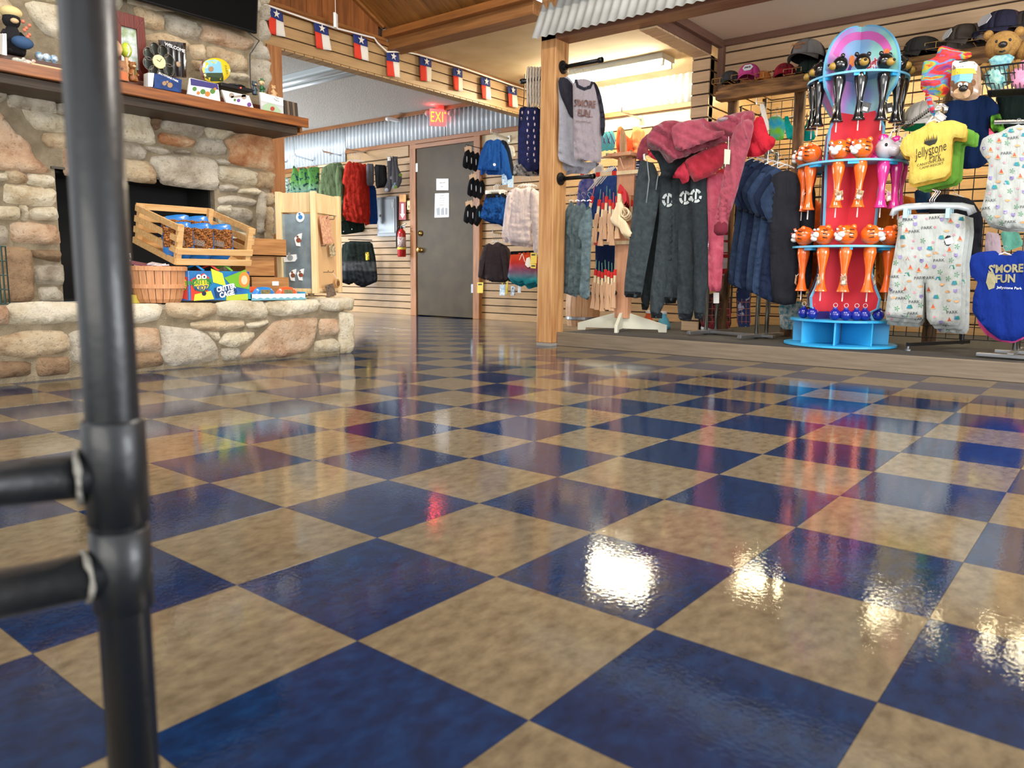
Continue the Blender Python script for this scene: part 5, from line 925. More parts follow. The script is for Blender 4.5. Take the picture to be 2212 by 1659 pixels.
# board shorts
bs1 = ramp_z('board_shorts', zz(770, 618, 5.75), zz(770, 520, 5.75), [(0, '1d2226'), (.32, '202529'), (.36, '4b4f50'), (.52, '4b4f50'), (.56, '1b2420'), (1, '1b2420')])
BS = [(750, 520), (804, 522), (812, 560), (816, 608), (795, 617), (780, 612), (772, 605), (765, 612), (745, 605), (740, 600), (745, 560)]
for k in range(3):
    th, b, pl = garm('board_shorts', ['front pair of dark striped board shorts hanging low left of the breaker panel', 'second pair of dark board shorts behind the front pair', 'rear pair of dark board shorts nearest the wall'][k], 'shorts', sh(BS, -k*5, k*2), 5.7+.09*k, bs1, 'dark board shorts', t=.03)
    if k == 0: decal(b, 'yellow_tag', [(789, 545), (797, 545), (798, 561), (790, 562)], pl, mat('tag_yellow', 'e2c23a', .5), off=.006, sm=0); G().tube([pl.w(752, 517), pl.w(804, 519)], .006, 6).mk('hanger_bar', black, th)
for k, (x_, y_) in enumerate(((742, 500), (795, 498), (760, 495))): tag(G().beam(Y(x_, y_, 6.05), Y(x_, y_, 5.75), .01, .012).mk('display_arm', chrome), 'short chrome display arm %s under the upper shirts' % ['at the left', 'at the right', 'in the middle'][k], 'display arm')
# exit sign and ceiling things
c = Y(950, 254, 6.0); t = thing('exit_sign', 'illuminated red EXIT sign hanging from the ceiling in front of the metal band', 'sign', c-V3((0, 0, .1)))
pe = Pl(c, (CAM[0]-c[0], CAM[1]-c[1]+1.5, 0)); a = pe.pt(-.115, -.095); G().cub(a, pe.u*.23, -pe.n*.03, V3((0, 0, .19))).mk('housing', mat('exit_housing', 'd88c8c', .5, emit=.4), t, bev=.004)
text(None, 'EXIT', (0, 0), .118, Pl(c+pe.n*.002, pe.n), mat('exit_letters', 'ff6a18', .4, emit=5), t, sx=.6, uvp=True, off=0, bold=0, csp=1.12); G().tube([c+V3((0, 0, .09)), V3((c[0], c[1], 2.43))], .008, 8).mk('stem', white, t); G().lathe((c[0], c[1], 2.40), [(.05, 0), (.05, .03)], 16).mk('ceiling_plate', mat('plate_red', 'd0443c', .4, emit=.6), t)
l = bpy.data.lights.new('exit_sign_glow', 'POINT'); l.energy = .9; l.color = (1, .05, .05); l.shadow_soft_size = .03; lo = bpy.data.objects.new('exit_sign_glow', l); COL.objects.link(lo); lo.location = tuple(c+V3((-.02, -.1, .12)))
for k, px_ in enumerate(((925, 246), (975, 246))): 
    p = Y(*px_, 6.0); tag(G().lathe(p, [(.02, -.03), (.032, 0), (.03, .03), (.012, .04)], 14, ax=(0, -1, .3)).mk('emergency_lamp', mat('lamp_pink', 'd9b0ae', .4), smooth=True), ['small emergency lamp head left of the exit sign', 'small emergency lamp head right of the exit sign'][k], 'lamp')
p = Y(838, 257, 5.9); t = thing('motion_sensor', 'small white sensor on the wood trim left of the exit sign', 'sensor', p); G().ball(p, (.035, .03, .025), 14, 8).mk('dome', white, t, smooth=True); G().box(p+V3((-.03, .0, -.01)), p+V3((.03, .16, .02))).mk('mount', white, t)
p = X(725, 45, -3.95); t = thing('hanging_sensor', 'white plastic box hanging on a wire from the plank ceiling above the flags', 'sensor', p-V3((0, 0, .04))); G().cbox(p, (.02, .055, .105), 35).mk('case', white, t, bev=.004); G().cbox(p+V3((.011, -.008, 0)), (.004, .02, .04), 35).mk('cover', mat('grey_plastic', 'c8c8c4', .5), t); G().tube([p+V3((0, 0, .05)), p+V3((0, 0, .2)), p+V3((.005, 0, .5))], .002, 6).mk('wire', papr, t)
# flags
fb_, fr2, fw = mat('flag_blue', '1b2c6b', .8), mat('flag_red', 'd0341c', .8), mat('flag_white', 'd9d3c8', .8)
FL = [((579, 12), (611, 29), (580, 72), (616, 80)), ((677, 46), (708, 58), (683, 103), (715, 110)), ((762, 72), (793, 84), (767, 124), (796, 133)), ((834, 110), (861, 116), (838, 164), (865, 168)), ((907, 120), (932, 128), (909, 174), (933, 177)), ((978, 145), (999, 151), (980, 193), (1001, 198)), ((1038, 166), (1059, 171), (1041, 212), (1061, 216)), ((1096, 185), (1116, 190), (1099, 229), (1118, 233))]
for k, (a, b, c, d) in enumerate(FL):
    pl = PX(-4.07); A, B_, C_, D = [pl.uv(*q) for q in (a, b, c, d)]; n = 8; V = []
    for j in range(n+1):
        for i in range(n+1):
            s_, r_ = i/n, j/n; q = A*(1-s_)*(1-r_)+B_*s_*(1-r_)+C_*(1-s_)*r_+D*s_*r_; V.append(pl.pt(q[0], q[1], .006*math.sin(s_*5+k+r_*2)*(.3+r_)))
    th = thing('pennant_flag', ['first', 'second', 'third', 'fourth', 'fifth', 'sixth', 'seventh', 'eighth'][k]+' lone-star flag from the left, hanging along the slatted beam', 'flag', V[-1], 'small flags along the beam')
    for nm, sel, mm in (('blue_band', lambda i, j: j < 3, fb_), ('red_half', lambda i, j: j >= 3 and i < 4, fr2), ('white_half', lambda i, j: j >= 3 and i >= 4, fw)):
        F = [(j*(n+1)+i, (j+1)*(n+1)+i, (j+1)*(n+1)+i+1, j*(n+1)+i+1) for j in range(n) for i in range(n) if sel(i, j)]; us = sorted({i for f in F for i in f}); mp = {v: i for i, v in enumerate(us)}
        mk(nm, [V[i] for i in us], [tuple(mp[i] for i in f) for f in F], mm, th, smooth=True, solid=.0012)
    ce = (A+B_)/2+(C_-A)*.17; r0 = np.linalg.norm(B_-A)*.24; st = [ce+V3((math.sin(math.pi*q/5), math.cos(math.pi*q/5)))*(r0 if q % 2 == 0 else r0*.4) for q in range(10)]
    G().prism([pl.pt(q[0], q[1], .012) for q in st], pl.n*.001).mk('star', fw, th)
tag(G().tube([X(*q, -4.065) for q in ((560, 6), (579, 12), (677, 46), (722, 60), (808, 82), (815, 92), (836, 112), (875, 112), (900, 117), (1000, 147), (1100, 182), (1145, 196))], .007, 8).mk('flag_cord', mat('cord_white', 'ece6dc', .5), smooth=True), 'white cord running along the beam that carries the flags', 'cord')
# --- right of the door
wshoe = cl('water_shoe', '17181c'); hcard = mat('kraft_card', 'b98e64', .7)
def shoe(lab, P, y, sole='c9ccd0', grp='black water shoes beside the door'):
    th, b, pl = garm('water_shoe', lab, 'shoe', P, y, wshoe, grp, t=.025, fold=None, edge=.03, res=.02); xs = [q[0] for q in P]; ys = [q[1] for q in P]; cx, cy = sum(xs)/len(xs), sum(ys)/len(ys)
    decal(b, 'side_stripe', [(cx-1, cy-6), (cx+1.2, cy-6), (cx+1.2, cy+7), (cx-1, cy+7)], pl, mat('stripe_'+sole, sole, .6), off=.003, sm=1); G().tube([pl.w(cx, min(ys)), pl.w(cx, min(ys)-8)], .002, 5).mk('hang_loop', papr, th); return th
S0 = [(1004, 328), (1013, 322), (1018, 335), (1016, 352), (1008, 366), (999, 360), (1000, 345)]
rows = [(0, 0, 3, 'top', 10), (10, 60, 3, 'middle', 10), (2, 118, 3, 'bottom', 11)]
for dx, dy, n_, rn, st_ in rows:
    for k in range(n_): shoe('%s black water shoe from the left in the %s group beside the door edge' % (['first', 'second', 'third'][k], rn), sh(S0, dx+k*st_, dy+k*3), 5.8+.03*k)
    o = G().prism([PY(5.9).w(*q) for q in ((1003+dx, 318+dy), (1018+dx, 314+dy), (1020+dx, 345+dy), (1006+dx, 348+dy))], (0, .003, 0)).mk('header_card', hcard); tag(o, 'brown cardboard header behind the %s group of water shoes' % rn, 'card')
shoe('bright blue-soled black water shoe at the right of the bottom group', sh(S0, 27, 118), 5.78, '3d9cc4')
t = thing('display_arm', 'black wire arm holding the top group of water shoes', 'display arm', Y(1040, 322, 6.0)); G().tube([Y(1045, 322, 6.09), Y(1005, 312, 5.8)], .004, 6).mk('wire', black, t)
faceout('chrome display arm above the blue rash guard', (1100, 300), (1060, 286), 6.08, 5.55)
rg = cl('rash_blue', '1b4e9a'); RG = [(1050, 305), (1060, 301), (1066, 304), (1074, 300), (1083, 304), (1083, 340), (1083, 368), (1043, 368), (1045, 335)]; RGS = [[(1050, 304), (1056, 312), (1050, 335), (1040, 368), (1031, 367), (1037, 332)], [(1082, 303), (1090, 320), (1096, 350), (1101, 376), (1090, 379), (1084, 355), (1078, 322)]]
for k in range(3):
    th, b, pl = garm('rash_guard', ['front blue long-sleeve swim shirt with a tiny white logo', 'second blue long-sleeve swim shirt just behind and below the front one', 'dark navy long-sleeve swim shirt at the back of the blue pair'][k], 'shirt', sh(RG, k*6, [0, 10, 2][k]), 5.55+.1*k, rg if k < 2 else cl('navydark', '1e2433'), 'swim shirts', t=.025, hang=(1068+k*5, 297, 10)); 
    sleeves(th, pl, rg if k < 2 else cl('navydark', '1e2433'), [sh(q, k*6, [0, 10, 2][k]) for q in RGS], k)
    if k < 2: decal(b, 'logo', circ((1068+k*6, 356+k*10), 3.2, 8), pl, papr, off=.003)
garm('rash_guard', 'olive grey long-sleeve shirt behind the blue swim shirts', 'shirt', [(1085, 305), (1096, 308), (1105, 340), (1108, 365), (1098, 362), (1092, 330)], 5.85, cl('greyolive', '5a5a50'), t=.02); garm('rash_guard', 'white shirt glimpsed at the back of the swim shirt row', 'shirt', [(1098, 312), (1110, 316), (1114, 335), (1106, 342)], 5.93, cl('offwhite', 'e0dcd4'), t=.02)
bsh = cl('palm_blue', '1c56a0', '0e2a5e', cs=30); SH_ = [(1050, 420), (1089, 418), (1091, 450), (1094, 478), (1078, 484), (1068, 478), (1058, 478), (1036, 470), (1043, 446)]
for k in range(3):
    th, b, pl = garm('swim_shorts', ['front', 'second', 'third'][k]+' pair of blue palm-print swim shorts on white clip hangers', 'shorts', sh(SH_, k*4, k*3), 5.6+.07*k, bsh, 'blue swim shorts', t=.03)
    decal(b, 'waistband', sh([(1050, 419), (1089, 417), (1089, 426), (1050, 428)], k*4, k*3), pl, cl('blk', '131316'), off=.003); G().beam(pl.w(1049+k*4, 413+k), pl.w(1088+k*4, 411+k), .01, .015).mk('hanger_bar', white, th); G().tube([pl.w(1068+k*4, 412), pl.w(1067+k*4, 402), pl.w(1073+k*4, 398), pl.w(1077+k*4, 403)], .003, 6).mk('hanger_hook', white, th, smooth=True)
    for cx in (1051, 1080): G().cbox(pl.w(cx+k*4, 416), (.02, .02, .035)).mk('clip', white, th, bev=.003)
WL = [(1100, 412), (1116, 404), (1124, 408), (1136, 406), (1142, 401), (1150, 407), (1147, 460), (1146, 528), (1094, 520), (1100, 460)]; WLS = [[(1102, 410), (1110, 420), (1103, 460), (1094, 518), (1083, 514), (1090, 455), (1094, 425)], [(1147, 405), (1157, 412), (1161, 435), (1164, 480), (1163, 548), (1152, 544), (1149, 480), (1144, 430)]]
for k in range(4): garm('long_sleeve_shirt', ORD[k]+' pale lilac-white long-sleeve shirt hanging left of the wooden post', 'shirt', sh(WL, k*4, [0, 8, 3, 6][k]), 5.3+.1*k, cl('lilac_white', 'cfc3c6'), 'pale long-sleeve shirts', t=.03, hang=(1130+k*6, 397, 12), hm=white); sleeves(*[(lambda r: (r[0], r[2]))(LAST)][0], cl('lilac_white', 'cfc3c6'), [sh(q, k*4, [0, 8, 3, 6][k]) for q in WLS], k)
GL = [(1046, 530), (1056, 525), (1064, 529), (1074, 522), (1085, 527), (1086, 570), (1086, 607), (1047, 605), (1048, 560)]; GLS = [[(1046, 529), (1053, 538), (1046, 570), (1040, 601), (1032, 599), (1036, 560)], [(1083, 526), (1092, 536), (1097, 575), (1097, 605), (1088, 604), (1086, 575), (1080, 545)]]
for k in range(3): garm('long_sleeve_shirt', ORD[k]+' dark heather long-sleeve shirt hanging low right of the door', 'shirt', sh(GL, k*5, k*2), 5.6+.1*k, cl('heather_dark', '4a4144', '3a3336', cs=150), 'dark heather shirts', t=.025, hang=(1067+k*5, 520, 9), hm=white); sleeves(*[(lambda r: (r[0], r[2]))(LAST)][0], cl('heather_dark', '4a4144', '3a3336', cs=150), [sh(q, k*5, k*2) for q in GLS], k)
faceout('black display arm above the dark heather shirts', (1098, 508), (1064, 501), 6.08, 5.6)
om = ramp_z('ombre', zz(1130, 617, 5.45), zz(1130, 545, 5.45), [(0, '1f7d8c'), (.18, '2a8f9c'), (.45, '8a5a78'), (.7, 'c8382c'), (1, 'e0582c')]); OS = [(1103, 545), (1158, 543), (1159, 580), (1161, 608), (1135, 615), (1128, 606), (1120, 610), (1096, 600), (1100, 575)]
for k in range(3):
    th, b, pl = garm('swim_shorts', ORD[k]+' pair of orange-to-teal ombre swim shorts under the pale shirts', 'shorts', sh(OS, k*3, k*5), 5.45+.08*k, om, 'ombre swim shorts', t=.03); decal(b, 'waistband', sh([(1103, 543), (1158, 541), (1158, 548), (1103, 550)], k*3, k*5), pl, cl('blk', '131316'), off=.003)
    if k == 0: G().tube([pl.pt(*(pl.uv(1128, 548)), .045), pl.pt(*(pl.uv(1122, 562)), .045)], .003, 5).tube([pl.pt(*(pl.uv(1128, 548)), .045), pl.pt(*(pl.uv(1134, 566)), .045)], .003, 5).mk('drawstring', papr, th); G().prism([pl.pt(*pl.uv(*q), .05) for q in ((1137, 558), (1144, 555), (1148, 575), (1140, 578), (1134, 572))], pl.n*.002).mk('hang_tag', papr, th)
ytag = mat('tag_yellow', 'e2c23a', .5)
for k, (P, lab) in enumerate((([(1146, 546), (1160, 545), (1159, 569), (1146, 570)], 'yellow price card on the ombre shorts'), ([(1146, 570), (1158, 570), (1157, 580), (1146, 579)], 'lower yellow price card beside the ombre shorts'), ([(1031, 610), (1044, 610), (1043, 633), (1031, 633)], 'yellow price card hanging low at the left under the heather shirts'), ([(1084, 608), (1097, 608), (1097, 635), (1086, 636)], 'yellow price card hanging low under the ombre shorts'))): 
    o = G().prism([PY(5.42 if k < 2 else 5.9).w(*q) for q in P], (0, .003, 0)).mk('price_card', ytag); tag(o, lab, 'price card'); blot(o, PY(5.42 if k < 2 else 5.9), [[(P[0][0]+2, P[0][1]+3), (P[0][0]+10, P[0][1]+3), (P[0][0]+10, P[0][1]+6), (P[0][0]+2, P[0][1]+6)]], ink, 'barcode')
for k, (P, c_, lab) in enumerate((([(1080, 615), (1091, 615), (1090, 638), (1079, 638)], '9fc0d4', 'blue and clear blister pack hanging low on the slat wall'), ([(1104, 618), (1112, 618), (1111, 638), (1103, 638)], '3c5a78', 'dark blue blister pack low on the slat wall'), ([(1119, 615), (1125, 615), (1124, 633), (1118, 632)], 'd8dce0', 'small white blister pack low on the slat wall'), ([(1083, 368), (1094, 370), (1096, 398), (1085, 400)], '5fa6cc', 'blue swim goggles pack below the swim shirts'), ([(1096, 378), (1108, 378), (1108, 405), (1097, 405)], '8fc4dc', 'light blue goggles pack right of the other one'))):
    o = G().prism([PY(5.85).w(*q) for q in P], (0, .012, 0)).mk('blister_pack', mat('pack_'+c_, c_, .25, coat=.6, col2='e6ecf0', cs=40)); tag(o, lab, 'packet')
# --- wooden post: pipe rails, lanyard trousers, raglan shirts
pipe = mat('black_iron', '17181a', .4, metal=.5, bump=.1, bs=200)
def rail_(lab, z, y, x0, x1):
    t = thing('pipe_rail', lab, 'clothes rail', (x0, y, z)); s_ = 1 if x1 > x0 else -1; G().lathe((x0, y, z), [(.045, 0), (.045, .01), (.022, .014), (.022, .035)], 20, ax=(s_, 0, 0)).mk('flange', pipe, t, smooth=False)
    G().tube([(x0, y, z), (x1, y, z)], .014, 14).mk('pipe', pipe, t, smooth=True); G().tube([(x1-s_*.03, y, z), (x1, y, z)], .019, 14).mk('pipe_cap', pipe, t, smooth=True); return t
rail_('upper black iron pipe rail on the right side of the wooden post', 1.965, 3.98, -2.49, -2.16); rail_('lower black iron pipe rail on the right side of the wooden post', 1.20, 3.98, -2.49, -2.20); rail_('black iron pipe rail pointing left from the wooden post', 1.92, 3.98, -2.62, -2.86)
GS = cl('grey_jersey', '8f8f96', '86868e', cs=200); GT = cl('grey_taupe', '8d8488', '837a7e', cs=200); BKs = cl('raglan_black', '26262e'); 
FR = [(1237, 182), (1243, 172), (1256, 170), (1275, 172), (1290, 190), (1298, 230), (1300, 250), (1299, 350), (1285, 352), (1262, 345), (1240, 345), (1238, 240)]
for k in range(5):
    lab = ['front grey raglan t-shirt with dark sleeves and brown lettering on the upper post rail', 'second grey raglan shirt, partly behind the front one on the upper post rail', 'third grey raglan shirt in the bunch on the upper post rail', 'fourth grey raglan shirt in the bunch on the upper post rail', 'rearmost grey raglan shirt, leftmost in the bunch at the post'][k]
    if k == 0: P = FR
    else: P = [[(1205, 168), (1228, 166), (1240, 180), (1256, 250), (1262, 345), (1262, 362), (1232, 358), (1205, 345), (1208, 260)], [(1195, 168), (1215, 166), (1226, 200), (1232, 300), (1240, 366), (1215, 372), (1192, 366), (1190, 290)], [(1190, 170), (1205, 168), (1210, 250), (1214, 365), (1222, 376), (1180, 376), (1172, 300)], [(1180, 178), (1196, 172), (1200, 250), (1194, 380), (1168, 378), (1160, 320), (1166, 260)]][k-1]
    th, b, pl = garm('raglan_shirt', lab, 'shirt', P, 3.93+.045*k, GT if k == 0 else GS, 'raglan shirts on the post', t=.025, fold=(.014, .07, 6), hang=(min(1255, 1255-k*14), 164, 12), hm=white, seed=k*3+1)
    if k == 0:
        decal(b, 'neck_rib', [(1240, 172), (1246, 171), (1250, 184), (1262, 190), (1274, 185), (1278, 174), (1283, 178), (1276, 192), (1262, 197), (1246, 190)], pl, BKs, off=.003)
        puff('sleeve', [(1280, 173), (1292, 186), (1301, 215), (1308, 262), (1306, 288), (1300, 298), (1297, 280), (1296, 235), (1288, 200)], Pl(pl.p0+pl.n*.012, pl.n), BKs, th, t=.02, fold=(.006, .05, 10), res=.022)
        mt = mat('print_brown2', '6a4a42', .8); text(b, "S'MORE\nFUN", (1262, 236), .046, pl, mt, th, rot=-5, sx=.7, bold=.02, off=.012, spacing=.95); text(b, 'Jellystone Park', (1260, 264), .012, pl, mt, th, rot=-5, off=.010)
        decals(b, 'print_rule', [[(pl.uv(1250, y_)), (pl.uv(1280, y_+3)), (pl.uv(1280, y_+4.5)), (pl.uv(1250, y_+1.5))] for y_ in (250,)], pl, mt, off=.004)
    sl = [None, [(1205, 168), (1222, 166), (1240, 185), (1242, 215), (1246, 250), (1244, 260), (1230, 250), (1222, 230), (1208, 200)], [(1200, 172), (1216, 180), (1222, 215), (1229, 262), (1226, 282), (1192, 276), (1196, 230)], [(1186, 175), (1204, 172), (1208, 230), (1200, 280), (1188, 284), (1180, 230)], [(1178, 182), (1190, 175), (1194, 230), (1186, 292), (1168, 284), (1160, 265), (1168, 222)]][k]
    if sl: puff('sleeve', sl, Pl(pl.p0+pl.n*(.03 if k < 3 else .02), pl.n), BKs, th, t=.03, fold=(.01, .05, 12), res=.024)
puff_h = [(1165, 292), (1180, 288), (1262, 344), (1268, 380), (1240, 372), (1200, 384), (1170, 380), (1162, 330)]
garm('raglan_shirt', 'grey shirt whose wavy hem shows lowest under the raglan bunch', 'shirt', [(1165, 320), (1262, 350), (1298, 352), (1266, 378), (1240, 374), (1205, 383), (1170, 378)], 4.14, GS, 'raglan shirts on the post', t=.03, fold=(.02, .06, 75))
# trousers with anchor print hanging left of post
nvp = cl('navy_print', '1d2147', '171a36', cs=25)
for k in range(3):
    P = [[(1135, 232), (1160, 230), (1166, 235), (1165, 365), (1140, 372), (1122, 350), (1120, 290)], [(1122, 232), (1142, 231), (1138, 350), (1118, 356), (1119, 280)], [(1150, 238), (1170, 240), (1170, 378), (1152, 370)]][k]
    th, b, pl = garm('printed_trousers', ['middle', 'left', 'right'][k]+' pair of navy trousers with a pale motif, left of the wooden post', 'trousers', P, 3.97+.05*k, nvp, 'navy printed trousers', t=.04, fold=(.018, .07, 4))
    for r_ in range(9):
        for c_ in range(2):
            x_, y_ = P[0][0]+6+c_*14-(r_ % 2)*2-(k == 2)*2, 244+r_*13; decal(b, 'motif', circ((x_, y_), 1.7, 6, 4), pl, mat('motif_pale', 'b9a7ae', .7), off=.003, res=.02)
    G().tube([pl.w(P[0][0]+8, 235), pl.w(P[0][0]+10, 215), pl.w(P[0][0]+12, 160)], .004, 6).mk('hanger_hook', black, th)
garm('camouflage_trousers', 'black and white camouflage trousers hem showing under the navy trousers', 'trousers', [(1112, 345), (1122, 342), (1145, 362), (1168, 368), (1168, 380), (1130, 380), (1108, 378)], 4.16, cl('camo_bw', '2a2a2c', 'b9b4b0', cs=38), t=.04)
rope = mat('rope', 'cdbfae', .9, bump=1, bs=250)
for k in range(5):
    x_ = 1139+k*6.3; g = G()
    pts = [Y(x_+1, 232, 3.97), Y(x_, 190, 3.96), Y(x_+1, 150, 3.965), Y(x_+3, 145, 3.985), Y(x_+4.5, 152, 4.0), Y(x_+3, 200, 3.99), Y(x_+2, 232, 3.98)]; full = []
    for a_, b_ in zip(pts[:-1], pts[1:]): full += [a_+(b_-a_)*i/6 for i in range(6)]
    for ph in (0, 2.1, 4.2): g.tube([q+V3((math.cos(i*.9+ph), math.sin(i*.9+ph), 0))*.0045 for i, q in enumerate(full)], .0045, 6)
    tag(g.mk('rope_loop', rope, smooth=True), ['first', 'second', 'third', 'fourth', 'fifth'][k]+' loop of pale twisted rope from the left over the post rail', 'rope', 'rope loops over the post rail')
# camo tees on lower rail
cmo = cl('camo_grey', '5f6f72', '47555a', cs=30)
CT = [(1226, 446), (1233, 434), (1240, 440), (1243, 470), (1240, 505), (1238, 560), (1236, 640), (1213, 630), (1218, 560), (1219, 510), (1211, 500), (1215, 470)]
for k in range(4): garm('camo_tee', ['first', 'second', 'third', 'fourth'][k]+' grey-green camouflage t-shirt from the left on the lower post rail', 'shirt', sh(CT, k*12.5, [0, 4, 2, 10][k]), 4.12-.045*k, cmo, 'camouflage t-shirts', t=.03, fold=(.012, .04, 5), hang=(1234+k*13, 432, 5), hm=white)
# ------------------------------------------------------------------ toy gun stand
gw = wood('stand_wood', 'cf9b78', 'bd8866', 'z', .5, sc=4, rnd=.03); lw_ = mat('stand_base_paint', 'c9c7b4', .55); toyw = wood('toy_wood', 'cfa884', 'b98e6a', 'z', .55); toylt = wood('toy_wood_pale', 'e6d3ae', 'd6be94', 'z', .5)
c = V3((-2.205, 4.42, .1)); st = thing('toy_rifle_stand', 'tall light wooden display stand with a pale cross base holding wooden toy guns', 'display stand', c)
G().box(c+V3((-.062, -.03, .1)), c+V3((.062, .03, 1.275))).mk('post', gw, st, bev=.003); G().box(c+V3((-.045, -.034, 1.0)), c+V3((.085, -.03, 1.26))).mk('front_plate', gw, st)
for d in (V3((.94, .34, 0)), V3((-.94, -.34, 0)), V3((.34, -.94, 0)), V3((-.34, .94, 0))):
    k = np.cross(d, (0, 0, 1.)); L = .34 if abs(d[0]) > .5 else .22
    G().prism([c+d*.0-k*.012+V3((0, 0, .14)), c+d*.05-k*.012+V3((0, 0, .14)), c+d*L-k*.012+V3((0, 0, .055)), c+d*L-k*.012, c+d*(L-.06)-k*.012, c+d*(L-.065)-k*.012+V3((0, 0, .02)), c+d*.05-k*.012+V3((0, 0, .02)), c-k*.012+V3((0, 0, .02))], k*.024).mk('foot', lw_, st, bev=.002)
for zz_ in (1.165, .66):
    G().beam(c+V3((-.40, -.06, zz_)), c+V3((.20, -.04, zz_)), .02, .028).mk('peg_bar', toylt, st, bev=.002)
    for k in range(5): G().beam(c+V3((-.36+k*.07, -.062, zz_)), c+V3((-.33+k*.07, -.064, zz_)), .021, .03).mk('red_mark', mat('toy_red', 'c41f1a', .4), st) if k % 2 == 0 else None
G().box(c+V3((-.10, -.12, 1.275)), c+V3((.10, .06, 1.30))).mk('top_shelf', gw, st, bev=.003); G().beam(c+V3((-.16, -.10, 1.28)), c+V3((.14, .25, 1.34)), .05, .012).mk('top_rail', toyw, st)
for k in range(7): G().ball(c+V3((-.13+k*.04, -.07+k*.047, 1.305+k*.008)), .012, 8, 6).mk('marble', mat(['marble_a', 'marble_b'][k % 2], ['8aa37c', '4c5246'][k % 2], .2), st, smooth=True)
o = puff('toy_dagger', [(1341, 342), (1338, 318), (1339, 290), (1343, 273), (1350, 282), (1354, 305), (1354, 343)], PY(4.33), wood('dagger_wood', 'b98f62', '94693f', 'z', .5, sc=9), None, t=.008, edge=.02, res=.02); tag(o, 'pointed wooden toy blade standing upright on top of the stand', 'toy')
o = G().tube([Y(1339, 341, 4.3), Y(1343, 354, 4.28), Y(1348, 366, 4.27), Y(1360, 361, 4.27)], .004, 6).mk('toy_hook', toyw); tag(o, 'thin wooden peg hook lying against the top of the stand post', 'hook')
redt = mat('toy_red', 'c41f1a', .4); grt = mat('toy_green', '1f6b3a', .4)
def rifle(lab, px, py, y, s=1, tilt=0, str_='r', grp=None):
    p = Y(px, py, y); k = np.linalg.norm(Y(px+1, py, y)-p)*s; U = V3((math.cos(math.radians(tilt)), 0, math.sin(math.radians(tilt)))); D = V3((U[2], 0, -U[0])); t = thing('toy_rifle', lab, 'toy gun', p+D*130*k, grp)
    q = lambda a, b, e=0: p+U*a*k+D*b*k+V3((0, -e, 0))
    G().cub(q(-3, 0, .008), U*6*k, V3((0, .016, 0)), D*14*k).mk('red_muzzle', redt, t, bev=.001); G().cub(q(-2.5, 13, .007), U*5*k, V3((0, .014, 0)), D*22*k).mk('barrel', toylt if s < 1.2 else toyw, t, bev=.001)
    G().prism([q(-5, 30, .009), q(4, 30, .009), q(5, 55, .009), q(4, 62, .009), q(7, 92, .009), q(-6, 92, .009), q(-3, 66, .009), q(-6, 50, .009)], V3((0, .018, 0))).mk('stock', toyw, t, bev=.002)
    G().prism([q(5, 50, .004), q(9, 54, .004), q(8, 60, .004), q(4, 60, .004)], V3((0, .008, 0))).mk('trigger_guard', black, t); G().tube([q(-1, -22), q(0, 2)], .0025, 5).mk('elastic', redt if str_ == 'r' else grt, t)
for k in range(7): rifle(['first', 'second', 'third', 'fourth', 'fifth', 'sixth', 'seventh'][k]+' wooden toy rifle from the left in the upper row of the stand', 1288+k*7.5-(8 if k == 0 else 0), 424+(k % 3)*7, 4.33-.006*k, .85, [-14, -8, -3, -2, 1, -1, 2][k], 'rgrggrg'[k], 'upper row toy rifles')
for k in range(7): rifle(['first', 'second', 'third', 'fourth', 'fifth', 'sixth', 'seventh'][k]+' wooden toy rifle from the left in the lower row of the stand', 1287+k*7, 582+(k % 3)*3, 4.33-.006*k, .78, [-4, -2, 2, 3, 0, 1, -2][k], 'g', 'lower row toy rifles')
for k in range(3): rifle(['left', 'middle', 'right'][k]+' wooden toy rifle in the row right of the stand post', 1364+k*7, 432+k*3, 4.40, .85, 0, 'r', 'right side toy rifles')
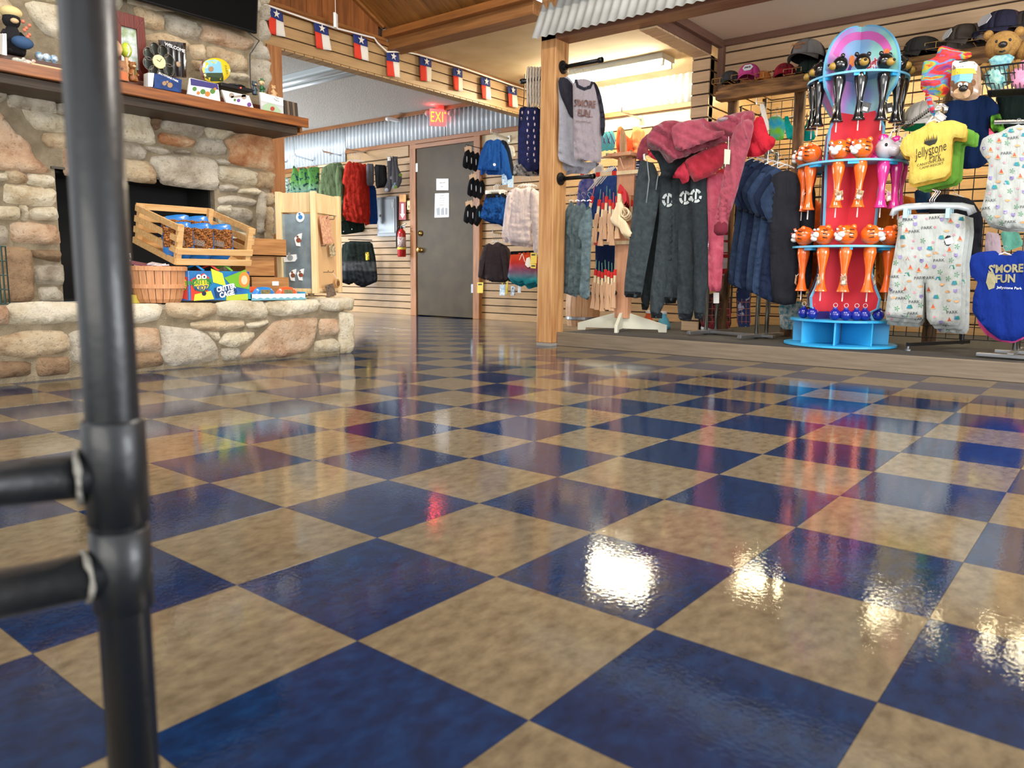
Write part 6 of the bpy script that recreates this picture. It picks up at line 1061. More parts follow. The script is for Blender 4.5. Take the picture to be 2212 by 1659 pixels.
for k in range(3):
    pl = PY(4.27+.025*k); dx, dy = k*3, k*4
    P = sh([(1334, 434), (1343, 436), (1346, 448), (1340, 468), (1352, 478), (1357, 490), (1365, 503), (1362, 514), (1343, 505), (1337, 492), (1322, 482), (1318, 472), (1326, 455)], dx, dy)
    o = puff('grip_body', P, pl, toylt, None, t=.010, edge=.004, res=.014, sm=0); t = thing('toy_pistol', ['front pale wooden toy pistol hanging from a red band on the stand post', 'second pale wooden toy pistol behind the front one', 'rear pale wooden toy pistol on the red bands'][k], 'toy gun', pl.w(1345+dx, 512+dy), 'pale toy pistols'); o.parent = t; o.location = tuple(V3(o.location)-V3(t.location))
    G().cub(pl.w(1335+dx, 417+dy)+V3((0, -.007, 0)), pl.w(1342+dx, 418+dy)-pl.w(1335+dx, 417+dy), V3((0, .012, 0)), pl.w(1334+dx, 436+dy)-pl.w(1335+dx, 417+dy)).mk('barrel', toylt, t, bev=.001); G().cub(pl.w(1337+dx, 412+dy)+V3((0, -.008, 0)), pl.w(1344+dx, 413+dy)-pl.w(1337+dx, 412+dy), V3((0, .014, 0)), pl.w(1336+dx, 418+dy)-pl.w(1337+dx, 412+dy)).mk('red_tip', redt, t)
    puff('red_band', sh([(1337, 396), (1344, 400), (1352, 412), (1354, 440), (1350, 446), (1344, 430), (1342, 412), (1335, 420), (1334, 430), (1332, 432)], dx, dy), Pl(pl.p0+V3((0, .012, 0)), pl.n), mat('red_rubber', 'b3222a', .5), t, t=.003, edge=.01, res=.02)
    rc = pl.w(1349+dx, 459+dy); G().tube([rc+V3((.030*math.cos(q)*(1.15 if math.cos(q) > 0 else .9), -.002, .032*math.sin(q))) for q in np.linspace(0, 6.283, 19)[:-1]], .006, 6, closed=True).mk('trigger_guard', toylt, t, smooth=True); G().tube([pl.w(1346+dx, 452+dy), pl.w(1349+dx, 459+dy), pl.w(1346+dx, 466+dy)], .003, 5).mk('trigger', toylt, t); GEO[o.name] = GEO[o.name]
# barrel and things behind the stand
c = Y(1258, 716, 4.75); c[2] = .1; bt = thing('wooden_barrel', 'pale wooden keg standing on the platform behind the post', 'barrel', c); bw_ = wood('keg_wood', 'd2a67c', 'b98a60', 'z', .5)
for k in range(18):
    a0, a1 = 2*math.pi*k/18+.006, 2*math.pi*(k+1)/18-.006; v = [c+V3((r_*math.cos(a), r_*math.sin(a), z)) for r_, z in ((.125, 0), (.14, .08), (.143, .16), (.138, .25), (.125, .32)) for a in (a0, a1)]
    G().add(v, [(2*i, 2*i+1, 2*i+3, 2*i+2) for i in range(4)]).mk('stave', bw_, bt, solid=.006)
for z in (.05, .26): G().lathe(c+V3((0, 0, z)), [(.138, 0), (.144, .004), (.144, .026), (.139, .03)], 30).mk('hoop', steel, bt)
G().lathe(c+V3((0, 0, .3)), [(.125, 0), (.125, .01)], 24).mk('lid', bw_, bt)
garm('jacket', 'blue jacket with white stripes on the sleeve behind the toy gun stand', 'jacket', [(1262, 442), (1270, 415), (1285, 400), (1300, 375), (1318, 358), (1332, 362), (1334, 400), (1330, 470), (1300, 478), (1268, 470)], 4.85, cl('jacket_blue', '35539a', '2c4685', cs=30), t=.05)
th, b, pl = garm('jacket', 'purple-blue printed top behind the left of the toy rifles', 'jacket', [(1250, 395), (1262, 380), (1278, 372), (1285, 400), (1272, 440), (1262, 480), (1246, 480), (1247, 430)], 4.95, cl('tie_purple', '3a4fa0', '8d86b4', cs=20), t=.04)
for k in range(4): G().tube([Y(1270+k*9, 412-k*5, 4.78), Y(1290+k*9, 388-k*5, 4.76), Y(1316+k*5, 362-k*1, 4.78)], .004, 6).mk('white_stripe', papr, th)
garm('striped_shirt', 'navy and white striped garments hanging right of the stand post', 'shirt', [(1366, 350), (1385, 345), (1390, 400), (1386, 440), (1364, 430)], 4.9, mat('cloth_navy_stripe', '22284a', .85, col2='c9ccd8', cs=8, stretch=(1, 1, 9), lo=.52, hi=.56), t=.04)
garm('dark_trousers', 'plain navy garment between the two rows of toy rifles', 'trousers', [(1286, 500), (1330, 502), (1332, 620), (1286, 600)], 5.0, cl('navy_plain', '1b2f5c'), t=.03, fold=(.006, .08, 5))
garm('white_shirt', 'white long top behind the post and camouflage shirts', 'shirt', [(1282, 355), (1300, 352), (1310, 378), (1300, 420), (1282, 410)], 5.2, cl('offwhite', 'e0dcd4'), t=.03)
for k in range(3):
    th, b, pl = garm('flip_flop', ['left', 'middle', 'right'][k]+' turquoise flip-flop with a purple strap behind the raglan shirts', 'sandal', circ((1301+k*10, 306-k), 8.5, 12, 22), 5.3+.03*k, mat('flip_teal', '5fc4d0', .6), 'turquoise flip-flops', t=.02, fold=None)
    G().tube([pl.w(1294+k*10, 310)+pl.n*.02, pl.w(1299+k*10, 290)+pl.n*.04, pl.w(1308+k*10, 312)+pl.n*.02], .005, 6).mk('strap', mat('strap_purple', '6d4a8c', .5), th)
for k, (P, c_, lab) in enumerate((([(1334, 275), (1342, 272), (1350, 290), (1362, 300), (1368, 280), (1372, 282), (1372, 340), (1336, 345), (1330, 310)], 'd9532e', 'orange-red swimsuit hanging behind the wooden toy blade'), ([(1366, 275), (1378, 272), (1392, 282), (1396, 310), (1388, 345), (1366, 345)], 'e08a5c', 'pale orange swimsuit right of the red one'))):
    garm('swimsuit', lab, 'swimsuit', P, 5.6+.06*k, cl('swim'+c_, c_), 'orange swimsuits', t=.03)
for k in range(4):
    p = (1362+k*3, 232+k*3); 
faceout('long chrome display arm in front of the bright metal strip', (1383, 258), (1343, 240), 6.06, 5.3); faceout('chrome display arm near the slatted column', (1545, 205), (1504, 212), 6.06, 5.6)
tag(G().beam(Y(1296, 342, 5.2), Y(1345, 333, 5.6), .01, .03).mk('sale_card', papr), 'white card on the arm above the blue jackets', 'card')
# ------------------------------------------------------------------ chrome clothes racks
def rack(lab, c, L, H, yaw, arms=True):
    t = thing('clothes_rack', lab, 'clothes rack', c); a = math.radians(yaw); u = V3((math.cos(a), math.sin(a), 0)); v = V3((-math.sin(a), math.cos(a), 0)); c = V3(c)
    for s in (-1, 1):
        for s2 in (-1, 1): G().tube([c+u*s*L/2+v*s2*.06, c+u*s*L/2+v*s2*.06+V3((0, 0, H))], .014, 12).mk('upright', chrome, t, smooth=True)
        G().beam(c+u*s*L/2-v*.26+V3((0, 0, .022)), c+u*s*L/2+v*.26+V3((0, 0, .022)), .03, .022).mk('foot_bar', steel, t, bev=.002)
    G().beam(c-u*(L/2+.1)+V3((0, 0, .02)), c+u*(L/2+.1)+V3((0, 0, .02)), .04, .018).mk('base_bar', steel, t, bev=.002); G().tube([c-u*L/2+V3((0, 0, H)), c+u*L/2+V3((0, 0, H))], .013, 12).mk('top_rail', chrome, t, smooth=True)
    for s in (-1, 1): G().tube([c+u*s*L/2-v*.06+V3((0, 0, H)), c+u*s*L/2+v*.06+V3((0, 0, H))], .012, 10).mk('cross_bar', chrome, t, smooth=True)
    return t
rack('chrome four-post clothes rack under the sweatpants and t-shirts, front one on the platform', (-1.38, 4.60, .098), .42, 1.25, -12); None and rack('second chrome clothes rack standing behind the t-shirts', (-.98, 4.78, .098), .40, 1.2, -10)
rack('chrome rack base and posts at the far right edge behind the blue bodysuit', (.62, 4.45, .098), .6, 1.3, 0)
sw = cl('sweat_charcoal', '2b3135', '31383c', cs=40); swa = cl('sweat_washed', '32393d', '3e4649', cs=25)
PANTS = [([(1383, 345), (1412, 352), (1424, 380), (1424, 430), (1412, 500), (1398, 570), (1386, 640), (1376, 645), (1348, 640), (1349, 610), (1362, 500), (1372, 400)], 4.31, 'leftmost pair of charcoal sweatpants with pale waist cord on the rack', swa),
 ([(1410, 385), (1428, 378), (1433, 440), (1426, 520), (1412, 600), (1400, 672), (1384, 650), (1386, 600), (1400, 500)], 4.46, 'second pair of charcoal sweatpants from the left', sw),
 ([(1424, 375), (1452, 372), (1458, 450), (1452, 560), (1440, 640), (1432, 664), (1418, 690), (1404, 676), (1404, 640), (1414, 560), (1424, 470)], 4.38, 'third pair of charcoal sweatpants, first with a round white print', swa),
 ([(1448, 380), (1478, 372), (1482, 470), (1476, 560), (1462, 655), (1434, 657), (1436, 600), (1446, 500)], 4.42, 'fourth pair of charcoal sweatpants from the left', swa),
 ([(1468, 380), (1500, 376), (1506, 480), (1504, 600), (1496, 692), (1466, 692), (1462, 640), (1466, 500)], 4.35, 'fifth pair of charcoal sweatpants with a round white print', sw),
 ([(1490, 378), (1529, 374), (1531, 480), (1528, 600), (1521, 690), (1498, 688), (1500, 560)], 4.32, 'rightmost pair of charcoal sweatpants beside the pink ones', sw)]
for k, (P, y_, lab, m_) in enumerate(PANTS):
    th, b, pl = garm('sweatpants', lab, 'trousers', P, y_, m_, 'charcoal sweatpants', t=.05, fold=(.014, .07, 4), edge=.05, hang=((P[0][0]+P[1][0])/2, P[1][1], 12))
    lo_ = sorted(P, key=lambda q: -q[1])[:2]; cy_ = lo_[0][1]; xs_ = sorted(q[0] for q in P if q[1] > cy_-30)
    decal(b, 'ribbed_cuff', [(xs_[0]+1, cy_-16), (xs_[-1]-1, cy_-14), (xs_[-1]-2, cy_-2), (xs_[0]+3, cy_-3)], pl, cl('cuff_dark', '23282b', bs=900), off=.006)
    if k in (2, 4, 5):
        cx, cy = ((1443, 433), (1480, 428), (1503, 424))[(2, 4, 5).index(k)]; wp = mat('print_white', 'c9d3d3', .8)
        ring = [(circ((cx, cy), 13, 24, 15), circ((cx, cy), 7.5, 24, 9))]
        o_, i_ = ring[0]; decals(b, 'round_print', [[pl.uv(*o_[q]), pl.uv(*o_[q+1]), pl.uv(*i_[q+1]), pl.uv(*i_[q])] for q in range(0, 23) if q % 5 != 2], pl, wp, off=.007, res=.03); text(b, '1', (cx, cy), .05, pl, wp, th, bold=.04, off=.008)
    if k in (0, 2): G().tube([pl.pt(*pl.uv(*q), .055) for q in (((1398, 352), (1402, 390), (1396, 440)) if k == 0 else ((1424, 372), (1420, 390), (1417, 412)))], .004, 6).mk('waist_cord', mat('cord_grey', '8c9496', .8), th, smooth=True)
    if k == 0: G().prism([pl.pt(*pl.uv(*q), .03) for q in ((1389, 335), (1393, 333), (1394, 346), (1390, 347))], pl.n*.002).mk('size_tag', papr, th)
rose = cl('rose_fleece', '8e3a4a', '7e3040', cs=30, sheen=.5); rose2 = cl('rose_fleece_light', '9c4655', '8a3a4a', cs=20, sheen=.5); crim = cl('crimson', 'a82a3c', '96222f', cs=20, sheen=.4); pinkp = cl('pink_pants', 'a8465a', 'b85a6a', cs=15)
th, b, pl = garm('hoodie', 'dark rose hoodie thrown over the top of the rack with a sleeve hanging down', 'hoodie', [(1397, 293), (1408, 278), (1420, 268), (1440, 259), (1475, 262), (1518, 254), (1530, 264), (1545, 262), (1560, 252), (1600, 241), (1626, 239), (1632, 252), (1622, 285), (1600, 305), (1560, 308), (1545, 314), (1500, 330), (1445, 352), (1438, 345), (1425, 325), (1398, 320)], 4.20, rose, t=.09, fold=(.030, .10, 58), edge=.09, seed=4, res=.018)
puff('hanging_sleeve', [(1585, 275), (1612, 255), (1630, 262), (1624, 300), (1604, 370), (1588, 430), (1574, 470), (1572, 508), (1541, 509), (1543, 478), (1555, 420), (1568, 350)], PC(1580, 4.10), rose2, th, t=.03, fold=(.018, .06, 14), edge=.03, seed=9, res=.018)
puff('sleeve_cuff', [(1543, 480), (1573, 478), (1572, 508), (1541, 509)], PC(1558, 4.05), cl('rose_cuff', '7c2f3e', bs=900), th, t=.03, edge=.03, res=.02)
puff('upper_sleeve', [(1450, 268), (1500, 258), (1520, 262), (1522, 275), (1540, 285), (1572, 280), (1560, 296), (1510, 312), (1462, 330), (1452, 300)], PC(1500, 4.12), rose2, th, t=.02, fold=(.014, .06, 62), edge=.02, seed=14, res=.018)
G().tube([PC(1610, 4.05).w(*q) for q in ((1612, 245), (1604, 252), (1604, 270), (1611, 290), (1613, 300))], .007, 8).mk('drawcord', rose2, th, smooth=True); G().tube([PC(1574, 4.05).w(1574, 295), PC(1574, 4.05).w(1573, 326)], .0015, 5).mk('tag_string', papr, th)
G().prism([PC(1571, 4.04).w(*q) for q in ((1565, 322), (1578, 324), (1576, 355), (1564, 354))], PC(1571, 4.04).n*.002).mk('hang_tag', mat('tag_green', 'b9c9a4', .6), th); puff('hood_lining', [(1548, 256), (1562, 252), (1575, 254), (1566, 262), (1552, 264)], PC(1560, 4.1), cl('grey_lining', '9a8488'), th, t=.02, res=.02)
th, b, pl = garm('hoodie', 'charcoal hoodie hanging under the rose one with a pointed hem', 'hoodie', [(1398, 318), (1420, 316), (1440, 345), (1480, 338), (1530, 318), (1500, 345), (1470, 365), (1446, 386), (1430, 384), (1422, 350)], 4.28, sw, t=.05, fold=(.014, .07, 50))
garm('hoodie', 'dark rose bunched sleeve drooping at the left end of the rack', 'hoodie', [(1374, 342), (1378, 318), (1386, 300), (1398, 290), (1412, 280), (1406, 310), (1398, 330), (1390, 352)], 4.42, rose, t=.06, fold=(.014, .07, 30))
garm('sweatshirt', 'bright crimson sweatshirt draped under the rose hoodie', 'sweatshirt', [(1478, 346), (1520, 324), (1562, 306), (1574, 312), (1562, 358), (1540, 378), (1500, 394), (1490, 378)], 4.25, crim, t=.06, fold=(.014, .09, 40)); garm('sweatshirt', 'small crumpled red fleece between the charcoal and crimson garments', 'sweatshirt', [(1452, 384), (1462, 365), (1480, 348), (1490, 368), (1488, 392), (1474, 397), (1468, 385)], 4.20, cl('red_crumple', 'ad3142'), t=.05, fold=(.016, .04, 60))
garm('sweatshirt', 'red fleece hem visible below the rose sleeve at the left', 'sweatshirt', [(1398, 324), (1415, 328), (1432, 341), (1430, 352), (1412, 344), (1400, 336)], 4.38, cl('red_crumple', 'ad3142'), t=.03)
th, b, pl = garm('shirt_heap', 'bright red hanging garment at the right end of the draped hoodies', 'shirt', [(1612, 338), (1618, 300), (1626, 268), (1634, 252), (1648, 252), (1660, 292), (1676, 300), (1673, 315), (1655, 330), (1635, 340)], 4.26, cl('bright_red', 'b32434', 'a01c2a', cs=12), t=.07, fold=(.02, .07, 25))
garm('sweatpants', 'faded pink sweatpants hanging between the charcoal and navy garments', 'trousers', [(1526, 380), (1545, 376), (1562, 370), (1574, 420), (1564, 480), (1562, 560), (1558, 630), (1530, 629), (1530, 500)], 4.36, pinkp, t=.05, fold=(.014, .07, 5))
garm('striped_shirt', 'red and white striped garment glimpsed behind the pink sweatpants', 'shirt', [(1544, 370), (1572, 360), (1572, 580), (1556, 610), (1550, 500)], 4.7, mat('cloth_rw_stripe', 'b3242c', .85, col2='dcd6d2', cs=5, stretch=(.3, .3, 4), lo=.5, hi=.52), t=.03)
nav = cl('navy_tee', '1f2c42', '27354c', cs=30); NV = [nav, cl('navy_tee_b', '2b3a55'), cl('navy_tee_c', '19233a')]; nav2 = cl('navy_tee_dark', '232a38', '1d222e', cs=30)  # alternating navy tints and dark hems stand in for shading between shirts
N0 = [(1600, 362), (1612, 348), (1626, 342), (1640, 350), (1644, 400), (1640, 470), (1636, 560), (1628, 628), (1602, 626), (1572, 612), (1578, 545), (1588, 480), (1594, 430)]
SL0 = [(1600, 362), (1612, 352), (1616, 380), (1612, 420), (1604, 455), (1590, 452), (1571, 408), (1584, 384)]
for k in range(6):
    dx, dy = [0, 13, 26, 38, 52, 66][k], [0, 4, 8, 14, 20, 28][k]
    th, b, pl = garm('t_shirt', ['leftmost', 'second', 'third', 'fourth', 'fifth', 'sixth'][k]+' navy short-sleeved t-shirt in the row on clear hangers', 'shirt', sh(N0, dx, dy), 4.40-.03*k, NV[k % 3], 'navy t-shirts', t=.035, fold=(.012, .05, 5), hang=(1632+dx, 338+dy*.6, 18), seed=k+20)
    puff('sleeve', sh(SL0, dx+2, dy), Pl(pl.p0+pl.n*.03, pl.n), NV[(k+1) % 3], th, t=.016, fold=(.008, .04, 25), edge=.015, res=.022, seed=k); puff('sleeve_hem', [(SL0[4][0]+dx-12, SL0[4][1]+dy-8), (SL0[4][0]+dx+1, SL0[4][1]+dy-8), (SL0[4][0]+dx, SL0[4][1]+dy+1), (SL0[4][0]+dx-13, SL0[4][1]+dy-2)], Pl(pl.p0+pl.n*.045, pl.n), nav2, th, t=.008, edge=.01, res=.02)
for k in range(2): garm('t_shirt', ['black plain t-shirt facing forward right of the navy row', 'black plain shirt partly hidden by the wand display'][k], 'shirt', [[(1663, 392), (1672, 376), (1700, 366), (1722, 376), (1729, 400), (1727, 500), (1722, 656), (1694, 660), (1668, 652), (1662, 520)], [(1722, 395), (1745, 385), (1762, 410), (1760, 480), (1752, 620), (1722, 640)]][k], 4.24+.1*k, cl('black_tee', '202127'), 'plain black shirts', t=.05, fold=(.008, .09, 4), hang=(1700+k*40, 372, 16))
for k, (P, y_, m_, lab) in enumerate((([(1516, 640), (1545, 632), (1578, 640), (1580, 708), (1545, 712), (1512, 705)], 4.85, mat('cloth_red_plaid', '7c1f28', .85, col2='2c1418', cs=18, lo=.48, hi=.52), 'red plaid trousers low behind the pink sweatpants'), ([(1590, 620), (1620, 615), (1622, 706), (1592, 706)], 4.95, mat('cloth_blue_plaid', '1f3360', .85, col2='a9b4cc', cs=18, lo=.6, hi=.63), 'blue plaid trousers low behind the chrome rack posts'))):
    th, b, pl = garm('plaid_trousers', lab, 'trousers', P, y_, m_, t=.03, fold=(.01, .06, 5)); x0, x1 = P[0][0]+3, P[2][0]-2; lm = mat('plaid_line', 'b06a5c' if k == 0 else '8b97b8', .85)
    for q in range(4): xx = x0+(x1-x0)*q/3; decal(b, 'plaid_line', [(xx, 645), (xx+1, 645), (xx+1, 700), (xx, 700)], pl, lm, off=.003)
    for q in range(4): yy = 652+q*14; decal(b, 'plaid_line', [(x0, yy), (x1, yy), (x1, yy+1), (x0, yy+1)], pl, lm, off=.004)
tag(G().prism([PY(4.45).w(*q) for q in ((1541, 632), (1553, 632), (1553, 655), (1541, 655))], (0, .003, 0)).mk('size_label', papr), 'white product label hanging below the pink sweatpants', 'label')
garm('pyjama_trousers', 'pale printed pyjama trousers low behind the black t-shirt', 'trousers', [(1682, 655), (1735, 650), (1740, 712), (1686, 712)], 4.75, cl('pj_print', 'c9ccc8', '3f7f8c', cs=40), t=.03)
for k, (x_, y_, c_, lab) in enumerate(((1400, 680, 'd85a2a', 'orange plastic beach toy low behind the gun stand'), (1434, 694, '5fb4d0', 'small blue bottle on the platform behind the sweatpants'), (1530, 690, 'cfd4d6', 'small white box on the platform behind the sweatpants'))):
    p = Y(x_, y_, 4.9); p[2] = .1; t = thing('beach_toy', lab, 'toy', p); G().lathe(p, [(.05, 0), (.055, .03), (.035, .08), (.02, .1), (.02, .12)], 12).mk('body', mat('toy_'+c_, c_, .4), t, smooth=True); G().lathe(p+V3((0, 0, .12)), [(.022, 0), (.022, .02)], 10).mk('cap', white, t)
# ------------------------------------------------------------------ log hat shelf, grids, hats
logw = mat('rough_log', 'a87a48', .75, col2='5f3f24', cs=5, stretch=(1, 6, 6), bump=.5, bs=40, lo=.35, hi=.6); logz = mat('rough_log_z', '8a6440', .8, col2='3f2b1b', cs=5, stretch=(6, 6, 1), bump=.6, bs=40)
hs_ = thing('log_shelf', 'rough split-log shelf holding caps along the back of the platform', 'shelf', (.2, 4.85, 1.8)); g = G(); N = 44
for part_, (y0, y1, z0, z1) in enumerate(((4.74, 4.98, 1.825, 1.868), (4.70, 4.80, 1.765, 1.822))):
    V = []; F = []
    for i in range(N+1):
        x_ = -1.66+3.6*i/N; w1 = .014*noise.noise(Vector((x_*5, part_, 0))); w2 = .01*noise.noise(Vector((x_*9, part_, 4)))
        V += [(x_, y0+w1, z0+w2), (x_, y0-.012+w1*1.4, (z0+z1)/2), (x_, y0+w1, z1), (x_, y1, z1), (x_, y1, z0)]
    for i in range(N):
        for j in range(5): F.append((i*5+j, i*5+(j+1) % 5, (i+1)*5+(j+1) % 5, (i+1)*5+j))
    F += [tuple(range(4, -1, -1)), tuple(N*5+j for j in range(5))]
    mk('split_log', V, F, logw, hs_, smooth=False)
for x_ in (-1.60, -1.12, -.2, .9): G().tube([(x_, 4.88, .1), (x_+.008, 4.885, .9), (x_, 4.88, 1.80)], [.042, .036, .04], 12).mk('log_post', logz, hs_, smooth=True)
def grid(lab, x0, x1, z0, z1, y, st=.076, r=.0028):
    t = thing('wire_rack', lab, 'wire rack', ((x0+x1)/2, y, z0)); n = int(round((x1-x0)/st)); m_ = int(round((z1-z0)/st)); g = G()
    for k in range(n+1): g.tube([(x0+k*st, y, z0), (x0+k*st, y, z0+m_*st)], r, 6)
    stuff(g.mk('upright_wires', blackmet, t)); g = G()
    for k in range(m_+1): g.tube([(x0, y-.004, z0+k*st), (x0+n*st, y-.004, z0+k*st)], r, 6)
    stuff(g.mk('cross_wires', blackmet, t)); G().tube([(x0, y, z0-.01), (x0, y, z1+.01)], .008, 8).mk('frame_tube', blackmet, t); G().tube([(x0+n*st, y, z0-.01), (x0+n*st, y, z1+.01)], .008, 8).mk('frame_tube', blackmet, t); return t
grid('black wire grid panel under the left part of the log shelf', -1.60, -.62, .25, 1.76, 5.02); grid('black wire grid panel behind the wand display and yellow shirts', -.55, .43, .15, 1.80, 4.82); grid('black wire grid panel at the right edge behind the printed clothes', .47, 1.5, .15, 1.80, 4.70)
def hat(lab, px, py, y, r, c1, c2=None, yaw=0, brim=None, grp=None, patch=None, tx=None, tilt=0, cat='cap', m1=None):
    p = Y(px, py, y); t = thing('cap', lab, cat, p, grp); m1 = m1 or cl('cap_'+c1, c1); m2 = cl('cap_'+(c2 or c1), c2 or c1); a = math.radians(yaw); f = V3((math.cos(a), math.sin(a), 0)); s_ = V3((-math.sin(a), math.cos(a), 0))
    # six panels of the crown
    for k in range(6):
        V = []; nn, mm = 5, 7
        for j in range(mm+1):
            e = j/mm*math.pi/2; ru = r*math.cos(e)**.72; zz_ = r*1.02*math.sin(e)
            for i in range(nn+1):
                b = (k+i/nn)*math.pi/3+math.pi/6; bulge = 1+.02*math.sin(math.pi*i/nn)*math.cos(e); d = (f*math.cos(b)*1.08+s_*math.sin(b)*.93)*ru*bulge
                fr_ = max(0, math.cos(b))*(1-abs(e/1.57-.45))*r*.12; V.append(p+d+f*fr_+V3((0, 0, zz_+tilt*np.dot(d, f))))
        F = [(j*(nn+1)+i, j*(nn+1)+i+1, (j+1)*(nn+1)+i+1, (j+1)*(nn+1)+i) for j in range(mm) for i in range(nn)]
        mk('crown_panel', V, F, m1 if (k in (0, 5) or not c2) else m2, t, smooth=True, solid=.002)
    G().ball(p+V3((0, 0, r*1.03)), r*.08, 8, 5).mk('button', m1, t, smooth=True)
    V = []; nb = 12
    for j in range(4):
        for i in range(nb+1):
            b = -1.15+2.3*i/nb; rr = r*(1.05+.62*j/3*(math.cos(b*.95)**.6)); d = f*math.cos(b)*rr+s_*math.sin(b)*r*(.93+.06*j/3); V.append(p+d+V3((0, 0, .004-.012*(abs(math.sin(b))**2)*(j+1)/2-r*.06*j+tilt*np.dot(d, f))))
    F = [(j*(nb+1)+i, (j+1)*(nb+1)+i, (j+1)*(nb+1)+i+1, j*(nb+1)+i+1) for j in range(3) for i in range(nb)]
    mk('brim', V, F, cl('cap_'+(brim or c1), brim or c1), t, smooth=True, solid=.004)
    if patch:
        q = p+f*r*1.16+V3((0, 0, r*.48)); P = Pl(q, tuple(f*.95+V3((0, 0, .3)))); G().prism([P.pt(x_*r, y_*r) for x_, y_ in ((-.42, -.05), (-.25, .24), (.25, .28), (.46, .05), (.25, -.24), (-.25, -.28))], P.n*.004).mk('front_patch', mat('patch_'+patch, patch, .7), t, bev=.001)
    if tx:
        q = p+f*r*1.2+V3((0, 0, r*.5)); P = Pl(q, tuple(f*.95+V3((0, 0, .3)))); text(None, tx[0], (0, 0), tx[2], P, mat('cap_text_'+tx[1], tx[1], .7), t, uvp=True, off=.006, shear=.3, bold=.03)
    return t
HB = 1.868
hat('dark grey cap with a peaked front, leftmost on the log shelf', 1577, 178, 4.86, .075, '3e3f3e', brim='44463f', yaw=-70)
hat('bright pink cap with a white diamond patch beside the grey one', 1618, 166, 4.84, .082, 'c84a8c', yaw=-75, patch='dfe3e6', brim='c84a8c', tx=('park', '2a2a2e', .016))
hat('orange cap brim peeking between the pink and red caps', 1648, 174, 4.90, .06, 'c8783a', yaw=-80)
hat('dark red cap with small lettering on the log shelf', 1695, 164, 4.84, .078, '8c1f2e', yaw=-80, tx=('park', '5a1018', .02), c2='a02a38')
hat('large grey and black cap with orange lettering, held on a wire above the shelf', 1746, 128, 4.78, .115, '7d7a78', c2='26272a', yaw=-100, brim='6a6866', tx=('Jellystone\nPark', 'a8642c', .018), tilt=.1)
hat('dark green brim and crown of the cap stacked under the large grey one', 1748, 160, 4.84, .085, '25302a', yaw=-100)
hat('black cap just right of the wand display top', 1995, 118, 4.78, .10, '34322f', yaw=-150, tilt=.1)
hat('brown camouflage trucker cap with a white front panel', 2088, 95, 4.76, .105, '4a423a', c2='6a5f55', yaw=-140, patch='cfd0cc', tilt=.1)
hat('navy cap with a tiny white tag above the teddy bear', 2166, 68, 4.72, .11, '2c2b3c', c2='45303a', yaw=-130, patch='d8d8dc')
hat('dark cap cut off at the right edge of the photo', 2214, 62, 4.75, .09, '3a3432', yaw=-120)
hat('white baseball cap hanging below the tie-dye shirt', 1990, 255, 4.60, .095, 'b9b4ac', yaw=-110, brim='c4c0b8', tilt=-.25)
gw2 = mat('gilt_wire', 'd8b074', .3, metal=.8)
for k, (px_, py_, y_) in enumerate(((1556, 180, 4.8), (1598, 172, 4.78), (1650, 168, 4.78), (1712, 160, 4.75), (1960, 112, 4.72), (2022, 104, 4.7), (2100, 88, 4.68))):
    p = Y(px_, py_, y_); g = G()
    for dz in (0, .035): g.tube([p+V3((-.06, .06, dz)), p+V3((-.06, -.01, dz)), p+V3((.06, -.01, dz)), p+V3((.06, .06, dz))], .0022, 6)
    for dx in (-.06, 0, .06): g.tube([p+V3((dx, -.01, 0)), p+V3((dx, -.01, .035)), p+V3((dx, .0, .04))], .0022, 6)
    g.tube([p+V3((0, .05, 0)), p+V3((0, .27, .0))], .0022, 6); tag(stuff(g.mk('wire_cap_holder', gw2)), ['first', 'second', 'third', 'fourth', 'fifth', 'sixth', 'seventh'][k]+' gilt wire cap holder from the left above the log shelf', 'cap holder')
# things on the grid under the shelf
garm('swimsuit', 'teal swim top with a low scooped neck on the left grid panel', 'swimsuit', [(1694, 252), (1702, 250), (1708, 268), (1722, 278), (1738, 274), (1746, 256), (1752, 246), (1756, 262), (1762, 300), (1740, 306), (1700, 300), (1696, 280)], 4.95, cl('teal_top', '0f9a94'), t=.03, hang=(1722, 246, 16), hm=white)
garm('swimsuit', 'blue and lime green patterned swim shirt left of the teal top', 'swimsuit', [(1660, 256), (1668, 251), (1686, 252), (1696, 262), (1694, 300), (1680, 304), (1664, 296)], 4.94, cl('blue_lime', '2ba8d8', '7ac03c', cs=14), t=.03, hang=(1678, 248, 8), hm=white)
garm('white_towel', 'narrow off-white cloth hanging from a chrome arm under the caps', 'towel', [(1640, 226), (1650, 224), (1660, 262), (1662, 292), (1654, 288), (1648, 262)], 4.7, cl('offwhite', 'e0dcd4'), t=.02)
faceout('chrome display arm holding the off-white cloth', (1652, 224), (1634, 222), 4.95, 4.65)
o = puff('dress', [(1940, 262), (1958, 245), (1974, 252), (1998, 252), (2006, 256), (1996, 280), (1960, 285), (1944, 276)], PY(4.68), cl('emerald', '127a4a'), None, t=.03, fold=(.008, .05, 20)); tag(o, 'emerald green garment below the white cap', 'garment')
for k, (P, y_, c_, lab, cat) in enumerate((([(1740, 440), (1760, 430), (1785, 450), (1782, 640), (1748, 640), (1735, 560)], 4.85, 'c8541a', 'rust orange garment behind the left wands', 'shirt'), ([(1890, 440), (1940, 420), (1985, 430), (1990, 560), (1960, 640), (1892, 650)], 4.75, 'b8641c', 'orange-brown dress behind the right wands', 'dress'), ([(1700, 420), (1740, 415), (1748, 500), (1744, 640), (1702, 620)], 4.8, '1c2733', 'dark slate shirt between the black tees and the wand display', 'shirt'), ([(1975, 410), (2010, 412), (2010, 460), (1978, 460)], 4.6, '23405e', 'dark blue garment under the lime green tees', 'shirt'))):
    garm('hanging_garment', lab, cat, P, y_, cl('g'+c_, c_), t=.05, fold=(.02, .08, 3))
